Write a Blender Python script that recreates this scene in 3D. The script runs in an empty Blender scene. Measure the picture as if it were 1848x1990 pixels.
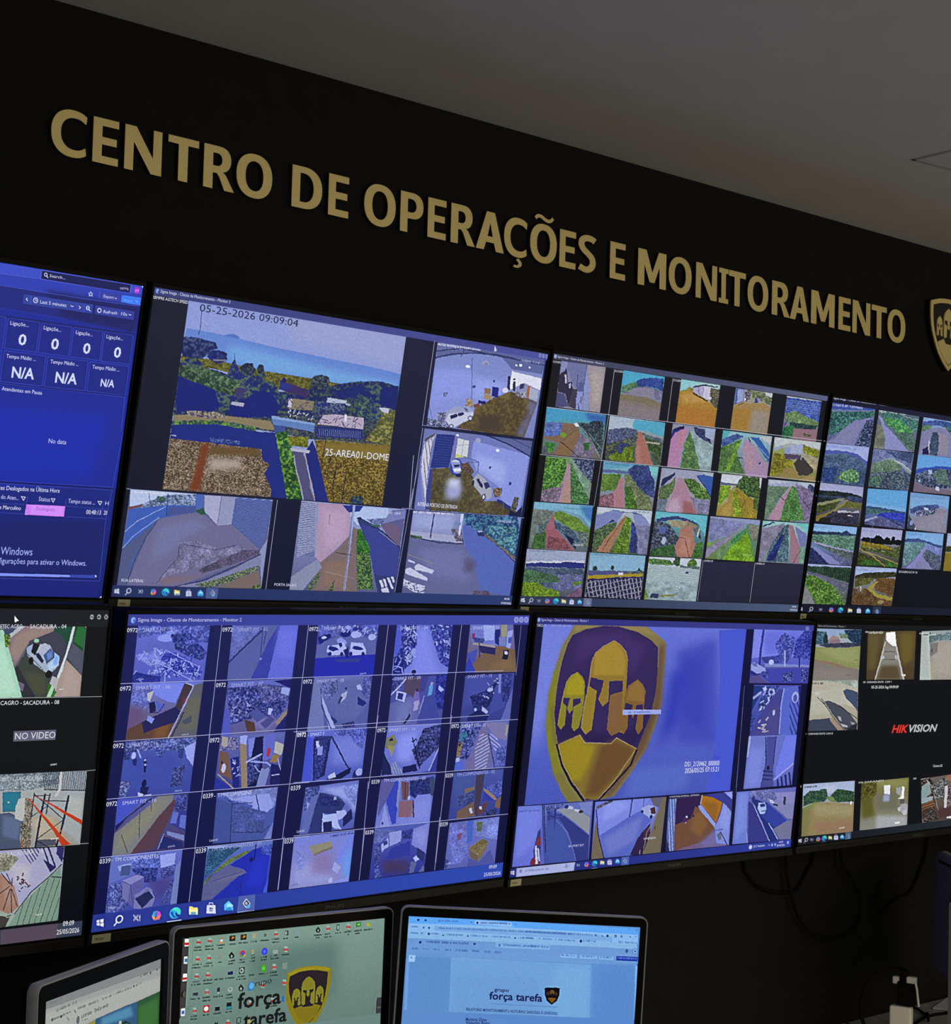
import bpy, bmesh, math, random
import numpy as np
from mathutils import Vector, Matrix

# ------------------------------------------------------------------ camera, world, lights, exposure
SC = bpy.context.scene
COL = SC.collection
FLOOR = 2.312                      # height of the survey origin above the floor
def W(x, y, z):                    # survey metres (right, up, out of the wall) -> Blender
    return Vector((x, -z, y + FLOOR))

cam_d = bpy.data.cameras.new('camera')
cam = bpy.data.objects.new('camera', cam_d)
COL.objects.link(cam)
cam_d.sensor_fit = 'HORIZONTAL'
cam_d.sensor_width = 36.0
cam_d.lens = 3403.106 * 36.0 / 1848.0
cam_d.clip_start = 0.05
right = Vector((0.7298979, -0.6830746, 0.0256530))
down = Vector((0.0534193, 0.0195867, -0.9983801))
fwd = Vector((0.6814656, 0.7300859, 0.0507856))
m = Matrix((right, -down, -fwd)).transposed().to_4x4()
m.translation = W(-1.5803593, -0.5121736, 2.5124480)
cam.matrix_world = m
SC.camera = cam

world = bpy.data.worlds.new('world')
SC.world = world
world.use_nodes = True
wb = world.node_tree.nodes['Background']
wb.inputs['Color'].default_value = (1.0, 0.90, 0.74, 1)
wb.inputs['Strength'].default_value = 0.030

def area(name, loc, target, size, power, color):
    l = bpy.data.lights.new(name, 'AREA')
    l.shape = 'RECTANGLE'; l.size, l.size_y = size
    l.energy = power; l.color = color
    o = bpy.data.objects.new(name, l); COL.objects.link(o)
    o.location = loc
    o.rotation_euler = (Vector(target) - Vector(loc)).to_track_quat('-Z', 'Y').to_euler()
    return o
# unseen area light added behind the camera to brighten the ceiling
area('ceiling_fill_light', (1.5, -4.4, 1.7), (1.5, -4.4, 2.8), (11.0, 2.2), 142.0, (1.0, 0.96, 0.88))
# broad warm fill added behind the camera to lift the gold letters
area('front_fill_light', (3.6, -6.4, 1.5), (1.2, 0.0, 1.9), (5.0, 2.4), 52.0, (1.0, 0.93, 0.64))

# warm fill added out of view to brighten the charger block and desk
area('desk_fill_light', (1.35, -0.70, 0.90), (2.2, -0.1, 0.72), (0.10, 0.08), 1.6, (1.0, 0.86, 0.62))

vs = SC.view_settings
SC.display_settings.display_device = 'sRGB'
vs.view_transform = 'Standard'; vs.look = 'None'
vs.exposure = 0.0; vs.gamma = 1.0; vs.use_curve_mapping = False
try:
    SC.cycles.use_denoising = True
    SC.cycles.max_bounces = 6
except Exception:
    pass

# ------------------------------------------------------------------ helpers
def lin(c):
    c = np.asarray(c, dtype=np.float32)
    return np.where(c <= 0.04045, c / 12.92, ((c + 0.055) / 1.055) ** 2.4)
def hexc(h):
    return np.array([int(h[i:i + 2], 16) / 255.0 for i in (0, 2, 4)], dtype=np.float32)

def pmat(name, color, rough=0.5, metal=0.0, noise=0.0, scale=40.0, bump=0.0, spec=0.5):
    mt = bpy.data.materials.new(name); mt.use_nodes = True
    nt = mt.node_tree; b = nt.nodes['Principled BSDF']
    b.inputs['Roughness'].default_value = rough
    b.inputs['Metallic'].default_value = metal
    b.inputs['Specular IOR Level'].default_value = spec
    tc = nt.nodes.new('ShaderNodeTexCoord')
    nz = nt.nodes.new('ShaderNodeTexNoise'); nz.inputs['Scale'].default_value = scale
    nz.inputs['Detail'].default_value = 4
    nt.links.new(tc.outputs['Object'], nz.inputs['Vector'])
    rp = nt.nodes.new('ShaderNodeValToRGB')
    c = Vector(color)
    rp.color_ramp.elements[0].position = 0.3; rp.color_ramp.elements[1].position = 0.7
    rp.color_ramp.elements[0].color = (*(c * (1 - noise)), 1)
    rp.color_ramp.elements[1].color = (*(c * (1 + noise)), 1)
    nt.links.new(nz.outputs['Fac'], rp.inputs['Fac'])
    nt.links.new(rp.outputs['Color'], b.inputs['Base Color'])
    if bump:
        bp = nt.nodes.new('ShaderNodeBump'); bp.inputs['Strength'].default_value = bump
        bp.inputs['Distance'].default_value = 0.002
        nt.links.new(nz.outputs['Fac'], bp.inputs['Height'])
        nt.links.new(bp.outputs['Normal'], b.inputs['Normal'])
    return mt

MAT = {
    'wall': pmat('black_wall_paint', (0.0045, 0.0046, 0.0060), 0.8, noise=0.12, scale=25, bump=0.15, spec=0.2),
    'ceiling': pmat('ceiling_plaster', (0.66, 0.65, 0.63), 0.9, noise=0.03, scale=8, spec=0.1),
    'floor': pmat('floor_vinyl', (0.10, 0.10, 0.11), 0.5, noise=0.15, scale=12),
    'gold': pmat('brushed_gold', (1.0, 0.78, 0.32), 0.34, 0.25, noise=0.05, scale=180, bump=0.05),
    'plate': pmat('dark_plate', (0.012, 0.010, 0.008), 0.35, noise=0.1),
    'housing': pmat('black_plastic', (0.005, 0.005, 0.006), 0.5, noise=0.1, scale=60, spec=0.2),
    'chin': pmat('satin_black_chin', (0.016, 0.016, 0.012), 0.42, noise=0.2, scale=30, spec=0.35),
    'rim': pmat('grey_plastic_rim', (0.50, 0.50, 0.55), 0.28, noise=0.06, scale=60),
    'bezel': pmat('matte_black_bezel', (0.0035, 0.0035, 0.0045), 0.6, noise=0.1, scale=60, spec=0.15),
    'blue_sheen': pmat('blue_sheen_plastic', (0.12, 0.12, 0.28), 0.34, noise=0.1, scale=60),  # dark plastic; the wall screens' blue reflection is put into its base colour
    'white': pmat('white_plastic', (0.62, 0.62, 0.60), 0.45, noise=0.03),
    'cream': pmat('cream_plastic', (0.80, 0.79, 0.70), 0.5, noise=0.04),
    'sticker': pmat('yellow_sticker', (0.80, 0.76, 0.42), 0.6, noise=0.05),
    'ink': pmat('sticker_print', (0.02, 0.02, 0.02), 0.6),
    'letterink': pmat('grey_lettering', (0.16, 0.16, 0.15), 0.5),
    'cable': pmat('black_cable', (0.003, 0.003, 0.003), 0.8, spec=0.1),
    'edge': pmat('dark_brown_edge', (0.035, 0.028, 0.018), 0.5, spec=0.3),
    'desk': pmat('grey_desk_laminate', (0.36, 0.34, 0.31), 0.5, noise=0.2, scale=30),
    'paper': pmat('white_paper', (0.6, 0.62, 0.66), 0.7, noise=0.02),
    'metal': pmat('dark_metal', (0.06, 0.06, 0.06), 0.4, 0.8),
}

def screen_material():
    mt = bpy.data.materials.new('screen_picture'); mt.use_nodes = True
    nt = mt.node_tree; b = nt.nodes['Principled BSDF']
    b.inputs['Base Color'].default_value = (0.004, 0.004, 0.004, 1)
    b.inputs['Roughness'].default_value = 0.4
    b.inputs['Specular IOR Level'].default_value = 0.15
    at = nt.nodes.new('ShaderNodeAttribute'); at.attribute_name = 'picture'
    nt.links.new(at.outputs['Color'], b.inputs['Emission Color'])
    b.inputs['Emission Strength'].default_value = 1.0
    try:
        mt.cycles.emission_sampling = 'NONE'
    except Exception:
        pass
    return mt
MAT['screen'] = screen_material()

def mesh_object(name, verts, faces, mat, parent=None, smooth=False):
    me = bpy.data.meshes.new(name)
    me.from_pydata([tuple(v) for v in verts], [], faces)
    me.materials.append(mat)
    if smooth:
        for p in me.polygons: p.use_smooth = True
    me.update()
    o = bpy.data.objects.new(name, me); COL.objects.link(o)
    if parent: o.parent = parent
    return o
def bm_object(name, bm, mat, parent=None, smooth=False):
    me = bpy.data.meshes.new(name)
    bmesh.ops.recalc_face_normals(bm, faces=bm.faces[:])
    bm.to_mesh(me); bm.free()
    me.materials.append(mat)
    if smooth:
        for p in me.polygons: p.use_smooth = True
    o = bpy.data.objects.new(name, me); COL.objects.link(o)
    if parent: o.parent = parent
    return o
def add_box(bm, x0, x1, y0, y1, z0, z1, bevel=0.0, seg=2):
    r = bmesh.ops.create_cube(bm, size=1.0)
    vs_ = r['verts']
    bmesh.ops.scale(bm, vec=(x1 - x0, y1 - y0, z1 - z0), verts=vs_)
    bmesh.ops.translate(bm, vec=((x0 + x1) / 2, (y0 + y1) / 2, (z0 + z1) / 2), verts=vs_)
    if bevel:
        es = list({e for v in vs_ for e in v.link_edges})
        bmesh.ops.bevel(bm, geom=es, offset=bevel, segments=seg, profile=0.5, affect='EDGES')
def add_tube(bm, pts, r, n=8):
    pts = [Vector(p) for p in pts]
    rings = []
    for i, p in enumerate(pts):
        t = (pts[min(i + 1, len(pts) - 1)] - pts[max(i - 1, 0)]).normalized()
        a = t.cross(Vector((0, 1, 0.13))).normalized(); b = t.cross(a).normalized()
        rings.append([bm.verts.new(p + r * (math.cos(k * 2 * math.pi / n) * a + math.sin(k * 2 * math.pi / n) * b)) for k in range(n)])
    for A, B in zip(rings, rings[1:]):
        for k in range(n):
            bm.faces.new((A[k], A[(k + 1) % n], B[(k + 1) % n], B[k]))
    bm.faces.new(rings[0][::-1]); bm.faces.new(rings[-1])
def smooth_path(pts, n=6):
    out = []
    P = [pts[0]] + list(pts) + [pts[-1]]
    for i in range(1, len(P) - 2):
        p0, p1, p2, p3 = [Vector(q) for q in P[i - 1:i + 3]]
        for k in range(n):
            t = k / n
            out.append(0.5 * ((2 * p1) + (p2 - p0) * t + (2 * p0 - 5 * p1 + 4 * p2 - p3) * t * t + (3 * p1 - p0 - 3 * p2 + p3) * t ** 3))
    out.append(Vector(pts[-1]))
    return out
def curve_mesh(loops, depth, bevel=0.0):
    """flat outline loops (holes by nesting) -> plate mesh; outline x,z, front face at y=0, back at y=depth"""
    cu = bpy.data.curves.new('outline', 'CURVE')
    cu.dimensions = '2D'; cu.fill_mode = 'BOTH'
    cu.extrude = max(depth / 2 - bevel, 0.0); cu.bevel_depth = bevel; cu.bevel_resolution = 1
    if bevel: cu.offset = -bevel
    for lp in loops:
        sp = cu.splines.new('POLY'); sp.points.add(len(lp) - 1)
        for p, (x, y) in zip(sp.points, lp): p.co = (x, y, 0, 1)
        sp.use_cyclic_u = True
    o = bpy.data.objects.new('outline', cu); COL.objects.link(o)
    dg = bpy.context.evaluated_depsgraph_get(); dg.update()
    me = bpy.data.meshes.new_from_object(o.evaluated_get(dg))
    bpy.data.objects.remove(o); bpy.data.curves.remove(cu)
    for v in me.vertices:
        x, y, z = v.co
        v.co = (x, depth / 2 - z, y)
    return me
def plate_object(name, loops, depth, mat, parent=None, bevel=0.0):
    me = curve_mesh(loops, depth, bevel)
    me.name = name
    me.materials.clear(); me.materials.append(mat)
    o = bpy.data.objects.new(name, me); COL.objects.link(o)
    if parent: o.parent = parent
    return o
def thing(name, label, cat, loc=(0, 0, 0), rot=(0, 0, 0), group=None):
    o = bpy.data.objects.new(name, None); COL.objects.link(o)
    o.empty_display_size = 0.1
    o.location = loc; o.rotation_euler = rot
    o['label'] = label; o['category'] = cat
    if group: o['group'] = group
    return o
def tag(o, label, cat, group=None):
    o['label'] = label; o['category'] = cat
    if group: o['group'] = group
    return o
def rounded(x0, x1, y0, y1, r, n=6):
    out = []
    for cx, cy, a0 in ((x1 - r, y1 - r, 0), (x0 + r, y1 - r, 90), (x0 + r, y0 + r, 180), (x1 - r, y0 + r, 270)):
        for k in range(n + 1):
            a = math.radians(a0 + 90 * k / n)
            out.append((cx + r * math.cos(a), cy + r * math.sin(a)))
    return out

# ------------------------------------------------------------------ the setting
def structure(name, bm, mat):
    o = bm_object(name, bm, mat); o['kind'] = 'structure'; return o
WALL_Y = 0.135
CEIL_Z = FLOOR + 0.4905
bm = bmesh.new(); add_box(bm, -5.0, 9.0, WALL_Y, WALL_Y + 0.15, -0.1, CEIL_Z + 0.1); structure('wall_front', bm, MAT['wall'])
bm = bmesh.new(); add_box(bm, -5.0, 9.0, -8.0, WALL_Y, CEIL_Z, CEIL_Z + 0.1); structure('ceiling', bm, MAT['ceiling'])
bm = bmesh.new(); add_box(bm, -5.0, 9.0, -6.0, WALL_Y, -0.1, 0.0); structure('floor', bm, MAT['floor'])
# access hatch let into the ceiling: thin frame lines around a flush panel
hx, hz, hs = 1.690, 0.387, 0.62
hatch = thing('ceiling_hatch', 'square white access hatch set flush in the ceiling near the right edge', 'hatch', W(hx + hs / 2, 0.4905, hz + hs / 2), (0, 0, -0.12))
bm = bmesh.new(); add_box(bm, -hs / 2 + 0.009, hs / 2 - 0.009, -hs / 2 + 0.009, hs / 2 - 0.009, -0.002, 0.0)
bm_object('panel', bm, MAT['ceiling'], hatch)
MAT['gap'] = pmat('hatch_joint', (0.42, 0.41, 0.39), 0.9)
bm = bmesh.new()
for a, b, c, d in ((-hs / 2, hs / 2, -hs / 2, -hs / 2 + 0.009), (-hs / 2, hs / 2, hs / 2 - 0.009, hs / 2), (-hs / 2, -hs / 2 + 0.009, -hs / 2, hs / 2), (hs / 2 - 0.009, hs / 2, -hs / 2, hs / 2)):
    add_box(bm, a, b, c, d, -0.0015, 0.0)
bm_object('frame', bm, MAT['gap'], hatch)

# ------------------------------------------------------------------ pictures for the screens
def vnoise(X, Y, seed):
    rng = np.random.RandomState(seed)
    T = rng.rand(64, 64).astype(np.float32)
    xi = np.floor(X).astype(int); yi = np.floor(Y).astype(int)
    fx = X - xi; fy = Y - yi
    fx = fx * fx * (3 - 2 * fx); fy = fy * fy * (3 - 2 * fy)
    a = T[yi & 63, xi & 63]; b = T[yi & 63, (xi + 1) & 63]
    c = T[(yi + 1) & 63, xi & 63]; d = T[(yi + 1) & 63, (xi + 1) & 63]
    return (a * (1 - fx) + b * fx) * (1 - fy) + (c * (1 - fx) + d * fx) * fy
class Picture:
    """paints a picture from shapes given in thousandths of its width and height"""
    def __init__(self, w, h, seed, contrast=3.0):
        self.w, self.h, self.seed, self.contrast = w, h, seed, contrast
        self.W, self.H = w * 2, h * 2
        self.a = np.zeros((self.H, self.W, 3), np.float32)
        self.n = 0
    def px(self, s):
        x, y = s.split(','); return (float(x) * self.W / 1000.0, float(y) * self.H / 1000.0)
    def box(self, pts, pad=1):
        xs = [p[0] for p in pts]; ys = [p[1] for p in pts]
        x0 = max(0, int(min(xs) - pad)); x1 = min(self.W, int(max(xs) + pad) + 1)
        y0 = max(0, int(min(ys) - pad)); y1 = min(self.H, int(max(ys) + pad) + 1)
        if x1 <= x0 or y1 <= y0: return None
        Y, X = np.mgrid[y0:y1, x0:x1].astype(np.float32)
        return x0, x1, y0, y1, X + 0.5, Y + 0.5
    def inside(self, pts, X, Y):
        m = np.zeros(X.shape, bool)
        for (xa, ya), (xb, yb) in zip(pts, pts[1:] + pts[:1]):
            if ya == yb: continue
            c = (ya > Y) != (yb > Y)
            m ^= c & (X < (xb - xa) * (Y - ya) / (yb - ya) + xa)
        return m
    def put(self, bx, mask, col):
        x0, x1, y0, y1 = bx[:4]
        r = self.a[y0:y1, x0:x1]
        mk = mask.astype(np.float32)[..., None]
        r += (col - r) * mk
    def seg(self, pts, w, col):
        for (xa, ya), (xb, yb) in zip(pts, pts[1:]):
            bx = self.box([(xa, ya), (xb, yb)], w + 1)
            if not bx: continue
            X, Y = bx[4], bx[5]
            dx, dy = xb - xa, yb - ya; L = dx * dx + dy * dy + 1e-6
            t = np.clip(((X - xa) * dx + (Y - ya) * dy) / L, 0, 1)
            d = np.hypot(X - xa - t * dx, Y - ya - t * dy)
            self.put(bx, np.clip(w / 2 - d + 0.5, 0, 1), col)
    @staticmethod
    def blur(m, k):
        k = max(1, int(k))
        for _ in range(2):
            for ax in (0, 1):
                p = [(0, 0), (0, 0)]; p[ax] = (k + 1, k)
                c = np.cumsum(np.pad(m, p, mode='edge'), axis=ax)
                m = (c[2 * k + 1:] - c[:-2 * k - 1]) / (2 * k + 1) if ax == 0 else (c[:, 2 * k + 1:] - c[:, :-2 * k - 1]) / (2 * k + 1)
        return m
    def run(self, ops):
        for line in ops.split('\n'):
            t = line.split()
            if not t: continue
            self.n += 1
            sd = (self.seed * 131 + self.n * 17) % 100000
            k, col = t[0], hexc(t[1])
            if k in 'gG':
                c1 = hexc(t[2])
                f = np.linspace(0, 1, self.H if k == 'g' else self.W, dtype=np.float32)[:, None]
                g = col * (1 - f) + c1 * f
                self.a[:] = g[:, None, :] if k == 'g' else g[None]
                continue
            if k == 'e':
                cx, cy = self.px(t[2]); rx = float(t[3]) * self.W / 1000; ry = float(t[4]) * self.H / 1000
                bx = self.box([(cx - rx, cy - ry), (cx + rx, cy + ry)])
                if bx:
                    d = np.hypot((bx[4] - cx) / max(rx, .3), (bx[5] - cy) / max(ry, .3))
                    self.put(bx, np.clip((1 - d) * min(rx, ry) + 0.5, 0, 1), col)
                continue
            if k == 'l':
                self.seg([self.px(s) for s in t[3:]], float(t[2]) * self.W / 1000, col); continue
            if k == 'K':
                (xa, ya), (xb, yb) = self.px(t[2]), self.px(t[3]); h = float(t[4]) * self.H / 1000
                L = math.hypot(xb - xa, yb - ya); ux, uy = (xb - xa) / L, (yb - ya) / L
                rng = random.Random(sd); x = 0.0
                lw = max(1.1, h * 0.17)
                while x < L - 0.2 * h:
                    cw = h * rng.uniform(0.4, 0.62)
                    if rng.random() < 0.13: x += cw * 0.8; continue
                    top = h * rng.choice((0.7, 0.7, 0.7, 1.0))
                    q = lambda a, b: (xa + ux * (x + a) + uy * b * 0.12, ya + uy * (x + a) - b)
                    pick = rng.randint(0, 4)
                    self.seg([q(0, 0), q(0, top)], lw, col)
                    if pick != 4: self.seg([q(cw * .7, 0), q(cw * .7, h * 0.7)], lw * 0.8, col)
                    if pick in (0, 1): self.seg([q(0, h * .68), q(cw * .7, h * .68)], lw * 0.8, col)
                    if pick in (1, 2): self.seg([q(0, 0), q(cw * .7, 0)], lw * 0.8, col)
                    if pick == 3: self.seg([q(0, h * .35), q(cw * .7, h * .35)], lw * 0.8, col)
                    x += cw + lw * 0.55
                continue
            nh = {'p': 2, 's': 3, 'h': 4, 'w': 5, 'k': 5}[k]
            pts = [self.px(s) for s in t[nh:]]
            if k == 'k':
                bx = self.box(pts)
                if not bx: continue
                rng = random.Random(sd)
                ln, wd = float(t[3]) * self.W / 1000, float(t[4]) * self.W / 1000
                xs = [p[0] for p in pts]; ys = [p[1] for p in pts]
                base = rng.choice((0.4, 1.1, -0.6))
                for _ in range(int(t[2])):
                    x, y = rng.uniform(min(xs), max(xs)), rng.uniform(min(ys), max(ys))
                    if not self.inside(pts, np.array([[x]]), np.array([[y]]))[0, 0]: continue
                    a = base + rng.gauss(0, 0.7) + (math.pi / 2 if rng.random() < 0.3 else 0)
                    l = ln * rng.uniform(0.12, 0.42)
                    self.seg([(x - l * math.cos(a), y - l * math.sin(a)), (x + l * math.cos(a), y + l * math.sin(a))], wd * rng.uniform(0.6, 1.2), col * rng.uniform(0.85, 1.1))
                continue
            kb = float(t[2]) * self.W / 1000 if k == 's' else 0
            bx = self.box(pts, 2 * kb + 1)
            if not bx: continue
            X, Y = bx[4], bx[5]
            mk = self.inside(pts, X, Y)
            if k == 'p': self.put(bx, mk, col)
            elif k == 's': self.put(bx, self.blur(mk.astype(np.float32), kb / 2), col)
            elif k == 'h':
                c1 = hexc(t[2]); s = max(2.4, 0.75 * float(t[3]) * self.W / 1000)
                n = 0.55 * vnoise(X / s, Y / s * 1.15, sd) + 0.45 * vnoise(X / s * 2.3 + 7, Y / s * 2.1, sd + 1)
                f = np.clip((n - 0.5) * self.contrast + 0.45, 0, 1)[..., None]
                f = f * (0.55 + 0.45 * f)
                big = (0.86 + 0.28 * vnoise(X / s / 5, Y / s / 5, sd + 2))[..., None]
                jag = vnoise(X / s * 1.3, Y / s * 1.3, sd + 3)
                soft = self.blur(mk.astype(np.float32), max(1, s * 0.35))
                m2 = np.clip((soft - 0.06 - 0.46 * jag) * 5, 0, 1)
                self.put(bx, m2, np.clip((col * (1 - f) + c1 * f) * big, 0, 1))
            elif k == 'w':
                per, wd, an = float(t[2]) * self.W / 1000, float(t[3]) * self.W / 1000, math.radians(float(t[4]))
                d = np.mod(-X * math.sin(an) + Y * math.cos(an), per)
                self.put(bx, mk * np.clip(1 - np.abs(d - wd / 2) * 2 / max(wd, .5) + .5, 0, 1), col)
    def result(self, sat=1.0, gain=1.0, warp=0.5, tint=(1, 1, 1)):
        """finish like a compressed camera stream: ragged contours, fine grain, sharpened edges"""
        a = self.a
        Y, X = np.mgrid[0:self.H, 0:self.W].astype(np.float32)
        sd = self.seed * 7
        if warp and min(self.w, self.h) > 30:
            s = 9.0
            k = warp * 5.0
            dx = (vnoise(X / s, Y / s, sd) - 0.5) * k + (vnoise(X / 3.5, Y / 3.5, sd + 1) - 0.5) * k * 0.7
            dy = (vnoise(X / s, Y / s, sd + 2) - 0.5) * k + (vnoise(X / 3.5, Y / 3.5, sd + 3) - 0.5) * k * 0.7
            a = a[np.clip(np.rint(Y + dy), 0, self.H - 1).astype(int), np.clip(np.rint(X + dx), 0, self.W - 1).astype(int)]
            g = 1 + warp * 0.13 * (vnoise(X / 4.5, Y / 4.0, sd + 4) - 0.5)
            a = a * g[..., None]
        a = a.reshape(self.h, 2, self.w, 2, 3).mean((1, 3))
        if min(self.w, self.h) > 30:
            b = np.stack([self.blur(a[..., i], 2) for i in range(3)], -1)
            a = a + 0.55 * (a - b)
        l = a.mean(-1, keepdims=True)
        a = (l + (a - l) * sat) * gain * np.array(tint, np.float32)
        rng = np.random.RandomState(self.seed)
        a = a * (1 + 0.03 * rng.randn(self.h, self.w, 1).astype(np.float32))
        return np.clip(a, 0, 1)
def picture_mesh(name, q, y, pic, parent):
    """grid of vertices over the quad q (mm, TL TR BR BL in the screen plane), coloured by the picture"""
    h, w = pic.shape[:2]
    q = np.array(q, np.float32).reshape(4, 2) / 1000.0
    u = np.linspace(0, 1, w, dtype=np.float32)[None, :, None]; v = np.linspace(0, 1, h, dtype=np.float32)[:, None, None]
    p = (q[0] * (1 - u) + q[1] * u) * (1 - v) + (q[3] * (1 - u) + q[2] * u) * v
    co = np.empty((h, w, 3), np.float32); co[..., 0] = p[..., 0]; co[..., 1] = y; co[..., 2] = p[..., 1]
    i = (np.arange(h - 1)[:, None] * w + np.arange(w - 1)[None]).reshape(-1)
    loops = np.stack([i, i + w, i + w + 1, i + 1], 1).astype(np.int32)
    me = bpy.data.meshes.new(name)
    me.vertices.add(h * w); me.vertices.foreach_set('co', co.reshape(-1))
    nf = len(loops)
    me.loops.add(nf * 4); me.loops.foreach_set('vertex_index', loops.reshape(-1))
    me.polygons.add(nf)
    me.polygons.foreach_set('loop_start', np.arange(0, nf * 4, 4, dtype=np.int32))
    me.update(calc_edges=True)
    set_colors(me, lin(pic.reshape(-1, 3)))
    me.materials.append(MAT['screen'])
    o = bpy.data.objects.new(name, me); COL.objects.link(o); o.parent = parent
    return o
def set_colors(me, rgb):
    at = me.color_attributes.new('picture', 'FLOAT_COLOR', 'POINT')
    c = np.ones((len(rgb), 4), np.float32); c[:, :3] = rgb
    at.data.foreach_set('color', c.reshape(-1))

_font = {}
def text_shape(txt, bold=0.0, slant=0.0):
    """outline font text as triangles, with its cap height and width"""
    cu = bpy.data.curves.new('lettering', 'FONT')
    cu.body = txt; cu.size = 1.0; cu.resolution_u = 2; cu.offset = bold; cu.shear = slant
    o = bpy.data.objects.new('lettering', cu); COL.objects.link(o)
    dg = bpy.context.evaluated_depsgraph_get(); dg.update()
    me = bpy.data.meshes.new_from_object(o.evaluated_get(dg))
    bpy.data.objects.remove(o); bpy.data.curves.remove(cu)
    n = len(me.vertices)
    co = np.zeros(n * 3, np.float32); me.vertices.foreach_get('co', co)
    fs = [tuple(p.vertices) for p in me.polygons]
    bpy.data.meshes.remove(me)
    return co.reshape(-1, 3), fs
def cap_height():
    if 'cap' not in _font:
        c, _ = text_shape('H'); _font['cap'] = float(c[:, 1].max())
    return _font['cap']
def lay_text(verts, faces, cols, txt, ax, ay, bx_, by_, hm, y, color):
    bold = slant = 0.0
    if txt[0] == '*': bold, txt = 0.022, txt[1:]
    if txt[0] == '<': bold, slant, txt = 0.025, 0.22, txt[1:]
    c, fs = text_shape(txt, bold, slant)
    if not len(c): return
    x0, x1 = c[:, 0].min(), c[:, 0].max()
    k = hm / cap_height()
    u = (c[:, 0] - x0) / max(x1 - x0, 1e-6)
    base = len(verts)
    for (px, py, _), uu in zip(c, u):
        verts.append(((ax + (bx_ - ax) * uu) / 1000.0, y, (ay + (by_ - ay) * uu + py * k) / 1000.0))
    for f in fs: faces.append(tuple(i + base for i in f))
    cols.extend([color] * len(c))
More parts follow.
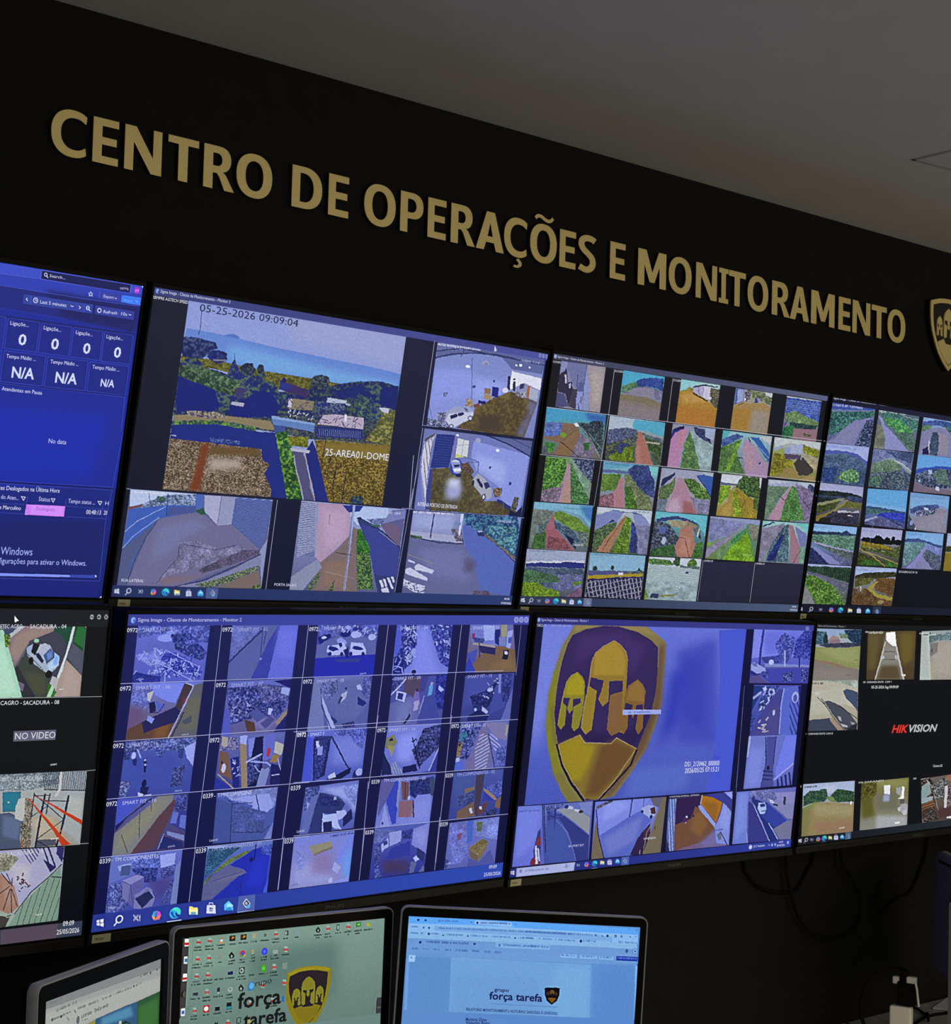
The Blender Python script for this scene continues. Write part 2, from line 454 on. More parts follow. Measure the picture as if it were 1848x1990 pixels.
SCREENS = [
 dict(id='A', loc=[-0.4899, -0.2637, -0.031], pitch=0.1707, yaw=0.0, roll=0.0, w=0.94, h=0.529, corners=[-468.3, 266.8, 471.7, 264.5, 468.2, -262.9, -471.8, -262.9], bg='20309c 202a80 1a2490 181e5c',
  lines=[],
  texts=[('80b0ff', [438.6, 235.1, 454.2, 235.3], 3.8, 'Share'), ('d4d8f8', [299.0, 254.7, 327.1, 255.0], 4.5, 'Search...'), ('c8ccf4', [428.6, 253.5, 445.0, 254.0], 4.4, 'ctrl+k'), ('d0d4f8', [400.1, 235.8, 419.1, 235.8], 5.0, 'Export'), ('e0e4fc', [288.1, 211.0, 335.1, 211.5], 5.4, 'Last 5 minutes'), ('d8dcfc', [403.7, 210.4, 429.2, 211.4], 5.3, 'Refresh'), ('d8dcfc', [436.9, 211.6, 448.1, 211.6], 5.3, '10s'), ('d8dcfc', [241.2, 171.0, 273.1, 171.3], 5.9, 'Ligaçõe...'), ('d8dcfc', [299.7, 170.9, 331.3, 170.7], 6.0, 'Ligaçõe...'), ('d8dcfc', [358.0, 170.8, 389.1, 170.4], 5.8, 'Ligaçõe...'), ('d8dcfc', [414.9, 170.6, 446.3, 170.7], 5.9, 'Ligaçõe...'), ('d4dcff', [258.5, 141.5, 272.3, 141.9], 16.5, '*0'), ('d4dcff', [316.4, 141.3, 330.1, 141.8], 16.7, '*0'), ('d4dcff', [374.8, 141.1, 388.2, 141.7], 16.4, '*0'), ('d4dcff', [432.5, 141.1, 445.8, 141.8], 16.6, '*0'), ('d8dcfc', [241.2, 118.4, 292.7, 119.0], 6.0, 'Tempo Médio ...'), ('d8dcfc', [319.0, 118.2, 369.9, 119.4], 6.1, 'Tempo Médio ...'), ('d8dcfc', [395.9, 118.1, 446.9, 118.9], 6.2, 'Tempo Médio ...'), ('d4dcff', [254.1, 88.6, 293.4, 89.6], 16.8, '*N/A'), ('d4dcff', [331.5, 88.6, 370.8, 89.5], 16.8, '*N/A'), ('d4dcff', [415.0, 91.1, 440.7, 91.6], 11.8, '*N/A'), ('d8dcfc', [240.2, 66.4, 311.1, 66.4], 6.0, 'Atendentes em Pausa'), ('9058c4', [326.1, -121.0, 359.9, -121.2], 5.7, 'Deslogado'), ('c8d0fc', [333.4, -10.4, 365.6, -9.9], 7.4, 'No data'), ('e0e4ff', [248.1, -91.9, 364.6, -90.0], 6.9, 'entes Deslogados na Última Hora'), ('c8ccf8', [261.6, -106.1, 293.2, -106.3], 6.6, 'do Aten...'), ('c8ccf8', [328.6, -105.5, 349.3, -105.7], 6.8, 'Status'), ('c8ccf8', [382.6, -105.8, 433.0, -105.7], 6.8, 'Tempo status ...'), ('e0e4ff', [262.0, -122.5, 299.0, -122.5], 6.3, 's Marculino'), ('e0e4ff', [418.4, -122.5, 446.1, -122.1], 7.3, '00:48:13'), ('e0e4ff', [451.6, -121.8, 458.0, -121.8], 7.0, '20'), ('c8ccf8', [452.0, -105.3, 458.6, -105.3], 6.3, 'H'), ('98a8f8', [226.0, -196.4, 270.8, -195.7], 12.3, 'Ativar o'), ('a8b4fc', [272.7, -196.0, 329.3, -195.6], 12.4, 'Windows'), ('b0bcff', [200.0, -213.3, 270.9, -210.6], 8.9, 'Acesse Con'), ('b0bcff', [271.9, -210.5, 431.0, -209.3], 9.1, 'figurações para ativar o Windows.')],
  feeds=[
   ('dashboard',[1.7, 265.7, 471.7, 264.5, 468.2, -262.9, -1.8, -262.9],535,649,'''g 2030a0 18226c
p 3a4cc4 192,6 607,1 1003,-2 1007,64 201,70
p 2e3eb0 196,37 451,34 688,29 997,27 998,65 765,71 540,68 457,68 201,67
p 20287c 201,67 457,68 540,67 765,71 998,65 994,140 210,129
s 1c2064 20 624,61 996,65 989,152 705,134
p 1c2a94 210,129 996,151 1006,643 292,684
s 1a2ca8 49 447,429 931,416 892,620 415,649
l 5060d0 1.6 197,39 451,34 605,30
l 4454c4 1.3 605,30 953,27
l 4454c4 1.6 201,70 457,68 764,69 996,65
p 181c58 602,4 950,3 949,29 602,30
l 5866d4 1.3 602,4 950,3 949,29 602,30 602,4
e c0c8f8 618,15 6.2 5.7
e 181c58 618,15 3.9 3.8
l c0c8f8 2.6 622,18 627,23
e a030d0 977,17 11.5 10.8
e d080f0 973,18 2.3 4.9
e d080f0 981,17 2.3 4.9
p d0d4f4 993,1 1004,0 1002,10
l 5866d4 1.6 953,10 953,27
l 5866d4 1.3 831,40 832,61
p 3440a0 840,39 912,38 912,61 838,62
p 3c78f4 919,39 997,38 998,62 920,61
l 90b8ff 1.6 977,50 982,53 986,50
l c0c8f8 2.0 796,44 800,49 804,49 802,53 804,57 798,55 792,58 793,53 789,50 794,49 796,44
l d0d4f8 1.6 893,51 897,54 900,51
p 30409c 547,83 812,82 813,110 547,111
p 303c98 821,83 978,83 979,110 822,110
l 4858c0 1.3 574,83 575,109
l 4858c0 1.3 751,84 752,110
l 4858c0 1.3 779,83 780,110
l 4050b8 1.0 915,86 916,109
l d0d4f8 2.3 561,93 558,97 564,101
e d0d4f8 593,96 8.9 8.1
e 30409c 593,96 6.6 6.2
l d0d4f8 2.0 593,92 593,97 597,96
l d0d4f8 2.0 726,95 732,98 737,96
l d0d4f8 2.3 759,93 765,97 760,101
e d0d4f8 793,95 6.9 6.5
e 30409c 793,95 4.6 4.6
l d0d4f8 2.0 789,96 796,95
l d0d4f8 2.6 799,100 804,103
e d0d4f8 839,97 8.2 7.3
e 303c98 839,97 5.3 4.9
p 303c98 834,99 845,98 845,100 834,100
l d0d4f8 2.0 957,95 962,97 966,95
p 18206c 214,155 993,152 991,162 215,160
p 1e2c90 356,156 494,158 494,251 354,250
p 1c2684 502,160 619,159 620,250 502,250
p 1c2684 628,160 742,159 743,251 627,250
p 1c2684 751,159 864,159 866,250 750,251
p 1c2680 872,159 986,158 987,250 872,252
l 3c4cbc 1.3 356,156 494,158 494,251
l 3c4cbc 1.3 502,160 619,159 620,250 502,250 502,160
l 3c4cbc 1.3 628,160 742,159 743,251 627,250 628,160
l 3c4cbc 1.3 751,159 864,159 866,250 750,251 751,159
l 3c4cbc 1.3 872,159 986,158 987,250 872,252 872,159
p 1c2684 503,258 657,258 658,350 502,351
p 1c2684 666,259 821,257 823,349 666,351
p 1c2684 830,258 986,257 986,350 832,349
l 3c4cbc 1.3 453,258 493,258 494,349
l 3c4cbc 1.3 503,258 657,258 658,350 502,351 503,258
l 3c4cbc 1.3 666,259 821,257 823,349 666,351 666,259
l 3c4cbc 1.3 830,258 986,257 986,350 832,349 830,258
p 141c70 435,354 986,350 985,355 436,361
l 4454c0 1.3 436,360 502,357 985,355 989,466
l 3c4cbc 1.5 997,466 984,643
p 141c6c 547,649 985,645 984,653 548,656
l 3444b0 1.5 547,648 984,643
l 3c4cbc 1.5 548,656 984,652 974,746
s 1a2268 30 566,769 971,750 977,940 594,950
p 1c2478 367,943 982,945 983,1000 377,1011
l 3c4cbc 1.5 974,746 982,945 479,946
l 4454c0 1.1 558,718 651,715
l 4454c0 1.1 809,713 977,714
l 4454c0 1.1 562,745 656,745
l 4454c0 1.1 816,746 974,745
l 4454c0 1.1 657,691 655,745
l 4454c0 1.1 806,691 806,746
l 4454c0 1.1 955,689 955,744
p c47cf4 657,715 807,713 807,746 656,747
s d08cf8 8 671,717 799,716 799,742 679,744
l c8ccf8 2.3 634,692 649,693 644,703 634,692
l c8ccf8 2.3 749,692 763,692 757,703 749,692
l c8ccf8 2.3 933,691 949,691 943,702 933,691
p 7888ec 365,930 591,930 859,929 863,932 860,936 593,939 366,940
p 3444a8 863,928 967,926 966,937 864,937
p d0d4f8 961,926 969,930 963,934
p d0d4f4 999,993 1000,1002 990,1000'''),
  ]),
 dict(id='P', loc=[-0.4357, -1.0796, 0.6533], pitch=0.0, yaw=0.4887, roll=0.0005, w=0.27, h=0.2025, corners=[-135.0, 101.2, 135.0, 101.2, 135.0, -101.2, -135.0, -101.2], bg='888c8c 7c8084 80847c 7c8084',
  lines=[],
  texts=[],
  feeds=[
   ('web_page',[-135.0, 101.2, 135.0, 101.2, 135.0, -24.3, -135.0, -24.3],249,206,'''g 848886 a0a49c
p 808484 0,0 1000,0 1001,118 0,90
p 989c9a 0,80 1000,107 1000,213 0,174
s a8aaa4 25 -1,108 999,192 1001,331 6,375
p 2c5434 774,347 1004,337 1016,976 766,851
s 3a6a34 25 800,411 987,389 989,750 798,659
p 30587c 423,351 692,342 788,348 790,863 420,677
s 5088a8 25 472,364 731,370 754,473 475,445
p 8c8c40 366,364 423,356 423,480 340,637
h 14342c 3c6c74 12 641,498 669,480 736,527 700,571
p b0b8a8 631,467 650,468 650,527 623,515
e 60686c 279,292 13.2 37.9
K 5c6060 308,288 524,277 34
K 6c7070 46,53 144,44 20
K 646868 105,137 277,127 28
K 6c7070 191,239 209,272 20
K 5c6060 67,205 140,201 22
K 5c6060 157,199 232,195 22
K 5c6060 262,194 445,197 24
K 5c6060 476,195 553,194 22
K 606464 571,192 730,194 24
K 606464 773,192 822,186 20
K 505858 810,118 878,115 22
e 505858 903,115 7.4 14.0
e 505858 963,108 6.6 10.0
l 585c5c 6.6 249,188 257,216
e 484c4c 144,198 8.2 14.0
e 484c4c 752,182 6.6 12.0
e 484c4c 75,195 6.6 14.0
K 6c7070 313,320 365,324 14'''),
  ]),
 dict(id='M', loc=[0.1268, -1.1393, 0.2692], pitch=0.02, yaw=-0.1222, roll=-0.0016, w=0.368, h=0.207, corners=[-184.0, 103.5, 184.0, 103.5, 184.0, -103.5, -184.0, -103.5], bg='5c7870 5c7870 6c8880 6c8880',
  lines=[],
  texts=[('0c1014', [-53.6, 16.7, -24.3, 19.3], 9.3, 'rupo'), ('0c1014', [-83.4, -14.4, -6.2, -14.3], 23.2, '*força'), ('0c1014', [-71.8, -44.4, 5.6, -43.5], 21.3, '*tarefa')],
  feeds=[
   ('desktop_wallpaper',[-184.0, 103.5, 184.0, 103.5, 184.0, -51.8, -184.0, -51.8],397,193,'''g 7c988e 647e76
s 5c7870 63 312,221 760,189 772,792 351,618
s 7a988c 38 34,1 307,1 221,329 41,349
p 3c3a3c 0,0 36,-2 34,687 -5,834 -8,833
l 6c8278 1.9 55,9 51,667
l 4c6058 1.6 51,667 46,697 32,687
l 86a296 2.5 36,0 34,687
p e8e8e8 15,16 34,17 34,89 15,88
p b83028 13,50 35,52 35,77 13,76
p d0dce4 15,186 32,187 31,259 15,256
p 3070b0 19,206 30,206 30,240 19,240
p e8e8e8 14,352 33,354 32,426 13,426
p b83028 11,387 33,390 32,413 11,411
e 181818 17,551 8.8 32.6
e 505050 23,553 5.7 30.0
p d0dce4 11,688 31,687 30,762 11,760
p 3070b0 15,711 28,711 27,745 15,744
p 98aca2 71,27 84,29 87,37 88,85 72,81
p a82c28 69,49 89,52 90,75 70,72
l d89088 1.6 73,61 86,63
p 98aca2 123,26 136,29 139,37 140,85 124,81
p a82c28 121,49 141,52 142,75 122,72
l d89088 1.6 125,61 138,63
p 98aca2 70,193 83,196 86,203 87,251 71,247
p a82c28 68,215 88,218 88,241 68,238
l d89088 1.6 72,227 85,229
p 98aca2 123,192 136,195 138,202 139,251 124,247
p a82c28 121,214 141,218 141,241 121,237
l d89088 1.6 124,227 137,228
p 98aca2 69,359 82,362 85,369 86,417 70,413
p a82c28 67,381 87,385 88,407 68,404
l d89088 1.6 71,393 84,395
p 98aca2 122,359 135,362 138,369 139,418 123,414
p a82c28 120,381 140,385 140,408 120,404
l d89088 1.6 124,393 137,395
p 98aca2 120,526 134,529 136,537 137,585 122,581
p a82c28 119,548 139,552 139,575 119,571
l d89088 1.6 122,560 135,563
p 98aca2 67,692 79,696 82,703 83,751 68,747
p a82c28 65,715 84,719 85,742 65,737
l d89088 1.6 68,727 81,729
p 98aca2 438,26 451,29 454,36 455,83 439,80
p a82c28 436,48 456,51 456,73 436,70
l d89088 1.5 440,60 452,62
p 98aca2 490,190 504,193 507,201 508,251 491,247
p a82c28 488,213 509,217 510,240 488,237
l d89088 1.6 492,226 506,228
p 98aca2 436,354 450,357 453,365 454,414 437,411
p a82c28 434,377 455,381 456,404 435,400
l d89088 1.6 438,390 452,392
p 98aca2 384,523 398,527 401,534 402,584 385,579
p a82c28 382,546 403,550 403,573 383,569
l d89088 1.6 386,559 399,561
p 98aca2 489,523 503,526 506,534 507,584 490,580
p a82c28 487,546 508,550 508,574 487,570
l d89088 1.6 491,559 505,561
p 98aca2 329,692 342,695 345,703 346,752 330,748
p a82c28 327,715 348,719 348,742 327,738
l d89088 1.6 331,727 344,730
p 98aca2 435,690 449,693 452,701 453,751 436,746
p a82c28 433,713 454,717 455,741 434,736
l d89088 1.6 437,725 451,728
p 98aca2 225,851 238,855 241,862 242,911 226,906
p a82c28 223,873 243,878 243,901 223,897
l d89088 1.6 226,886 240,889
K 141c20 61,114 94,116 17
K 141c20 60,140 96,145 14
K 141c20 112,116 152,116 17
K 141c20 111,143 151,146 14
K 141c20 166,117 203,118 17
K 141c20 173,145 195,145 13
K 141c20 221,119 251,119 16
K 141c20 267,115 311,119 16
K 141c20 326,115 357,116 16
K 141c20 372,114 416,116 16
K 141c20 427,113 466,115 17
K 141c20 428,142 464,143 13
K 141c20 58,283 96,282 17
K 141c20 55,310 99,313 14
K 141c20 115,282 145,283 14
K 141c20 108,307 152,311 16
K 141c20 172,284 195,282 14
K 141c20 218,286 253,282 16
K 141c20 222,311 250,309 14
K 141c20 276,283 300,282 14
K 141c20 274,310 303,308 16
K 141c20 332,280 348,277 16
K 141c20 326,310 356,309 16
K 141c20 378,281 406,280 16
K 141c20 379,309 408,305 14
K 141c20 425,281 462,279 17
K 141c20 425,305 466,307 14
K 141c20 479,279 514,280 14
K 141c20 61,449 92,449 16
K 141c20 54,476 98,478 16
K 141c20 110,449 150,448 17
K 141c20 108,477 152,480 13
K 141c20 161,450 203,452 17
K 141c20 212,451 257,453 17
K 141c20 272,447 302,448 14
K 141c20 265,475 310,477 16
K 141c20 325,446 355,446 16
K 141c20 371,446 414,448 16
K 141c20 426,446 464,445 17
K 141c20 427,475 463,476 13
K 141c20 53,615 98,617 16
K 141c20 109,615 147,614 16
K 141c20 109,644 147,646 13
K 141c20 159,619 204,622 16
K 141c20 219,614 251,615 14
K 141c20 218,644 249,644 14
K 141c20 60,784 88,782 14
K 141c20 54,809 94,812 14
K 141c20 114,786 142,784 14
K 141c20 164,785 200,784 16
K 141c20 215,785 252,784 17
K 141c20 410,782 464,783 16
p d09030 176,82 195,77 195,89 177,95
p d8d8d0 180,58 191,55 192,74 180,77
p d06820 182,39 187,27 190,53 182,58
p 201818 223,30 251,28 251,82 223,83
p c08030 234,37 248,46 234,69
p 802010 228,42 239,51 230,68
p 201818 276,28 304,27 303,83 276,83
p c08030 288,36 302,46 287,69
p 802010 280,47 291,49 282,68
p a0a078 333,29 349,29 349,78 333,77
e 181c1c 394,57 5.7 14.3
e 8ca098 394,57 2.5 6.5
p 181820 236,185 251,230 246,254 229,253 222,220
p 90a49c 236,214 242,231 237,252 232,232
e b83028 288,219 13.9 32.6
p 40a040 276,216 281,246 294,253 287,225
p d8b020 302,222 290,249 295,253 303,235
e 3050c8 288,219 7.0 16.9
e 3040e0 394,220 14.5 36.5
e 5068f0 394,220 6.3 16.9
p 9c9c60 332,187 342,186 342,231 331,235
p 3c5840 328,247 346,235 345,245 330,255
p 1c1c58 222,383 247,381 247,415 222,415
p 181c20 274,354 302,353 301,420 274,421
e 90a49c 288,386 10.7 27.4
p 181c20 284,372 284,400 293,388
p 3c9c20 382,350 403,352 404,424 382,421
p 60c038 386,371 401,371 401,403 386,403
p 90a09a 435,216 460,217 460,255 434,252
p 788c84 485,358 509,357 509,423 485,420
p 848c88 176,194 188,190 186,250 176,251
p 30343c 64,550 87,550 86,584 63,583
p 688088 64,576 85,577 85,594 63,592
p 1c2838 175,528 188,525 187,576 175,579
p 90a8b8 176,570 187,571 187,585 176,584
p b01c18 115,684 142,685 142,758 115,757
e e8e0d8 128,720 10.1 23.5
p 14181c 169,714 192,716 191,755 168,753
p 14181c 223,687 245,685 249,755 221,757
p 308088 222,725 247,725 247,751 222,754
e 90a49c 237,560 12.6 26.1
e 141c20 237,556 3.2 5.2
p 181820 287,518 302,560 297,590 281,588 275,553
p 90a49c 287,545 294,564 288,585 283,565
p 2878b0 322,520 347,504 352,579 341,596 321,594
e 58a8d8 338,550 11.4 32.6
p 2c6ca8 487,692 502,689 501,748 487,750
p 3884b8 489,857 502,853 501,873 489,875
p 14181c 172,858 184,887 169,883
p 14181c 185,855 178,885 187,888
p a8a860 326,869 347,865 345,913 326,917
l 0c1014 3.2 275,855 275,899 283,911 292,898 294,853 284,848 275,855
p 847818 510,465 563,424 603,417 650,420 698,440 731,467 733,577 726,679 712,812 687,915 665,991 623,1075 585,1044 547,938 521,823 507,718 507,556
p 948a20 514,471 563,430 650,427 698,447 727,470 719,491 650,455 570,463 524,499
p 241c24 524,500 570,466 620,461 664,472 714,499 713,607 704,742 686,860 648,966 622,1010 608,999 566,896 538,780 523,661 519,572
p 807c24 620,524 636,547 649,584 653,626 653,797 648,809 637,805 630,784 632,696 645,679 645,655 625,660 626,715 616,730 610,704 611,660 592,657 592,672 605,696 604,798 596,812 586,793 584,629 589,576 605,536
p 807c24 560,631 571,645 579,669 582,798 574,809 567,794 569,741 576,722 564,724 563,743 558,758 553,724 544,725 551,740 550,797 544,805 539,794 539,699 546,647
p 807c24 678,629 690,652 697,685 695,801 690,806 684,791 685,737 692,715 680,719 679,742 676,755 671,721 660,720 668,739 667,800 662,805 656,794 657,689 665,646
p 7c7018 546,836 587,812 596,829 643,828 651,810 686,836 660,935 621,1006 610,1003 569,910
p 3c3c40 976,833 1001,831 1002,1116 973,1108 972,881
p 585858 978,928 1000,930 999,944 978,945
l 586c64 1.6 964,935 956,953 955,1103
p 98aca2 697,22 711,25 714,33 715,82 698,78
p a82c28 695,45 717,48 717,72 696,68
l d89088 1.6 699,58 713,59
p 98aca2 802,25 816,27 819,35 820,85 803,81
p a82c28 799,48 821,51 822,75 800,71
l d89088 1.6 804,60 818,62
p 98aca2 490,189 503,192 506,200 507,248 491,245
p a82c28 488,212 508,215 509,238 488,235
l d89088 1.6 492,224 505,226
K 141c20 637,118 676,118 18
K 141c20 647,146 665,143 16
K 141c20 691,117 722,114 13
K 141c20 690,146 724,145 15
K 141c20 744,118 773,116 16
K 141c20 791,115 831,115 18
K 141c20 808,144 815,143 13
K 141c20 841,117 884,114 18
K 141c20 847,143 876,142 16
K 141c20 892,115 938,114 16
K 141c20 484,118 514,116 15
K 141c20 540,116 563,116 15
p 181820 655,24 668,61 663,88 648,85 642,56
p 90a49c 655,48 660,63 656,79 652,65
p 2c4048 749,23 764,23 763,87 749,86
p 90a49c 753,34 761,34 761,75 753,76
p 208030 849,24 875,22 875,68 849,70
p 70d060 856,38 870,37 870,54 856,56
p a8a830 904,40 928,31 922,76 906,76
p 80a030 914,32 928,31 923,58
p 3c4848 490,35 507,33 507,82 499,82 489,73
p 90a49c 491,42 500,44 499,75 492,72
p 80949c 541,35 561,34 558,83 545,83'''),
  ]),
 dict(id='N', loc=[0.4697, -1.1431, 0.4543], pitch=0.0, yaw=-0.6283, roll=-0.044, w=0.385, h=0.2165625, corners=[-192.5, 108.3, 192.5, 108.3, 192.5, -108.3, -192.5, -108.3], bg='6090d0 5c90d8 5c88c8 5484c8',
  lines=[],
  texts=[('101450', [-43.7, -6.6, -19.7, -6.9], 5.5, '*grupo'), ('101450', [-51.4, -19.8, 36.6, -20.2], 11.8, '*força tarefa'), ('183070', [-87.9, -39.6, 63.2, -40.3], 4.3, '*RELATORIO MONITORAMENTO NOTURNO 24/05/2026 À 25/05/2026'), ('142468', [-87.4, -56.0, -53.2, -55.6], 5.0, '*Monitora: Dione'), ('142468', [-87.0, -61.5, -47.7, -60.7], 5.0, '*Visitações: Bruno')],
  feeds=[
   ('web_page',[-192.5, 108.3, 192.5, 108.3, 192.5, -43.3, -192.5, -43.3],451,182,'''g 5c92d4 5c8cca
p 5ca4f4 0,0 989,22 991,115 1,81
p 8cb8ec 285,14 440,20 448,70 283,56
p 88b8ec -1,81 283,68 991,89 993,182 -1,156
p 78a8e0 114,97 664,94 882,119 880,170 115,146
p 84b4e4 -1,156 990,182 991,241 1,235
p 6c98d4 1,235 991,241 995,383 3,330
p 7cace0 380,228 550,233 614,242 614,293 380,294
p 6c9ad4 3,330 435,338 990,334 992,417 4,429
s 5c8cc8 50 36,409 190,424 196,1128 74,1140
s 74a4e0 8 6,445 16,444 21,1146 13,1147
p 70a0d8 193,420 796,431 807,1157 203,1218
s 6c9cd4 40 208,588 576,589 573,1090 216,1126
s 74a8dc 27 640,457 792,440 803,1108 658,1122
s 5888cc 50 826,436 989,435 1003,1088 833,1105
s 80b4f0 7 989,418 997,417 1011,1087 999,1088
p 98c4f0 14,415 42,416 40,487 14,486
K 203c78 23,447 32,447 22
e 1c3474 43,41 5.4 11.6
e 2c4c90 74,41 5.4 11.6
e 6c9ce0 106,40 4.0 10.0
e 5088d8 133,40 6.7 16.6
K 3c6cb8 144,46 214,43 20
K 284c90 267,43 272,42 13
e 1c3070 295,41 4.7 12.5
K 3c64ac 308,46 423,41 20
K 284c90 430,40 437,39 13
e 4c80c8 459,38 3.4 8.3
K 3c64a8 15,121 45,119 15
e 3c64a8 68,119 4.0 11.6
e 284c88 91,119 4.4 11.6
K 4c74b8 133,125 402,118 22
K 4c74b8 405,121 547,118 23
K 486cb0 14,187 45,189 18
K 3c64a8 57,187 67,188 22
e 203c78 92,183 5.0 13.3
K 4870b4 103,185 136,186 18
p 203c78 150,184 158,187 157,197 149,197
K 4870b4 165,188 240,187 20
p 183070 256,171 263,191 255,197
K 4870b4 270,187 343,187 20
K 5078bc 363,185 442,185 20
p 284888 460,168 466,193 456,192
K 4870b4 473,185 542,186 18
K 6890cc 16,272 29,272 22
p 142070 52,274 59,257 64,273 61,288 53,287
K 3c5ca0 84,275 261,275 25
e 284888 289,267 5.4 13.3
e 5078b8 396,268 4.7 16.6
K 4870b4 413,272 551,273 25
K 4068b0 22,354 56,352 22
K 4068b0 73,351 97,352 22
K 4068b0 116,351 144,352 22
K 4068b0 163,351 192,351 23
K 3c64a8 209,352 262,351 25
K 4068b0 281,349 315,350 23
K 4068b0 334,351 358,352 23
K 4068b0 378,351 404,352 23
l 4c70b0 1.7 510,651 515,667
l 5078b4 2.0 374,890 662,897
K 3c64ac 501,118 704,123 22
K 4c74b8 535,119 796,122 23
e 4c74b8 808,115 4.7 13.3
p 1c3470 831,104 840,120 837,131
e 1c3470 859,115 5.0 13.3
e 1c3470 894,114 5.4 15.0
e 7cace4 894,116 2.7 6.7
e 5480c0 920,114 5.4 15.0
p 142c68 955,102 961,110 959,132
K 3c64ac 982,116 987,116 17
l 4c7cc8 1.7 949,35 956,38
l 3c64ac 1.7 980,32 986,44
l 3c64ac 1.7 986,31 981,44
K 4870b4 493,181 540,184 20
K 4870b4 564,183 572,184 22
K 4870b4 581,186 621,186 18
K 4870b4 635,183 642,184 20
K 4870b4 648,187 723,190 22
e 142868 745,184 5.4 16.6
K 4870b4 755,186 811,186 22
K 4870b4 875,183 880,183 17
K 4870b4 906,182 918,183 23
K 4870b4 924,183 990,182 22
K 4870b4 505,268 610,270 23
e 3c5ca0 947,268 6.7 20.0
e 4c74b8 984,267 12.1 33.3
e 78a8e0 984,267 10.1 28.3
e 284888 984,267 3.4 10.0
p 84b4ec 661,329 732,329 731,367 660,367
K 4c74b8 665,350 727,351 23
p 84b4ec 745,332 820,332 819,366 745,368
K 4c74b8 751,352 812,352 22
p 80b0e8 829,333 892,332 891,370 828,370
K 4870b4 834,351 884,352 22
p 2038a8 904,325 997,324 997,373 904,375
K 7090e0 911,353 991,352 22
p 182c68 997,400 1002,401 1005,651 1000,650
p 100c18 602,699 618,691 633,692 652,690 668,696 667,771 659,831 637,876 615,835 604,770
p 704c18 618,806 636,800 655,806 637,858
e 604820 636,745 10.1 28.3
p 100c18 631,754 641,753 641,782 633,783
e 402c20 618,756 6.0 20.0
e 402c20 654,758 4.7 18.3'''),
  ]),
 dict(id='B', loc=[0.47, -0.2623, -0.0308], pitch=0.1707, yaw=0.0, roll=0.0, w=0.94, h=0.529, corners=[-467.2, 264.8, 472.3, 260.4, 471.6, -260.1, -475.0, -262.0], bg='12162e 161a3c 0e1226 14183c',
  lines=[('8890d0', 0.6, [169.5, 28.8, 160.8, -74.6]), ('d0d4f0', 0.6, [151.7, 27.4, 159.7, -74.7]), ('b8bce8', 0.7, [164.5, 250.4, 163.2, 85.4]), ('b8bce8', 0.7, [165.1, 81.9, 163.7, -76.8]), ('9098d0', 0.6, [163.0, 86.9, 204.9, 87.2]), ('9098d0', 0.6, [163.7, -76.8, 140.5, -76.2]), ('b0b4e0', 0.6, [-155.3, -77.4, -154.6, -241.4]), ('b0b4e0', 0.6, [-470.5, -76.8, -462.5, -76.9]), ('a8acd8', 0.7, [162.1, -37.2, 152.7, -239.4]), ('a8acd8', 0.8, [464.8, -78.1, 473.7, -78.1]), ('a8acd8', 0.7, [151.1, -76.2, 169.9, -76.6])],
  texts=[('d0d6f4', [-453.7, 257.1, -312.3, 258.0], 5.2, 'Sigma Image - Cliente de Monitoramento - Monitor 3'), ('e6e8f6', [-466.4, 245.5, -397.1, 245.7], 4.9, 'SEMPRE AGTECH SPEED'), ('0c1038', [-372.5, 236.7, -161.9, 236.1], 12.6, '05-25-2026 09:09:04'), ('e0e4f8', [-61.9, 11.1, 90.8, 12.4], 12.7, '25-AREA01-DOME'), ('e8eaf8', [179.6, -69.4, 284.0, -69.8], 7.4, 'INTERNA PORTAO DE ENTRADA'), ('dce0f4', [-457.6, -235.5, -413.7, -235.5], 4.8, 'RUA LATERAL'), ('dce0f4', [-136.8, -234.5, -86.7, -234.7], 4.7, 'PORTA SALAO'), ('f0f2fc', [448.8, -249.2, 463.6, -249.7], 4.1, '09:09'), ('f0f2fc', [441.4, -257.8, 470.3, -258.5], 4.1, '25/05/2026')],
  feeds=[
   ('title_bar',[-467.2, 264.8, 472.3, 260.4, 472.3, 247.5, -467.4, 251.7],776,14,'''G 343a74 4a4f9c
e 90a8e8 9,444 3.4 274.6
e 3a4a90 11,507 1.5 126.7
p e0e0f0 840,113 848,778 845,864 841,1042'''),
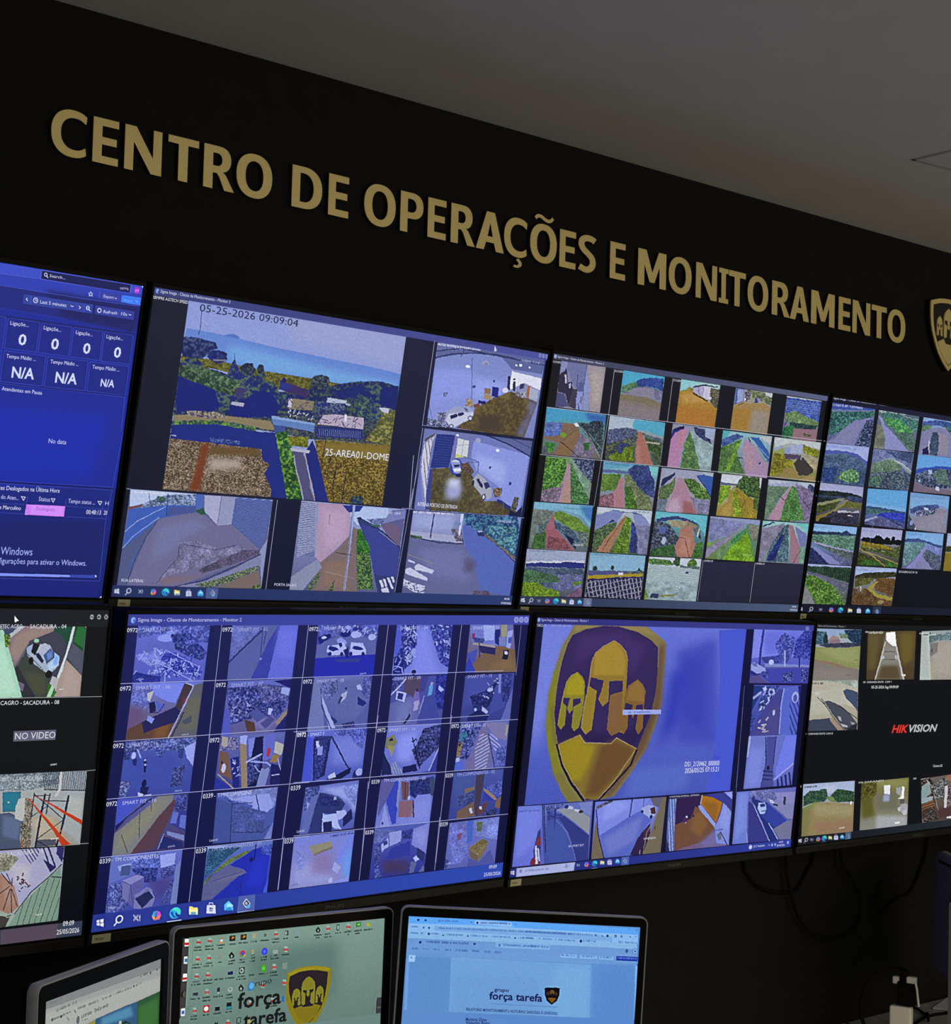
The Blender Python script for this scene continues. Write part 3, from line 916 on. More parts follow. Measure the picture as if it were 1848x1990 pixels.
   ('camera_feed',[-395.9, 251.8, 92.6, 250.4, 91.4, -74.1, -399.6, -73.2],428,351,'''g 8f9ee4 90a0d4
s 9aa4dc 41 387,-40 999,2 1006,187 474,126
p 6288dc 8,146 100,148 210,156 385,176 523,185 673,196 842,206 999,223 1004,329 704,341 428,319 200,300 -1,263
s 70a8ea 34 188,196 417,220 701,256 994,277 998,312 695,326 428,319 205,291
p 5478cc 164,152 208,137 216,142 236,154 224,163
h 4a4c28 807a34 10 2,290 109,291 199,296 360,313 580,319 732,328 787,363 579,429 437,401 298,357 127,336 2,342
h 222e5c 5c6850 8 -2,335 206,356 439,417 711,340 996,295 1000,640 606,655 383,634 4,644
h 182468 44588a 18 -1,193 41,189 85,191 131,197 146,220 119,261 72,298 2,286
h 10186a 2c3c78 10 189,262 194,277 182,292 164,304 143,307 130,294 118,287 108,277 117,264 118,247 137,240 156,237 172,241 190,247
p 707090 134,287 188,281 189,290 135,296
h 18246c 4c6458 20 -3,327 52,285 114,339 206,356 222,263 257,347 265,297 305,298 327,377 337,292 359,305 365,362 407,372 439,417 571,422 579,310 641,292 662,348 780,303 896,284 996,295 1002,454 968,503 662,528 479,528 422,562 231,580 5,596
h 24403c 64805a 14 -1,342 114,339 208,372 263,395 244,464 165,452 73,426 6,405
p 15207c -1,398 66,419 158,445 190,529 170,556 129,591 12,579
p 15207c 304,471 332,425 406,426 448,491 434,552 290,576 229,564 231,523
p 182674 686,370 818,319 863,377 719,408
p 162274 914,308 997,303 1000,436 912,414
h 20365c 5a7858 11 801,361 866,403 877,498 818,497
h 1c2a70 5a6a80 10 609,442 744,430 754,515 626,525
h 141c48 3c5058 10 324,313 316,330 311,346 297,351 285,351 271,350 264,338 258,324 254,307 265,295 276,283 290,282 307,281 312,300
h 1c2444 3c4c50 8 356,302 355,313 352,320 348,329 342,330 335,328 331,317 326,307 330,296 331,287 336,279 342,282 349,280 354,289
h 1c2444 54686c 10 659,316 655,333 648,350 631,361 612,357 592,359 585,342 578,329 581,313 588,299 606,295 621,289 635,293 655,299
p 3a2a66 435,351 568,384 568,427 436,402
p 24308c 436,359 489,371 489,401 437,397
e 18206a 452,348 9.6 13.3
p 8a7c66 504,441 602,443 601,494 490,502
p c0bcd8 483,444 501,445 501,492 485,490
p aeb8d6 659,411 754,416 753,433 657,440
p 98a6cc 751,429 773,433 772,443 751,442
p a8a8c8 238,499 293,499 290,518 236,516
p 3c3870 247,418 287,420 288,474 249,473
p 8c7e62 3,606 178,570 231,579 417,579 444,627 382,626 261,609 5,654
h 4a4460 b0a48a 8 52,574 178,564 232,584 156,603 67,600
h 28445c 6a9838 11 2,637 182,608 361,622 359,658 156,656 3,667
p 1a2a86 1,657 185,629 370,644 465,640 548,1002 465,1002 416,872 395,740 145,732 2,729
h 1a2a86 5a76a8 7 167,703 298,707 300,723 170,727
p 8a96c8 4,708 26,709 27,715 5,714
p 5c80c4 420,549 620,564 622,615 488,599 431,598
p 7ea0d8 420,549 620,564 621,575 422,566
p 3c5098 434,598 488,599 489,641 440,634
p b4a6c4 653,514 694,502 848,502 852,567 631,567
k 342a60 26 41 3.4 646,517 845,507 848,563 637,566
p 242e7c 630,577 852,567 856,628 631,635
w 6a78b0 9.6 2.7 77 640,591 843,581 847,620 638,630
p d8d8ec 753,494 764,494 768,539 757,539
h 4c5230 8e8a48 15 946,444 1000,436 1000,640 871,630 907,555
p c0c0dc 914,431 966,430 964,459 932,455
h 4a362c a4947e 5 2,729 145,732 391,738 408,797 441,819 423,871 463,951 464,1003 0,1000
s 7c3a20 15 136,740 171,739 159,859 155,995 110,995 129,862
s b0a298 27 179,811 309,805 321,853 181,881
s 6a5030 14 179,750 388,741 392,774 171,792
h 1c4a2c 70a03c 15 449,650 497,620 533,724 614,1004 541,1004 486,780
p 50507e 530,728 586,726 667,1001 618,1005 551,789
l a0a4c0 4.8 544,756 565,839 600,937 618,1004
l a08890 6.1 589,742 634,840 640,925 674,1000
p 1b2880 593,729 620,662 664,759 741,1003 674,1000
h 4c3c18 9a8440 8 627,657 997,641 1002,1000 735,1002 660,760
s 84702c 20 656,662 993,645 998,734 670,724
h 54621e 96922c 8 507,651 599,647 604,702 520,702
p b0b2cc 523,715 617,719 611,735 531,732
l 1e1a3a 3.4 682,641 678,792
l 1e1a3a 3.4 715,736 711,874
l 1e1a3a 3.4 747,767 746,940
l 1e1a3a 3.4 801,848 796,996
h 1a2a60 4a6a40 10 843,957 895,956 908,1004 841,1001
k 2c3a78 50 23 2.7 467,421 603,451 613,535 486,527
k c4c8e0 18 20 3.4 490,502 610,510 607,544 495,543
k 101a6a 40 41 2.7 620,355 904,345 874,472 643,488
l 28306c 2.7 59,40 61,75 64,131 59,170
l 283070 2.0 221,239 228,319'''),
   ('camera_feed',[173.2, 250.0, 467.1, 249.3, 465.1, 85.9, 174.3, 88.3],210,160,'''g 7c8ad0 8a98ea
p 5a66a4 0,0 1000,0 992,190 697,190 583,61 301,74 11,193
s 8c9cf0 53 0,332 341,286 373,582 7,744
s 94a4f4 53 357,352 671,360 643,508 378,628
w 8a96cc 14.2 3.5 11 1,13 224,11 212,59 3,115
l 2e3872 10.6 2,117 210,37 998,81
l 2e3872 12.4 4,194 133,124 318,71 510,44 709,58
l 2e3872 5.3 220,137 245,40
l 28306a 3.5 320,128 377,687
p 8a90c4 699,202 996,225 986,371 989,551 863,514 701,461
p e0e4f8 700,213 990,250 998,392 949,378 832,329 700,449
p 202858 671,278 691,274 707,448 681,441
p 202858 727,332 752,333 757,456 731,443
e 181c48 688,304 10.6 14.0
e 181c48 735,306 10.6 14.0
p 303868 794,354 834,340 836,399 796,413
p b06a2c 871,357 893,359 895,508 869,503
p a8b2d0 893,376 980,396 978,540 900,513
h 544630 706038 35 720,463 989,551 989,708 902,1002 266,989 407,811 407,729 568,569
s 6c6ea8 53 902,530 990,562 892,997 832,965 922,695
s 4a3c34 35 450,804 627,772 701,939 469,978
p 8890d8 989,551 1000,21 1000,1000 910,994 982,648
p 7c86c8 990,526 998,392 995,1001 910,994
h 7c6a60 b0947c 18 324,615 382,627 391,708 325,708
p 907058 471,464 530,464 532,529 475,534
p a88c64 477,539 551,537 549,596 479,592
p 1c2488 540,433 600,433 608,562 548,549
p 1c2470 430,619 502,623 497,659 435,659
p 7c4444 393,684 447,651 455,685 402,724
h b0b4d0 504a60 12 773,447 855,444 859,520 769,496
e d8d8f0 664,456 26.5 32.6
p 3c4480 112,597 145,579 146,625 116,637
w c0c8f0 8.8 3.5 72 117,602 144,588 143,623 118,633
p 3c4480 360,456 387,445 387,480 363,491
p 3c4480 540,357 557,347 558,378 543,385
e e8ecff 294,240 21.2 18.6
e e8ecff 774,127 14.2 16.3
e e8ecff 736,135 8.8 10.5
e e8ecff 860,136 8.8 10.5
e 98a0c8 452,170 31.9 34.9
e 7c88c4 454,181 19.5 25.6
p 9aa2cc 160,809 231,737 343,711 400,753 407,811 361,879 232,995 159,926
p c4cae8 158,914 188,827 333,789 397,766 403,818 361,879 231,989
p 1f2868 198,854 248,816 267,830 265,854 208,891
p 1f2868 259,814 307,791 327,814 278,848
p 5a649c 275,735 346,740 351,786 301,730
e 343c6c 381,849 23.0 32.6
e c8cce4 381,849 14.2 20.9
e 343c6c 221,971 21.2 23.3
e c8cce4 221,971 12.4 14.0
h 4a4c78 a4a8d0 11 76,835 161,820 155,926 93,914
h 30386c b4bce4 11 -1,919 172,923 206,1000 2,994
l 6a72b0 7.1 0,757 46,922
K d8dcf6 -19,43 393,30 30
K a0a8dc 766,76 959,73 30
K d8dcf6 -24,1051 387,1037 30
K e8eaf8 764,1075 967,1076 33'''),
   ('camera_feed',[170.1, 81.4, 464.2, 80.7, 463.4, -76.5, 172.5, -77.8],210,155,'''g 6c78c2 7c88d8
p 7078bc 1,6 460,-10 452,87 438,293 95,482
p 8a98ea 452,87 986,191 971,1000 767,767 784,666 516,452 446,280
s a0aef6 53 486,238 787,343 779,617 523,427
p 5864a0 459,-22 1000,0 1001,202 786,84 604,3
l 222c66 12.4 460,-16 586,6 786,84 1002,208
l 3a4480 7.1 767,-11 1004,101
p 2a3a90 113,51 278,43 261,443 98,476
w 1c2a7c 23.0 8.9 -1 118,56 274,46 259,437 102,472
p d0d6e0 307,74 409,93 412,297 305,317
p c8cc70 304,264 368,291 411,291 305,317
l 8088b8 4.4 360,83 360,298
l 8088b8 3.5 311,162 410,141
h 4c4434 645c3c 35 99,488 257,449 384,372 478,517 619,833 790,803 994,985 142,989
p 3a4488 95,482 122,502 141,977 92,994
s c8d0f4 44 266,580 377,566 389,686 355,786 266,676
s a0a8dc 53 249,678 406,672 386,832 274,843
p c8c8e0 22,153 102,71 80,237 81,602 100,991 25,538 13,364
w 484c78 30.1 6.2 77 28,164 99,83 80,237 81,602 99,981 29,538
p 9098c8 7,167 109,52 116,63 26,187
p 5a4a48 20,130 104,41 98,71 23,164
p 6c78c4 7,74 16,539 46,772 91,991 0,1000
e 3444a0 322,429 54.9 105.8
e c0c8ec 315,376 39.0 31.3
p 8c98d8 272,376 349,365 375,470 360,520 310,502
p dce0f8 301,455 365,441 376,476 318,489
p 20285c 301,408 352,395 356,424 308,437
e 20285c 357,532 26.6 24.1
h 3a3040 8a6a50 9 361,400 427,355 491,467 477,505 404,478
l 4a549c 6.2 376,290 523,342 528,475
l 4a549c 5.3 427,355 523,348
e 9aa0b4 589,638 53.1 48.1
p a2a8be 485,577 529,487 597,539 684,677 686,776 653,810 593,761 509,648
p 222a60 523,561 544,546 594,638 592,669 563,641
p 2a3478 594,601 633,584 662,642 620,672
e 2a2e54 615,777 19.5 40.9
e c0c4dc 615,777 10.6 26.5
e 2a2e54 497,612 12.4 36.1
h 504030 a08a6c 14 691,658 773,642 774,742 713,773
p 28307c 741,783 800,814 806,864 745,820
p 28307c 811,826 881,869 887,919 818,888
h 30343c 7a7468 11 905,740 948,748 943,914 885,906
p 1a2050 876,907 938,952 992,845 1000,1000 876,996
p 2c347c 626,383 645,376 645,411 628,415
p 2c347c 833,560 856,555 856,595 833,600
e e4e8fc 681,173 15.9 21.7
e e4e8fc 299,39 12.4 14.4
e a0a4c8 491,75 23.0 31.3'''),
   ('camera_feed',[-462.5, -77.1, -165.2, -77.6, -164.6, -241.0, -465.1, -242.1],279,182,'''g 5c689c 585c90
p b8c8f0 0,0 445,-2 445,87 261,100 192,114 101,142 13,188
h 4a5a90 a0b4d8 11 93,143 255,32 446,10 449,137 265,137 180,165 91,201
e 2a4a70 213,87 32.6 32.5
h 284e58 5a8a60 7 186,52 242,65 238,103 183,102
p 7c4a50 9,183 87,156 99,167 9,213
p 4868c0 445,-2 503,4 501,169 449,137
p 3a5ec0 11,213 265,137 449,130 461,174 276,267 215,285 138,477 68,898 0,1000 8,646
p 46549c 274,155 457,136 455,199 259,256
l a0b4e8 4.1 251,157 78,323 5,439
l a0b4e8 4.1 214,279 62,484 5,610
p 505c8c 216,298 134,515 84,738 62,998 0,1000 2,622
p 6e6c9a 215,292 463,199 522,218 614,324 722,302 960,569 959,608 778,749 404,994 62,998 155,488
s 7478a8 49 223,384 467,249 559,355 406,469 310,650 194,757
h 6a6a98 8c8ab0 13 363,534 490,500 662,576 827,526 866,588 642,731 331,885 260,975 304,849 390,658
h 4a4468 6c6488 11 672,691 831,578 952,569 947,622 793,722 561,849 533,813
s 7e6c80 24 300,899 490,878 601,835 448,942 276,981
l 34305a 3.3 767,530 629,591 412,543
l 34305a 3.3 375,571 384,683 311,837 260,975
l 30305c 4.1 209,311 147,489 97,713 64,983
p a8acd4 504,10 725,4 722,302 623,324 519,180
p 9498c4 619,3 725,4 721,296 623,324
l 5a5e88 3.3 624,9 621,324
p 2a5a48 453,181 507,143 530,211 498,221
p 5266b0 725,4 998,3 989,291 960,562 721,296
w a8b8f0 12.2 4.1 -11 726,11 1001,7 989,291 960,562 725,289
w 303c80 12.2 3.3 -11 726,20 1001,16 989,300 960,571 725,299
p 8c96c8 999,13 1000,1000 953,582 994,448
p 8084b0 964,608 977,738 534,1002 388,995 577,937 797,773
h 3a4a58 94a468 10 523,971 690,894 850,796 958,739 954,791 744,943 616,1005
p 7a6a68 744,943 962,791 1000,1000 657,1004
h 2c4840 7a9048 10 926,974 989,946 998,1000 929,1000
l 20245a 5.7 388,995 576,922 787,761 964,614
l 363c5a 3.3 126,34 150,168
l 283060 4.1 254,20 263,256
K dce0f4 -23,42 239,31 25
K dce0f4 1050,37 1354,18 25'''),
   ('taskbar',[-474.8, -242.1, 471.6, -240.4, 471.6, -260.1, -475.0, -262.0],779,21,'''G 22305e 2c3a70
p d8dcf0 7,377 11,336 12,493 8,498
p d8dcf0 12,330 16,282 17,488 12,493
p d8dcf0 8,529 12,525 12,675 8,655
p d8dcf0 13,524 17,519 18,718 13,686
e e0e4f4 37,453 5.1 216.2
e 22305e 37,453 3.4 154.5
l e0e4f4 1.6 35,598 31,801
l c0c4e0 0.8 57,332 58,400 63,394 63,327
l c0c4e0 0.8 59,658 58,579 64,574 64,652
p a0a4c8 58,433 63,428 63,540 59,545
l c0c4e0 0.8 65,324 66,639
e e0e4f4 66,437 1.0 36.4
p 40a8d0 83,543 85,291 89,260 88,594
p e0a040 83,543 88,594 87,762 84,681
p c050d0 89,260 93,311 95,476 90,481
p f07080 95,476 93,701 87,762 90,481
e 5070d8 88,413 2.0 119.2
e 38a8e0 115,484 8.0 313.3
p 48d8c0 114,191 118,240 121,417 120,553 116,393 112,337 108,370
p 1c58c0 108,491 111,398 113,606 118,736 113,741
p 22305e 114,514 116,452 118,556 122,582 120,705 117,662
p e8d078 133,285 138,280 139,337 145,330 146,724 135,735
p f4e8a8 133,430 145,418 146,724 135,735
p 68a0c8 136,587 144,580 144,726 137,733
p d0d4f0 159,362 170,351 172,790 160,801
l a8b0e0 1.3 162,359 162,242 166,237 167,354
p 3c4c8c 163,490 165,488 165,576 163,578
p 6c7cb4 165,488 167,486 168,574 166,576
p 7088b8 163,601 165,599 166,687 164,689
p 889cc8 166,599 168,597 168,685 166,686
p 58b8f0 185,460 190,219 197,448 198,757 186,769
p a0dcf8 188,487 191,351 197,478 191,631
p 3090d8 186,769 192,542 198,757
p 4a5a90 203,26 230,72 230,986 204,945
p c8d4f0 217,233 224,503 219,769 213,513
p 1c2448 217,302 222,504 219,701 214,512
p d0d8f0 217,412 220,506 218,591 216,510
p 1c2448 218,476 219,513 218,547 217,509
e 58a8e8 221,657 2.9 109.2'''),
   ('camera_feed',[-100.7, -75.4, 152.9, -78.0, 153.1, -241.8, -100.8, -242.8],205,170,'''g 98a8e0 5a5c90
p b0c4f0 382,22 820,6 834,121 603,213 546,232 449,100
p 9aa0c8 0,0 154,4 191,538 25,631
w a8b8ee 16.3 5.8 2 1,7 155,7 187,607 11,604
w 303c84 16.3 4.7 2 2,16 156,16 188,617 12,614
p b094b8 155,11 392,7 465,84 479,364 390,497 251,673 200,620
s bca0c4 47 206,68 451,113 446,381 280,532
p 9098c4 132,6 160,6 200,620 189,621
l 9a6a80 5.8 275,130 284,240
p 7c6a70 513,249 551,274 567,514 634,996 174,995 251,673 392,511 479,364
s 8a7066 47 295,671 509,631 545,941 281,950
p 8890b4 -5,850 224,633 268,728 165,912 119,996 0,1000
h 3c4a50 7c8c60 14 186,898 261,770 253,895 197,994 151,982
p 243494 382,15 579,2 551,69 448,93
p 303c78 540,176 571,145 737,230 992,457 1000,1000 826,990 700,534 584,257
p 38429a 579,215 739,244 987,472 1002,809 778,789 680,464
h 5060a0 8090c8 16 620,154 834,121 830,193 710,204
p 5a5c98 771,213 860,31 994,4 990,443 845,322
p 7880c0 838,48 995,11 994,106 782,197
p 6c5c84 783,212 851,162 972,239 986,458 847,337
p 3a6850 662,208 758,207 775,241 688,227
l 1c2058 7.0 676,228 791,276 985,451
l b0b8e4 3.5 755,279 957,430
h 205430 4c9034 16 551,274 586,271 693,477 703,563 570,542
h 24483c 7c9c50 14 570,542 701,548 786,962 630,967
p 98a4d8 475,-1 502,-1 511,489 515,985 497,985 493,490
l 50589c 4.7 476,6 499,490 505,985
p c4c8e8 828,852 851,844 886,930 862,938
p c4c8e8 863,836 887,835 916,922 894,923
p c4c8e8 898,820 922,815 981,942 964,957
p c4c8e8 939,804 964,802 984,868 967,876
p c4c8e8 858,953 917,929 950,1001 876,1000
l 2c2440 5.8 385,554 526,573
l a098a8 3.5 284,769 580,840
h 2c3c30 6c8c50 12 380,919 402,862 399,988 359,989
e 1c2468 554,150 21.0 16.8
K b8c0ec 708,69 954,69 28'''),
   ('camera_feed',[171.1, -79.4, 464.6, -77.1, 464.1, -241.2, 171.2, -241.4],210,158,'''g 8490c8 5c5e92
p 8c94cc 0,3 428,-3 374,122 368,274 1,247
s 9ca8e0 45 24,45 365,33 362,214 18,194
p a4a8d0 1,247 379,273 476,281 478,357 311,368 7,306
h 4a4868 8a84a0 16 360,199 449,192 488,341 420,345
h 1e3a74 4c86a4 25 452,3 960,8 1003,182 1004,508 892,453 674,267 478,145
h 2a5080 6ab0b0 18 682,129 963,139 989,478 839,395
p 5468c0 456,146 512,142 698,281 999,571 1000,1000 713,941 543,535 486,326
p 62689e -1,329 479,364 588,533 714,957 1000,1000 211,1007 -19,687
s 7074b0 68 98,442 486,432 601,654 587,839 186,767
s 585480 45 520,537 629,592 608,715 528,719
l 28305c 9.1 10,313 267,371 480,372
l 28305c 6.8 472,297 489,371
h 1c3c40 6a8a60 9 6,292 106,307 109,336 10,328
l 2c3670 7.9 672,252 839,395 999,571
h 5a5458 908478 11 673,260 839,395 1009,555 1004,508 837,379 693,235
p 2a346c 595,227 614,195 661,207 668,268 616,264
p 98a8e0 600,204 631,191 661,207 612,223
l 283068 10.2 188,17 184,316
p c4d0f4 428,-3 454,3 446,268 429,269
e 6a88c0 414,127 29.4 21.1
p c4c8ea 20,588 83,619 80,640 17,611
p c4c8ea 79,682 107,636 258,710 245,749 93,711
p c4c8ea 5,708 46,684 213,811 205,841 68,787 10,760
p c4c8ea -5,821 64,862 200,902 198,992 109,981 -8,896
k 4a5080 24 45 7.9 -4,836 202,917 187,993 8,955
l 9a9080 4.5 9,529 238,628
h 484468 6c6484 11 633,944 782,938 812,999 650,998
K e4e8fa -23,26 364,24 30
K b8c0ec 768,77 956,81 30'''),
   ('window_button',[446.6, 259.1, 453.7, 259.1, 454.3, 251.0, 447.1, 250.9],5,8,'''g 4a4f98 4a4f98
e a8b0e8 538,496 418.2 402.9
e 4a4f98 538,496 228.1 237.0'''),
   ('window_button',[455.9, 259.2, 463.1, 259.2, 463.7, 251.1, 456.5, 251.0],5,8,'''g 4a4f98 4a4f98
e a8b0e8 538,496 418.2 402.9
e 4a4f98 538,496 228.1 237.0'''),
   ('window_button',[465.3, 259.3, 472.5, 259.3, 473.1, 251.2, 465.9, 251.1],5,8,'''g 4a4f98 4a4f98
e a8b0e8 538,496 418.2 402.9
e 4a4f98 538,496 228.1 237.0'''),
  ]),
 dict(id='C', loc=[1.4335, -0.2597, -0.0305], pitch=0.1707, yaw=0.0, roll=0.0, w=0.94, h=0.529, corners=[-476.5, 261.1, 469.7, 266.5, 483.6, -262.8, -470.9, -261.1], bg='10111c 12131e 0a0a12 14141e',
  lines=[('c8c8dc', 0.5, [-288.6, 248.7, -286.1, 152.9]), ('c8c8dc', 0.6, [-99.2, 249.6, -96.1, 152.9]), ('c8c8dc', 0.3, [-475.6, 150.5, 496.5, 158.7]), ('c8c8dc', 0.3, [-473.8, 52.6, 502.0, 59.6]), ('c8c8dc', 0.4, [-285.9, 152.1, -287.7, 54.3]), ('a8a8c8', 0.4, [-287.5, 53.4, -289.5, -46.6]), ('a8a8c8', 0.4, [-281.7, -143.8, -276.7, -240.7]), ('c8c8dc', 0.7, [288.2, -147.2, 291.5, -242.5]), ('b8b8d0', 0.4, [97.1, -147.6, 99.2, -242.5])],
  texts=[('d4d8ee', [-462.5, 254.1, -323.1, 254.5], 4.0, 'Sigma Image - Cliente de Monitoramento - Monitor 2'), ('d8d8e8', [-475.2, 242.3, -451.3, 243.0], 4.0, 'ECOGEN'), ('d8d8e8', [-286.4, 243.6, -261.8, 244.1], 4.2, 'ECOGEN'), ('d8d8e8', [-96.2, 244.0, -71.5, 244.4], 4.3, 'ECOGEN'), ('283864', [-275.7, 46.9, -198.9, 47.7], 3.5, '25/05/2026 09:09'), ('202c58', [-380.9, -55.6, -314.9, -54.8], 3.5, '25-05-2026 Seg 09 07'), ('e0e8f0', [-337.1, -131.9, -305.1, -131.3], 4.6, 'Camera 02'), ('283868', [-162.0, -51.6, -109.3, -51.0], 3.6, '09:07'), ('d8d8e8', [-274.1, -51.5, -250.5, -51.3], 4.3, 'CAMERA 01'), ('b8dc8c', [236.7, -131.8, 270.6, -132.4], 5.3, 'Camera 0'), ('304068', [-464.5, -148.7, -386.7, -148.5], 3.5, '25/05/2026 Seg 09:07:42'), ('304068', [-272.7, -149.6, -193.3, -148.8], 3.6, '25/05/2026 Seg 09:07:42'), ('e0e0ec', [100.6, -150.9, 132.2, -150.7], 3.9, 'CAMERA 08'), ('e0e0ec', [291.3, -150.9, 324.6, -151.2], 4.0, 'CAMERA 09'), ('f0f2fc', [458.3, -251.5, 474.3, -251.8], 3.7, '09:09'), ('f0f2fc', [451.2, -259.1, 480.9, -259.6], 3.3, '25/05/2026')],
  feeds=[
   ('title_bar',[-476.5, 261.1, 469.7, 266.5, 470.0, 254.7, -476.4, 249.4],541,10,'''G 3a3c58 5a6080
e a0b8e0 9,464 3.9 312.8'''),
   ('camera_feed',[-449.3, 248.7, -315.7, 250.0, -313.1, 154.0, -448.1, 153.6],87,89,'''g 7c80b8 9890b0
p 7078b8 0,0 573,9 601,631 430,617 141,145 12,291
p 8e92d0 0,0 141,7 141,145 10,273
p 342a50 -3,311 141,145 204,465 290,416 331,575 288,945 178,687 10,673
p c0bce0 115,295 149,272 185,467 149,472
p 282450 209,437 305,414 319,559 262,621
p b0b4e0 233,479 277,455 285,545 255,567
p 4c4e88 12,691 159,680 291,963 0,1000 -12,785
p 443c58 328,557 422,563 424,982 291,963
p 5a60a4 428,398 587,394 577,597 447,605
p 8c98e8 431,626 568,598 599,1032 444,997
l 20204c 11.2 390,256 430,617 433,981
l 202450 13.0 527,713 533,822
l 202450 16.7 485,883 518,988
l 202450 9.3 568,598 556,856
p 8a9ae0 575,27 577,597 633,1010 747,1014 684,693 692,472 628,278
p a89ca8 593,16 1000,0 1000,1000 782,1000 703,690 696,471 628,278
s b8acac 74 704,138 933,143 959,767 796,825
l 282850 7.4 566,29 571,415'''),
   ('camera_feed',[-259.9, 249.9, -125.8, 250.1, -124.4, 154.6, -258.1, 153.7],81,87,'''g 3cb8dc 8a8080
p 40b4e4 0,0 1000,0 990,113 579,115 348,186 12,327
h 2038a0 3458b8 32 333,225 384,162 615,81 982,56 994,342 807,272 406,309
h 3c6a5c 6ca468 28 17,363 199,263 333,225 428,325 388,462 40,528
p 8c86a8 369,333 604,281 1004,341 1018,570 320,547 21,530
h 6a6a9c 8a88b0 32 772,315 1004,341 1006,629 824,518
w 2c3c90 36.0 12.0 77 403,291 987,228 1001,322 408,328
p 86785e 12,532 318,528 640,523 1003,610 1000,1000 0,1000
s 8c8088 120 -18,666 1000,726 1010,999 10,999
l 3c3c58 10.0 13,476 213,495'''),
   ('camera_feed',[-471.9, 150.5, -292.9, 150.9, -286.8, 56.1, -468.1, 54.7],117,89,'''g 3cb8dc 7a6a60
p 3aa8e0 0,0 1000,0 989,233 710,184 292,224 22,332
s 2c64c4 69 626,30 1002,22 988,214 709,165
p 8a6a54 270,292 492,284 585,390 594,665 457,1031 197,1028 280,728 18,675 14,622
s 906c48 42 410,472 573,410 469,1012 209,1009
h 3858b8 6c84d0 19 9,334 277,291 277,529 187,596 19,603
h 24303c 54707c 19 517,252 975,235 984,797 974,947 740,552 580,335
h 101838 4c6474 19 968,217 971,257 930,289 885,326 820,333 766,319 740,287 718,257 726,220 765,188 812,167 864,161 911,168 957,181
l a0b4b8 11.1 610,349 770,566 958,931
l 8ca0a0 6.9 731,442 973,761
h 6a6088 94849c 19 593,481 742,570 845,779 836,1020 483,1010
h 285c30 3c8c34 17 665,674 776,639 763,827 693,836
e 7aa82c 320,555 52.8 51.2
h 1c6c30 50b034 17 38,744 214,756 176,941 81,936
h 44545c 64747c 17 4,821 70,812 127,1001 0,1000
l 281c30 11.1 278,701 456,849 638,1027
l 382c30 5.6 503,421 292,708
p e0e4f4 478,286 518,261 566,328 496,330'''),
   ('camera_feed',[-281.1, 150.7, -101.8, 150.9, -96.4, 55.5, -277.6, 55.9],109,86,'''g a8c8dc 4c5c5c
p 48b4dc 292,36 1000,0 994,326 719,254 460,238
p b0c4dc 0,0 439,2 416,245 96,316 8,312
h 3a4480 7c84a8 24 8,312 310,224 507,250 527,304 266,555 9,633
h 4c5870 808c90 24 508,269 993,403 1003,518 710,486 619,327
h 2c3464 74803c 30 527,304 521,573 514,821 500,994 0,1000 9,633 305,492
h 4c6a20 94b020 21 278,686 480,617 497,957 161,1005 51,927
h 20265c 40507c 21 237,560 358,579 276,819 200,792
p b86e60 533,293 601,292 718,581 863,1000 591,1000 521,573
s c07c74 30 510,613 582,582 652,1011 546,1007
h 2c4034 64883c 18 654,380 984,482 981,791 757,671
p b0a4a0 693,470 952,468 941,508 696,507
h 384c3c 587458 21 775,706 981,791 1000,1000 893,996'''),
   ('camera_feed',[-453.8, 50.3, -307.1, 53.7, -306.0, -42.1, -450.5, -43.4],94,88,'''g 78a868 7c8c80
h 2c6030 7cc840 28 4,33 414,37 433,201 417,499 332,655 18,772 8,530
p b48ca4 448,108 505,158 629,1028 305,1015 392,575 432,330
s bc9480 34 469,495 535,471 600,1011 445,1023
h 6a5c7c b090b0 28 24,753 332,655 426,573 340,1012 0,1000
h 2c6034 68a85c 28 503,67 663,257 807,581 988,906 896,1008 618,1010
h 90b4a0 6a987c 24 481,32 607,77 1018,602 1020,885 878,725
h 20285c 7484a0 38 528,-9 1001,5 1008,528 814,356 654,184'''),
   ('camera_feed',[-279.6, 53.1, -101.4, 53.3, -101.9, -43.5, -274.5, -43.6],106,87,'''g 70c0dc 8c7c8c
p 5cacd8 0,0 553,1 544,58 2,180
p 586ca8 2,180 466,178 472,233 -6,254
p 74d0dc 814,5 1000,4 1016,242 850,168
h 24347c 4858a0 31 447,143 555,19 814,5 870,203 965,343 998,724 863,661 585,425 474,251
h 4c7c34 80a83c 21 -3,291 337,249 335,379 268,613 17,678
p b87c8c 349,285 386,355 482,1052 279,1033 150,815 279,573
h 70485c b87c8c 21 -5,775 245,691 279,1033 0,1000
h 5c6c4c 94a06c 28 384,262 472,233 688,508 935,731 1000,1000 712,990 453,630
h 305c2c 649c2c 21 426,519 533,507 729,1007 494,1012'''),
   ('camera_feed',[-70.7, 250.7, 64.6, 251.5, 66.7, 154.9, -68.8, 153.4],77,85,'''g a8dce4 b87820
p 90d8e4 0,0 495,3 311,135 8,288
h 7c8440 b09c48 27 19,276 246,154 361,169 329,256 22,296
p c08828 7,282 325,225 569,338 997,556 1000,1000 0,1000
s c47c28 113 -1,583 985,631 1000,1000 7,999
s d09c48 90 25,316 424,284 744,430 124,527
p 303c70 322,133 569,38 919,53 923,77 575,79 326,158
p b0a8dc 336,152 578,99 632,299 366,271
p d4ccf0 564,80 748,76 746,367 568,328
l 4c4480 11.3 447,137 504,284
l 4c4480 11.3 578,99 586,325
p 6a5c68 751,96 1009,104 997,556 793,445
h 4c4434 8c8470 27 765,115 1012,124 995,546 813,422
e dcd8ec 777,343 36.1 40.9
p 3c3028 353,263 738,389 719,416 335,292'''),
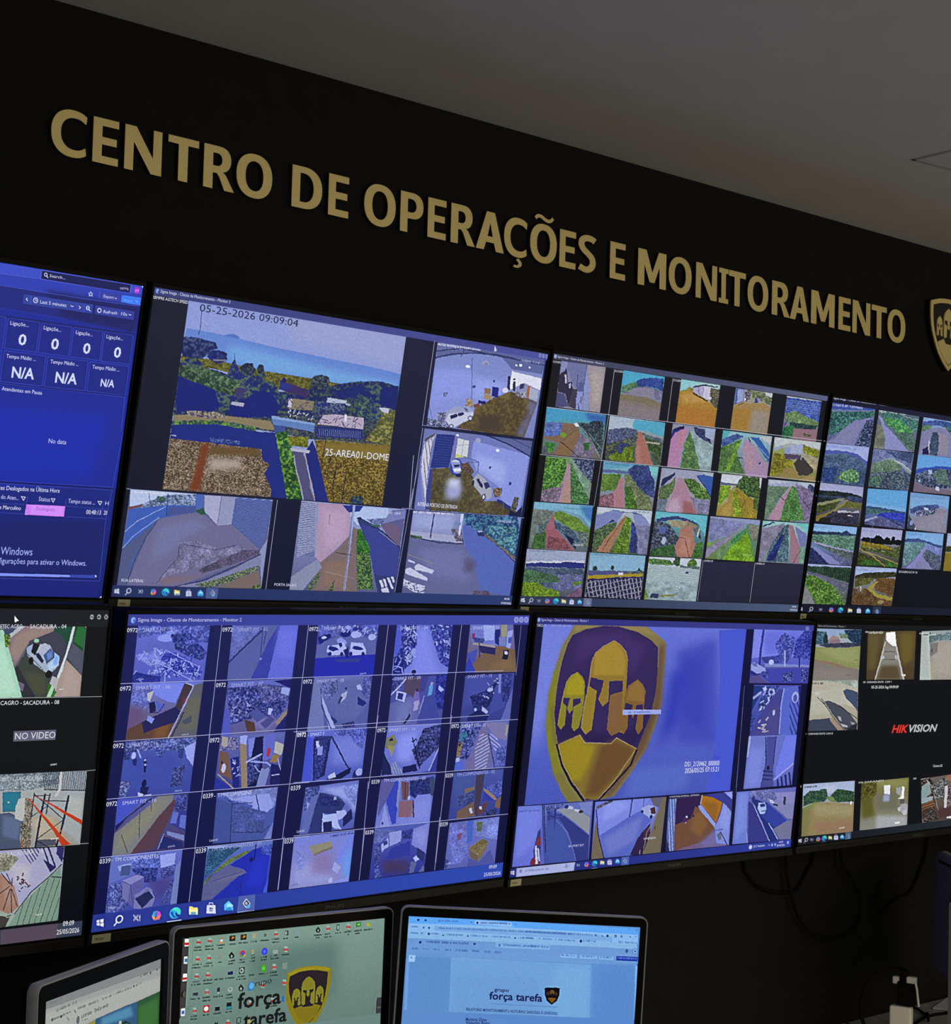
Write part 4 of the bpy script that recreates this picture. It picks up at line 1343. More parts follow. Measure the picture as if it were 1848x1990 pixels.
   ('camera_feed',[120.3, 251.1, 256.3, 252.5, 258.7, 155.2, 122.9, 155.1],72,82,'''g a0a8a0 b08844
p 5c74c4 0,0 236,2 235,310 9,402
p 98a8e8 72,33 226,14 220,291 85,350
l 24306c 14.4 61,35 65,374
h 3c3c50 a8a8c8 29 263,19 406,12 406,246 279,283
h 54603c 94a07c 34 384,25 1003,21 987,302 731,227 486,215
p c8d8dc 795,15 1003,17 993,108 830,86
p 3c4090 554,185 633,143 692,210 622,304 526,316
p 8c8cc8 599,158 685,168 695,231 639,260
p b08c50 4,445 212,313 503,319 785,263 985,367 1000,1000 0,1000
s b88430 96 -2,489 472,430 458,967 25,976
s a49484 120 526,466 956,413 998,989 509,982
p 28244c 127,387 262,324 254,350 140,396
e e4e4f4 285,240 24.0 25.4'''),
   ('camera_feed',[311.1, 251.7, 448.1, 252.7, 450.5, 154.1, 315.3, 153.7],68,81,'''g 7088d0 8c7078
p c0ccd8 0,0 1000,0 995,48 6,42
h 2848b0 5878d8 36 -6,43 992,27 1011,524 674,455 2,426
w 6c88dc 56.2 15.3 0 -28,67 973,72 995,352 -4,384
h 5c744c 84b06c 36 14,425 267,330 619,439 995,504 969,661 31,616
p 3c5890 140,496 35,811 34,638 115,499
h 182c4c 3c6c58 31 182,599 962,618 951,707 205,748
h 1c5c40 3ca854 36 16,770 267,654 326,865 270,1003 0,1000
p 9c7080 322,757 963,706 1000,1000 296,1000
h 4c5038 7c8060 26 606,834 840,830 823,887 616,899'''),
   ('camera_feed',[-76.3, 152.0, 71.4, 152.7, 76.5, 55.2, -74.0, 55.2],84,84,'''g 9098b8 8898b0
p 2c2c90 19,145 267,93 80,386 -38,420
p c080b8 61,243 265,72 372,101 290,422 262,998 0,1000 -32,461
s c484a0 62 174,167 354,124 295,463 147,583
h 3c6c3c 78a85c 25 413,95 582,449 755,1006 304,1003 315,460
h 84a4b0 a8c0c4 25 387,57 541,121 995,400 1000,1000 755,1006 559,431
h 20265c 4c5890 25 487,23 742,54 948,364 685,271 549,183
p a0b4dc 760,30 1000,4 980,276 762,219
p 1c1c60 45,121 259,31 267,93 50,162'''),
   ('camera_feed',[98.0, 151.9, 278.9, 152.7, 283.9, 53.8, 102.8, 54.0],96,83,'''g 8cc8d8 7c7888
p 50b8cc 0,0 147,9 110,161 10,238
p 3058ac -7,240 176,110 424,73 293,197 27,402
h 284898 5070b8 25 -7,240 278,53 427,94 58,356
h 3c6c3c 6ca048 25 1,406 262,243 395,140 323,486 536,963 0,1000
h 5c8c2c 94c82c 22 411,117 344,337 224,919 134,910 306,321
p b08cb8 456,111 525,164 662,250 844,584 999,649 1000,1000 557,982 419,368
s b890a8 54 482,275 628,276 717,771 584,894
p 2c60c0 552,76 734,70 995,436 997,628 784,359
p c0c8d0 732,50 1001,6 991,224
l 8cb8c4 10.8 615,151 779,318 1006,541
l 1c3c80 18.1 518,102 565,200
e 34305c 807,663 21.7 29.3
e 24304c 415,589 46.9 16.7'''),
   ('camera_feed',[289.3, 152.1, 471.5, 153.6, 472.8, 57.2, 293.2, 57.6],90,78,'''g b0c0c8 8c8040
p c8d4d8 0,0 1000,0 1006,166 614,131 341,102 33,256
p 9cacd0 30,234 216,186 229,295 19,302
p a0ac50 17,369 221,230 261,402 247,786 14,953
h 746c1c acaa24 31 28,389 223,407 493,572 485,664 236,855 10,999
h 747c1c b0b020 27 611,109 993,213 977,394 636,306
p 90a0d0 240,227 599,89 612,354 249,382
p a8b4e0 349,168 599,89 619,331 369,343
p 58486c 230,384 615,376 616,466 292,510
p 403c3c 540,476 649,416 896,676 917,764 803,871 608,874 477,597
p a08848 281,747 490,708 605,851 638,961 213,994
l d8d0a0 7.7 687,255 843,570
h a49868 c8b894 23 636,306 966,463 962,735 846,592
l a8a4d0 11.5 612,354 619,488
e a8a424 401,607 77.0 57.8
p b09050 638,961 935,830 1000,1000 643,1006'''),
   ('camera_feed',[-91.3, 52.2, 88.5, 53.1, 91.9, -43.7, -88.6, -43.8],102,84,'''g a0a8cc a890a8
h 46643c 7c945c 25 21,448 212,316 287,175 284,485 183,717 33,975
p b884a0 343,190 416,204 575,497 794,1009 178,1004 250,666 293,396
s c4a4c4 72 254,709 392,650 468,1019 196,1002
s a4646c 54 488,706 657,755 758,1013 503,1016
h 2c502c 7cb044 25 415,193 634,200 920,459 989,586 928,884 802,740 593,495
h 6a709c 9c94b8 25 605,605 829,648 975,632 1004,988 794,1009
p 2c5cc0 661,108 1002,22 1005,562 851,332
l 101848 14.5 682,128 874,374 996,563
h 5c6c8c 7c8c94 25 7,736 181,695 178,1004 0,1000
p 20306c 29,272 260,90 267,155 30,447
p b0bcd4 759,-4 1000,0 991,91 843,86'''),
   ('camera_feed',[117.4, 52.9, 265.6, 53.3, 268.3, -43.4, 118.9, -43.4],79,81,'''g c8d0e8 a09424
p d4dcec 0,0 549,1 461,206 10,227
p 5c6c88 5,194 461,206 467,252 15,261
h 5c8c20 a0c424 33 10,273 259,272 246,502 28,749 -21,572
p b08c38 269,340 318,358 395,968 18,999 44,861 220,641
s c09c44 47 167,759 338,654 360,971 107,980
h 6c8c1c b4cc28 28 309,290 453,483 664,969 408,978
h 8c7c20 c8a834 28 329,265 917,580 998,989 665,981 489,571
s b08828 70 652,557 890,559 899,789 725,735
h 24442c 648c3c 42 428,141 528,15 931,2 989,248 1005,526 736,480 378,283
h 3c5c30 749444 37 847,424 996,294 996,804 892,744
p d0d8e8 936,9 1001,7 1001,247 966,250'''),
   ('camera_feed',[290.8, 51.8, 472.6, 54.2, 474.4, -42.8, 297.9, -43.5],89,78,'''g a8b4d8 8c84b0
p bcc8e4 0,0 1000,0 1000,210 595,16 35,116
h 5c8068 7ca07c 29 0,165 466,144 311,416 57,990 0,1000
p b88ca8 476,143 509,163 459,449 329,990 79,1000 194,688
h 3c7434 6cac5c 33 504,117 608,130 914,939 332,1015 420,476
h 6c5c8c 9c88b4 25 580,64 990,211 1000,1000 866,894 679,381
h 2c3060 5c6c94 25 864,36 996,93 993,234 858,153
l 3c2438 12.4 268,396 424,512
l 2c2c6c 12.4 720,378 941,644'''),
   ('camera_feed',[-468.3, -45.8, -291.8, -44.0, -288.9, -143.1, -466.8, -143.0],115,91,'''g 78b8e0 5c6c78
p 78c0e8 0,0 1000,0 1017,500 826,242 472,126 8,147
s 3c80d0 57 776,28 1002,18 1013,391 869,239
h 606c6c 8c988c 23 10,165 363,172 324,338 87,501 19,650
h 6c7470 94987c 17 15,542 87,501 96,716 27,989
h 285c30 548c3c 20 92,680 262,559 277,971 55,996
h 34485c 6c8c84 17 125,462 314,375 252,596 138,712
p a85c6c 336,246 357,245 387,405 437,473 400,530 593,750 788,988 292,979 284,773 236,579 287,395
s b4687c 28 300,376 419,438 350,588 262,559
h 703c48 a85c6c 14 307,718 565,752 729,974 319,968
h 5c8c30 8cb03c 23 365,190 476,162 775,301 999,538 1011,936 929,688 716,560 366,334
h 284464 5c7c94 23 370,370 700,543 854,803 727,812 585,678 400,530
p 141c54 587,696 702,706 810,932 784,952
h 3c4c64 8ca07c 17 772,555 976,594 982,938 868,802'''),
   ('camera_feed',[-278.0, -45.6, -100.7, -44.9, -97.5, -143.2, -275.3, -143.5],107,87,'''g b8cce0 4c6450
p c4d4e8 15,-1 1000,0 1006,326 752,121 532,66 288,51 30,149
p 7c88d0 12,187 288,51 502,68 349,343 175,395 8,501
p 8890d4 623,57 811,97 999,327 1016,857 831,869 753,422 669,204
h 6c70a0 8c8cc0 18 715,350 993,346 1014,990 828,983
h 344c3c 6c8c54 21 9,520 202,374 390,303 334,494 114,955 -2,982
p b47c5c 509,143 557,157 503,368 387,713 310,979 86,976 205,689 385,396
l 4c3830 9.1 517,217 390,452 281,702 175,970
h 3c6424 88b428 24 543,177 638,206 632,582 643,976 340,977 429,673
h 20307c 4050a0 18 646,281 715,350 800,720 795,966 671,955
p 202c6c 215,355 309,254 345,306
l 28386c 9.1 289,60 533,75 811,97'''),
   ('camera_feed',[-89.0, -44.9, 90.0, -45.6, 94.7, -144.3, -88.1, -144.5],102,86,'''g 60c4d8 4c5c60
p 60c8e0 0,0 1000,0 1014,506 822,190 405,77 42,180
p 34448c 40,158 404,66 743,153 866,253 412,142 50,243
h 948868 a8a084 25 219,183 634,164 847,254 578,324 360,322
h 283450 6c7890 32 -5,227 262,244 408,426 498,592 452,981 17,999
e 5068c0 174,404 61.3 86.0
e 283c7c 279,470 43.2 43.0
e a8b8e0 227,635 39.6 86.0
h 24502c 4c7c40 25 33,841 421,706 470,980 17,999
p b87868 492,375 647,284 850,276 751,396 790,590 838,695 777,982 506,988 446,768 509,526
s c48474 36 542,501 728,529 734,920 536,933
l 3c2440 9.0 511,547 611,550 740,984
h 2c5c2c 5c9c34 22 836,674 958,599 962,992 795,981
p 242c64 854,497 880,296 917,558
p c4c8dc 813,456 868,275 884,340 857,519
h 5c6c74 7c8c90 22 723,310 866,253 833,477'''),
   ('camera_feed',[100.2, -46.2, 283.4, -46.0, 285.6, -145.4, 104.1, -144.0],96,82,'''g 8c98d0 6c9040
h 7078b8 8c90c8 23 -6,27 706,117 396,414 37,603
p 94a0d4 0,0 1000,0 997,135 663,76 5,48
p 5c8c70 744,114 997,135 997,977 921,960 727,295
h 34885c 68b84c 31 719,228 813,377 979,956 364,982 481,497
h 68a420 94d020 31 767,314 933,731 993,989 345,984 450,725
h 707068 90907c 23 784,132 990,158 969,545 881,462
h 7c74a4 9c94b4 23 16,762 415,413 539,334 307,647 3,988
h 5c8c5c 84a46c 23 214,836 392,550 345,984 231,993
e 8cbc28 42,647 45.8 49.2'''),
   ('camera_feed',[293.6, -46.6, 474.1, -44.5, 477.8, -144.6, 300.6, -144.9],89,80,'''g 98d4d8 7c8898
p 70d0d4 595,-18 1001,7 1009,240 814,92
p 8c84ac 3,192 478,35 417,233 121,759 39,974
h 7c789c 9890b0 25 -1,260 443,94 142,757 18,975
h 34506c 6c94a0 29 481,69 563,64 643,962 165,990 194,661
h 141c6c 2c409c 25 425,301 489,320 347,932 163,967
p a8788c 563,64 648,81 877,619 876,972 685,959 622,403
p 747cc4 688,78 983,287 985,823 871,573
h 64a08c 8cb8a0 25 853,597 954,567 999,988 897,970
l 2c2040 10.4 882,665 770,966
p 303c80 6,124 250,12 272,27 31,167'''),
   ('camera_feed',[-469.5, -144.3, -290.8, -144.1, -285.6, -241.8, -466.1, -242.9],116,90,'''g b0bce8 4c5868
s a0b0d8 42 47,47 973,20 973,188 35,209
p c8d0f0 13,264 973,188 977,234 16,299
p 24308c 11,314 204,279 508,271 703,237 989,243 989,373 518,379 10,380
h 3c4c74 546c84 25 11,388 990,382 998,816 7,779
h 5058a0 7c84ac 20 337,533 971,503 971,835 560,849
h 345c44 5c8c5c 20 1,425 532,542 629,683 0,708
h 4c7c1c a0c424 25 -13,709 241,690 347,802 619,883 614,992 0,1000
h 6c4c78 94688c 17 766,952 965,762 986,1000 714,998
h 4c7c34 84a834 17 813,676 968,633 947,726 834,748
l a0a8c8 5.6 213,377 715,378'''),
   ('camera_feed',[-279.0, -144.6, -100.4, -145.2, -94.8, -242.6, -274.1, -240.7],108,86,'''g 80b8e4 3c4070
p 84bce4 0,0 1000,0 996,356 13,396
p 4c5490 6,406 997,360 991,472 10,528
h 384870 7c8c64 15 685,378 997,366 988,434 692,454
p b49c20 6,519 630,439 986,415 984,473 487,525 193,582 8,594
p 28305c 1,595 984,473 1000,1000 0,1000
w a4a0b8 66.2 18.0 74 2,604 985,482 1000,1000 0,1000
w 9490ac 87.2 13.5 -15 -5,614 985,492 1000,1000 0,1000
p 28205c 1,623 45,595 985,484 986,503 49,633
h 1c342c 3c5444 15 157,350 157,369 144,381 130,393 109,395 87,394 75,376 70,356 74,337 80,315 102,310 122,309 143,313 155,331
h 1c342c 3c5c48 15 453,318 445,337 440,356 433,376 419,369 406,361 393,346 392,322 395,301 401,285 411,275 423,266 434,283 448,291
p 1c4c38 859,362 905,276 959,363
p d8d8e8 537,407 628,410 618,468 527,465'''),
   ('camera_feed',[-88.2, -146.6, 91.6, -145.6, 94.5, -243.9, -85.1, -242.4],101,83,'''g d0d8f0 9cb8bc
h 34603c 7cb050 25 0,55 135,48 389,56 493,183 13,176
h 183828 5c8c4c 22 596,89 594,129 594,178 563,193 533,201 508,167 473,149 460,96 480,55 486,11 510,-15 542,-19 572,6 602,35
h 2c5424 7cac40 22 917,127 912,176 893,219 855,242 815,253 771,231 740,188 728,137 748,94 758,49 797,40 833,16 873,38 900,81
h 3c5c5c 7c9890 18 601,178 983,179 983,257 609,244
p a0b8c4 13,176 982,250 1000,1000 0,1000
w b8ccd4 39.9 12.7 3 14,187 983,264 993,848 14,787
h 8ca8b4 a8c0c8 18 9,565 988,558 998,982 -1,989
p 8c8c28 278,885 618,834 622,872 282,925
p 303c6c 112,860 265,852 267,953 112,950
p b8bcd4 634,309 779,312 776,368 640,365
p 3c4480 716,316 777,319 776,368 713,367
h 4c7c34 8cb834 22 -18,745 32,787 89,984 -1,989'''),
   ('camera_feed',[97.7, -149.7, 287.6, -147.6, 292.2, -242.5, 102.6, -242.5],101,78,'''g 28284a 222440'''),
   ('camera_feed',[289.7, -147.6, 479.2, -145.8, 488.9, -242.8, 295.1, -242.4],95,77,'''g 2a2a4a 24243e'''),
   ('taskbar',[-471.1, -243.2, 483.1, -244.7, 483.6, -262.8, -470.9, -261.1],542,16,'''G 2c3450 4a5878
p d8dcf0 6,335 11,291 11,456 6,462
p d8dcf0 11,285 17,233 17,449 12,455
p d8dcf0 6,495 11,489 12,647 7,627
p d8dcf0 12,489 18,483 18,691 13,659
e e0e4f4 38,429 5.6 219.0
e 2c3450 38,429 3.8 156.5
l e0e4f4 1.8 35,580 31,791
l c0c4e0 0.8 57,336 57,400 63,394 62,329
l c0c4e0 0.8 58,650 58,574 63,567 64,643
p a0a4c8 58,432 62,427 63,535 58,541
l c0c4e0 0.8 65,326 66,630
e e0e4f4 65,435 1.0 34.4
p 40a8d0 81,530 83,260 88,225 87,583
p e0a040 81,530 87,583 86,763 83,677
p c050d0 88,225 93,279 95,455 90,461
p f07080 95,455 93,696 86,763 90,461
e 5070d8 87,390 2.2 125.2
e 38a8e0 115,474 8.5 306.7
p 48d8c0 114,182 119,230 122,406 121,542 116,383 112,327 108,362
p 1c58c0 107,482 110,389 113,596 118,725 113,730
p 2c3450 114,504 117,442 118,545 123,570 120,692 117,651
p e8d078 132,261 137,255 138,310 145,302 147,680 134,693
p f4e8a8 133,400 146,386 147,680 134,693
p 68a0c8 136,551 143,543 144,682 136,690
p d0d4f0 158,331 171,317 173,768 159,782
l a8b0e0 1.4 161,327 161,207 166,201 167,321
p 3c4c8c 162,462 165,460 165,550 163,552
p 6c7cb4 165,459 167,457 168,547 166,549
p 7088b8 163,576 165,574 165,664 163,666
p 889cc8 166,573 168,571 168,661 166,663
p 58b8f0 184,433 189,201 197,419 198,715 185,728
p a0dcf8 187,458 190,327 197,447 190,595
p 3090d8 185,728 191,509 198,715
p 6a7090 203,-98 229,-88 230,1008 204,994
p c8d4f0 217,251 223,508 218,763 212,520
p 1c2448 217,317 222,509 218,698 213,518
p d0d8f0 217,422 220,511 217,593 215,516
p 1c2448 217,483 218,518 217,550 216,515
e 58a8e8 221,655 3.0 103.3'''),
  ]),
 dict(id='D', loc=[2.3948, -0.2587, -0.0304], pitch=0.1707, yaw=0.0, roll=0.0, w=0.94, h=0.529, corners=[-471.9, 265.3, 468.1, 265.3, 471.9, -263.2, -468.1, -263.2], bg='12131e 141522 0e0f18 12131c',
  lines=[('8c90b0', 0.5, [-221.6, -16.3, -220.8, -118.6])],
  texts=[('c8ccec', [-470.1, 261.3, -237.1, 265.1], 4.5, 'Sigma Image - Cliente de Monitoramento - Monitor 1'), ('5464b8', [-465.7, 144.7, -342.4, 145.5], 4.9, 'ECOGEN CAMERA - 03'), ('5464a0', [-477.0, 21.6, -337.8, 23.7], 4.3, 'ECOGEN CAMERA - 04'), ('4864a0', [-466.4, -53.8, -393.4, -53.8], 4.3, 'ECOGEN - 12'), ('6468b0', [-259.8, -53.8, -185.5, -54.9], 4.5, 'ECOGEN - 11'), ('4864a4', [-63.8, -53.0, 8.3, -52.6], 4.1, 'ECOGEN - 09'), ('4864a4', [-259.8, -152.8, -187.5, -154.7], 4.0, 'ECOGEN - 10'), ('d8dcec', [-71.9, -154.0, 13.1, -153.7], 5.5, 'ECOGEN N E W 10')],
  feeds=[
   ('title_bar',[-471.9, 265.3, 468.1, 265.3, 468.2, 252.7, -471.8, 252.7],393,10,'''G 14142c 2c3048'''),
   ('camera_feed',[-474.9, 252.9, -289.5, 256.5, -285.0, 157.6, -471.8, 154.7],87,78,'''g 7480b8 6068a8
p 3450b4 0,0 1000,0 997,77 22,183
s 6a7ab0 23 13,184 1006,65 1001,109 18,226
h 1c4458 549c88 27 10,238 1000,98 1003,207 885,289 565,386 294,691 26,831
p 7c80c0 294,691 565,386 960,256 784,432 672,792 640,1011 28,1001 69,868
s 8484b8 58 361,618 755,350 699,530 554,936 81,973
h 0c1c4c 7484ac 23 833,350 984,297 1000,1000 658,998 750,631
h 6a70a4 4c5c94 19 8,834 278,714 167,899 7,982
K c0c8e8 10,84 702,75 64'''),
   ('camera_feed',[-272.9, 255.9, -92.2, 258.5, -90.3, 159.6, -269.8, 156.6],79,76,'''g 586c80 6c74a8
h 2c5c6c 5c9c80 30 23,18 1004,133 1042,464 502,312 108,190
h 2c7848 6cc06c 34 131,209 528,198 889,461 841,579 512,531 304,404
h 3c5c60 6c8c70 25 428,542 895,505 1013,716 998,989 827,940
p 8c90d0 108,342 198,396 387,547 878,991 281,1001 210,635 105,473
l a0a4c8 16.9 534,87 1011,177
h 6c7864 848c80 25 5,421 117,406 234,654 260,1004 0,1000
p 9098cc 42,156 192,353 114,385 27,201
K d0d8e8 -9,87 659,70 57'''),
   ('camera_feed',[-72.7, 257.0, 152.1, 261.5, 160.9, 161.7, -69.4, 155.7],93,75,'''g 7cacf0 7c80a8
p 88b4f4 0,0 1000,0 1002,222 583,123 309,97 7,144
h 2c4494 4c6cb0 25 10,166 307,75 580,100 596,258 321,208 13,277
h 4c745c 7c9c74 21 2,257 217,224 162,367 11,410
h 2c4c60 5c8c78 21 447,212 594,236 979,387 964,619 612,415
p 8484b4 11,410 326,253 489,274 612,415 1007,682 1000,1000 0,1000
h 2c3c68 4c6c7c 21 235,401 337,364 385,648 384,979 227,974 187,761
l d8dcf0 17.8 182,630 214,932
p 1c2458 69,862 187,761 210,976 91,979
p 948ca8 340,386 561,445 575,935 434,951'''),
   ('camera_feed',[-470.4, 153.3, -288.6, 157.3, -285.6, 57.8, -467.4, 57.8],85,77,'''g a0b0ec 384c78
p a4b4f0 0,0 1000,0 1009,379 764,222 480,155 10,207
p 4c5cb8 7,186 480,155 763,211 999,380 991,468 657,310 20,283
h 344c80 5c7c94 31 1,296 488,220 815,314 981,469 996,968 7,977
h 1c3480 3c5c94 28 -14,649 334,565 305,963 0,1000
h 3c6c50 94c47c 31 431,707 651,572 881,676 869,896 617,926 372,868
h 284070 4c6890 28 839,507 987,512 999,989 850,898'''),
   ('camera_feed',[-269.5, 155.5, -89.5, 156.8, -87.4, 59.3, -267.3, 59.0],79,74,'''g 7484b8 50587c
h 5c6ca4 8490c0 30 -4,45 992,17 1001,393 524,202 29,288
h 34447c 5c70a0 25 288,30 969,9 964,283 562,175
p 8ca0a0 51,375 416,193 656,231 1014,483 981,555 626,326 360,246
l c4cce8 21.1 528,236 801,349 1014,483
h 506c64 84a078 30 20,379 485,230 741,379 702,566 36,647
h 283c60 74848c 30 -5,652 732,472 1005,575 995,966 19,987
h 2c504c 6c9480 25 7,740 311,659 247,960 16,964'''),
   ('camera_feed',[-69.5, 156.1, 165.7, 159.8, 171.8, 61.6, -65.7, 59.6],97,72,'''g 60a0f0 7c748c
p 60a8f4 0,0 1000,0 988,238 500,260 -4,377
p 2c50c4 0,423 179,328 499,248 780,267 702,372 470,311 -6,528
h 24345c 7484a0 28 14,560 203,395 470,311 700,349 832,800 319,866 31,720
h 3c5c64 7c9884 21 314,472 575,319 704,746 477,730
p a0b8e8 237,390 312,368 316,495 248,505
p 7c6c84 0,747 247,830 752,880 1000,1000 0,1000
e c8d0ec 473,858 41.3 60.1
e c0c8e8 97,699 24.1 27.8'''),
   ('camera_feed',[-471.6, 56.5, -286.0, 56.7, -276.7, -42.8, -461.6, -38.0],86,76,'''g a4a8dc 34342c
p a8acdc 0,0 1000,0 997,238 677,191 -8,188
h 101830 30402c 23 -7,199 386,184 658,194 988,239 964,394 518,364 0,520
h 28345c 44507c 19 664,258 992,282 985,413 677,409
p 8c9064 -18,544 517,343 632,328 486,434 -3,609
h 303c20 54602c 27 -3,609 522,408 385,624 2,787
p 8c8848 672,345 641,436 464,635 375,736 277,749 528,473
h 5c602c 7c7c40 23 676,388 985,413 980,566 536,560
p 8c7830 -20,871 305,711 330,765 137,895 24,1027 -38,1036
p 34304c 345,706 945,691 950,962 328,983
h 28263c 484468 24 327,731 943,669 950,962 86,1029 158,904
p b8b4c8 462,655 662,640 784,668 937,602 942,658 467,712
e e0dce8 752,752 60.0 13.5
h 1c1c20 302c24 20 96,901 317,847 330,1006 65,1021'''),
   ('camera_feed',[-266.9, 54.7, -89.3, 59.2, -78.1, -40.0, -256.9, -36.4],78,72,'''g 58a8f0 4c5494
p 5cacf0 0,0 1000,0 1011,594 -17,513
p 74b4f0 -12,471 985,563 954,450 -7,396
h 24447c 446494 26 -17,496 256,494 704,521 985,563 978,610 292,635 -11,741
h 2c4c6c 5c8c80 26 29,540 663,549 274,686 -6,667
h 1c2cb0 3c4cdc 31 276,710 404,624 966,588 965,821 507,780
p a4acdc -33,891 277,722 294,780 -3,962
h 484c84 7078ac 26 -28,940 303,755 971,890 961,1019 -41,1065
h 1c2464 5064a8 26 459,738 963,798 965,937 735,872'''),
   ('camera_feed',[-76.7, 56.6, 107.9, 57.0, 120.5, -42.1, -65.6, -38.2],76,72,'''g 70a8e8 8c849c
p 78b0ec 24,137 997,110 995,338 682,231 41,451
h 2c4488 5c74b4 32 29,452 282,326 707,252 762,366 51,571
p 8c88a4 60,667 266,666 715,347 941,368 950,989 203,988
s 9490ac 68 316,708 925,442 948,965 247,959
p c0c8ec 377,363 491,374 461,546 389,506
h 20284c a0acd4 27 181,483 719,395 618,527 219,648
p 3c5070 19,599 195,893 194,1014 -1,1014
p d8e0f4 195,941 218,943 207,1024 188,1024
e 8898d8 96,808 40.6 62.4'''),
   ('camera_feed',[-470.6, -44.6, -285.9, -45.1, -284.9, -141.9, -467.7, -141.8],86,76,'''g 84b8f0 4c5488
p 88bcf4 0,0 1000,0 999,189 681,195 13,188
h 1c2c54 3c5478 24 4,189 239,189 676,161 751,108 885,188 998,178 995,235 -5,279
h 44705c 7cac9c 32 -5,279 995,235 1005,606 608,567 17,456
p a0a4d4 94,450 360,518 997,630 992,665 367,575 77,474
h 3c4c54 6c7c7c 24 58,475 366,564 990,654 1001,887 502,690
p 8488cc 19,557 151,592 474,784 787,995 504,1013 276,799
h 14205c 3c4878 24 13,591 276,799 460,993 14,999
h 484c7c 7478a4 24 468,739 988,865 1000,1000 787,995'''),
   ('camera_feed',[-266.2, -44.1, -84.9, -43.3, -79.7, -140.7, -261.2, -140.4],79,73,'''g a8acdc 3c3c24
p acb0e0 0,0 1000,0 998,257 15,308
p 12161c 12,320 94,255 181,260 332,260 366,187 452,180 574,289 630,214 698,232 728,301 759,192 848,197 834,269 1000,269 993,400 394,420 10,355
h 6c641c a8942c 35 44,376 391,397 792,462 784,581 42,540
h 384424 68743c 30 42,540 800,533 993,400 996,781 419,631 26,588
h 303818 5c6428 30 -8,661 393,774 589,962 9,988
h 245020 4c7c30 26 120,839 509,837 568,963 74,995
h 2c5828 548434 26 636,805 988,901 988,996 699,967
l a8984c 26.0 24,565 345,730 679,980
l a89c50 21.7 160,625 474,721 999,900
l d0cca0 10.8 322,543 411,560
l d0cca0 10.8 543,575 635,616'''),
   ('camera_feed',[-68.2, -44.8, 109.4, -43.7, 120.8, -140.9, -61.0, -142.4],74,72,'''g 78b0f0 646898
p 7cb4f4 0,0 1000,0 996,343 533,225 -2,189
h 2c4488 4c64a0 33 12,212 342,177 583,247 996,343 953,395 492,277 9,284
h 4c788c 84b0ac 33 12,308 538,274 468,497 265,747 16,948
h 6c78c4 8c98d4 28 569,345 980,418 979,662 649,438
p 8c88d0 516,397 574,394 530,638 798,985 88,991 310,745
h 3c4c6c 6c7890 28 579,442 951,615 1000,1000 798,985 483,640
p 8484bc 440,667 693,870 775,986 293,1006'''),
   ('camera_feed',[128.1, -41.2, 328.1, -40.7, 340.7, -141.5, 135.6, -142.9],79,72,'''g a0b8ec 8c7428
p a8bcec 0,0 1000,0 1004,297 14,322
h 283424 4c5c30 26 6,346 986,347 976,495 0,488
p 947c28 3,511 978,519 1000,1000 0,1000'''),
   ('camera_feed',[-470.8, -143.7, -284.3, -144.1, -283.2, -242.9, -466.0, -242.8],86,77,'''g 9cacdc 405438
p a4b4e8 0,0 1000,0 996,72 2,69
h 203830 3c5c48 24 2,69 991,39 995,434 593,320 14,177
w 1c3028 40.0 16.0 72 365,90 989,95 992,412 423,241
p 60647c 14,177 593,320 998,457 993,572 567,434 12,243
h 505870 74788c 20 17,199 1007,525 1001,779 490,460
h 346024 7cac44 36 -4,266 193,298 659,519 980,780 998,988 315,989 115,635 8,463
p 84888c 6,530 118,658 295,990 0,1000
h 48544c 7c8c80 24 659,519 1015,732 1006,965 763,697'''),
   ('camera_feed',[-265.3, -143.5, -82.9, -143.8, -79.6, -242.4, -258.9, -241.3],79,74,'''g a0b4e8 58482c
p a8bcec 0,0 1000,0 1000,81 504,134 22,231
h 28281c 4c4c2c 26 20,254 207,175 504,134 992,105 997,221 524,295 21,323
h 4c4c24 74743c 30 21,323 521,272 368,443 36,553
h 5c4028 84602c 26 564,269 992,268 988,741 561,597 454,438
p a89c38 339,561 532,364 597,361 468,554 594,689 980,766 982,861 538,763
h 503c28 7c5834 30 18,578 339,561 538,763 982,861 989,1000 0,1000
h 8c8c84 5c4c3c 22 76,528 229,543 245,683 113,666
e 9c8c54 708,898 74.0 55.7
l d0d0c8 17.4 186,511 192,639'''),
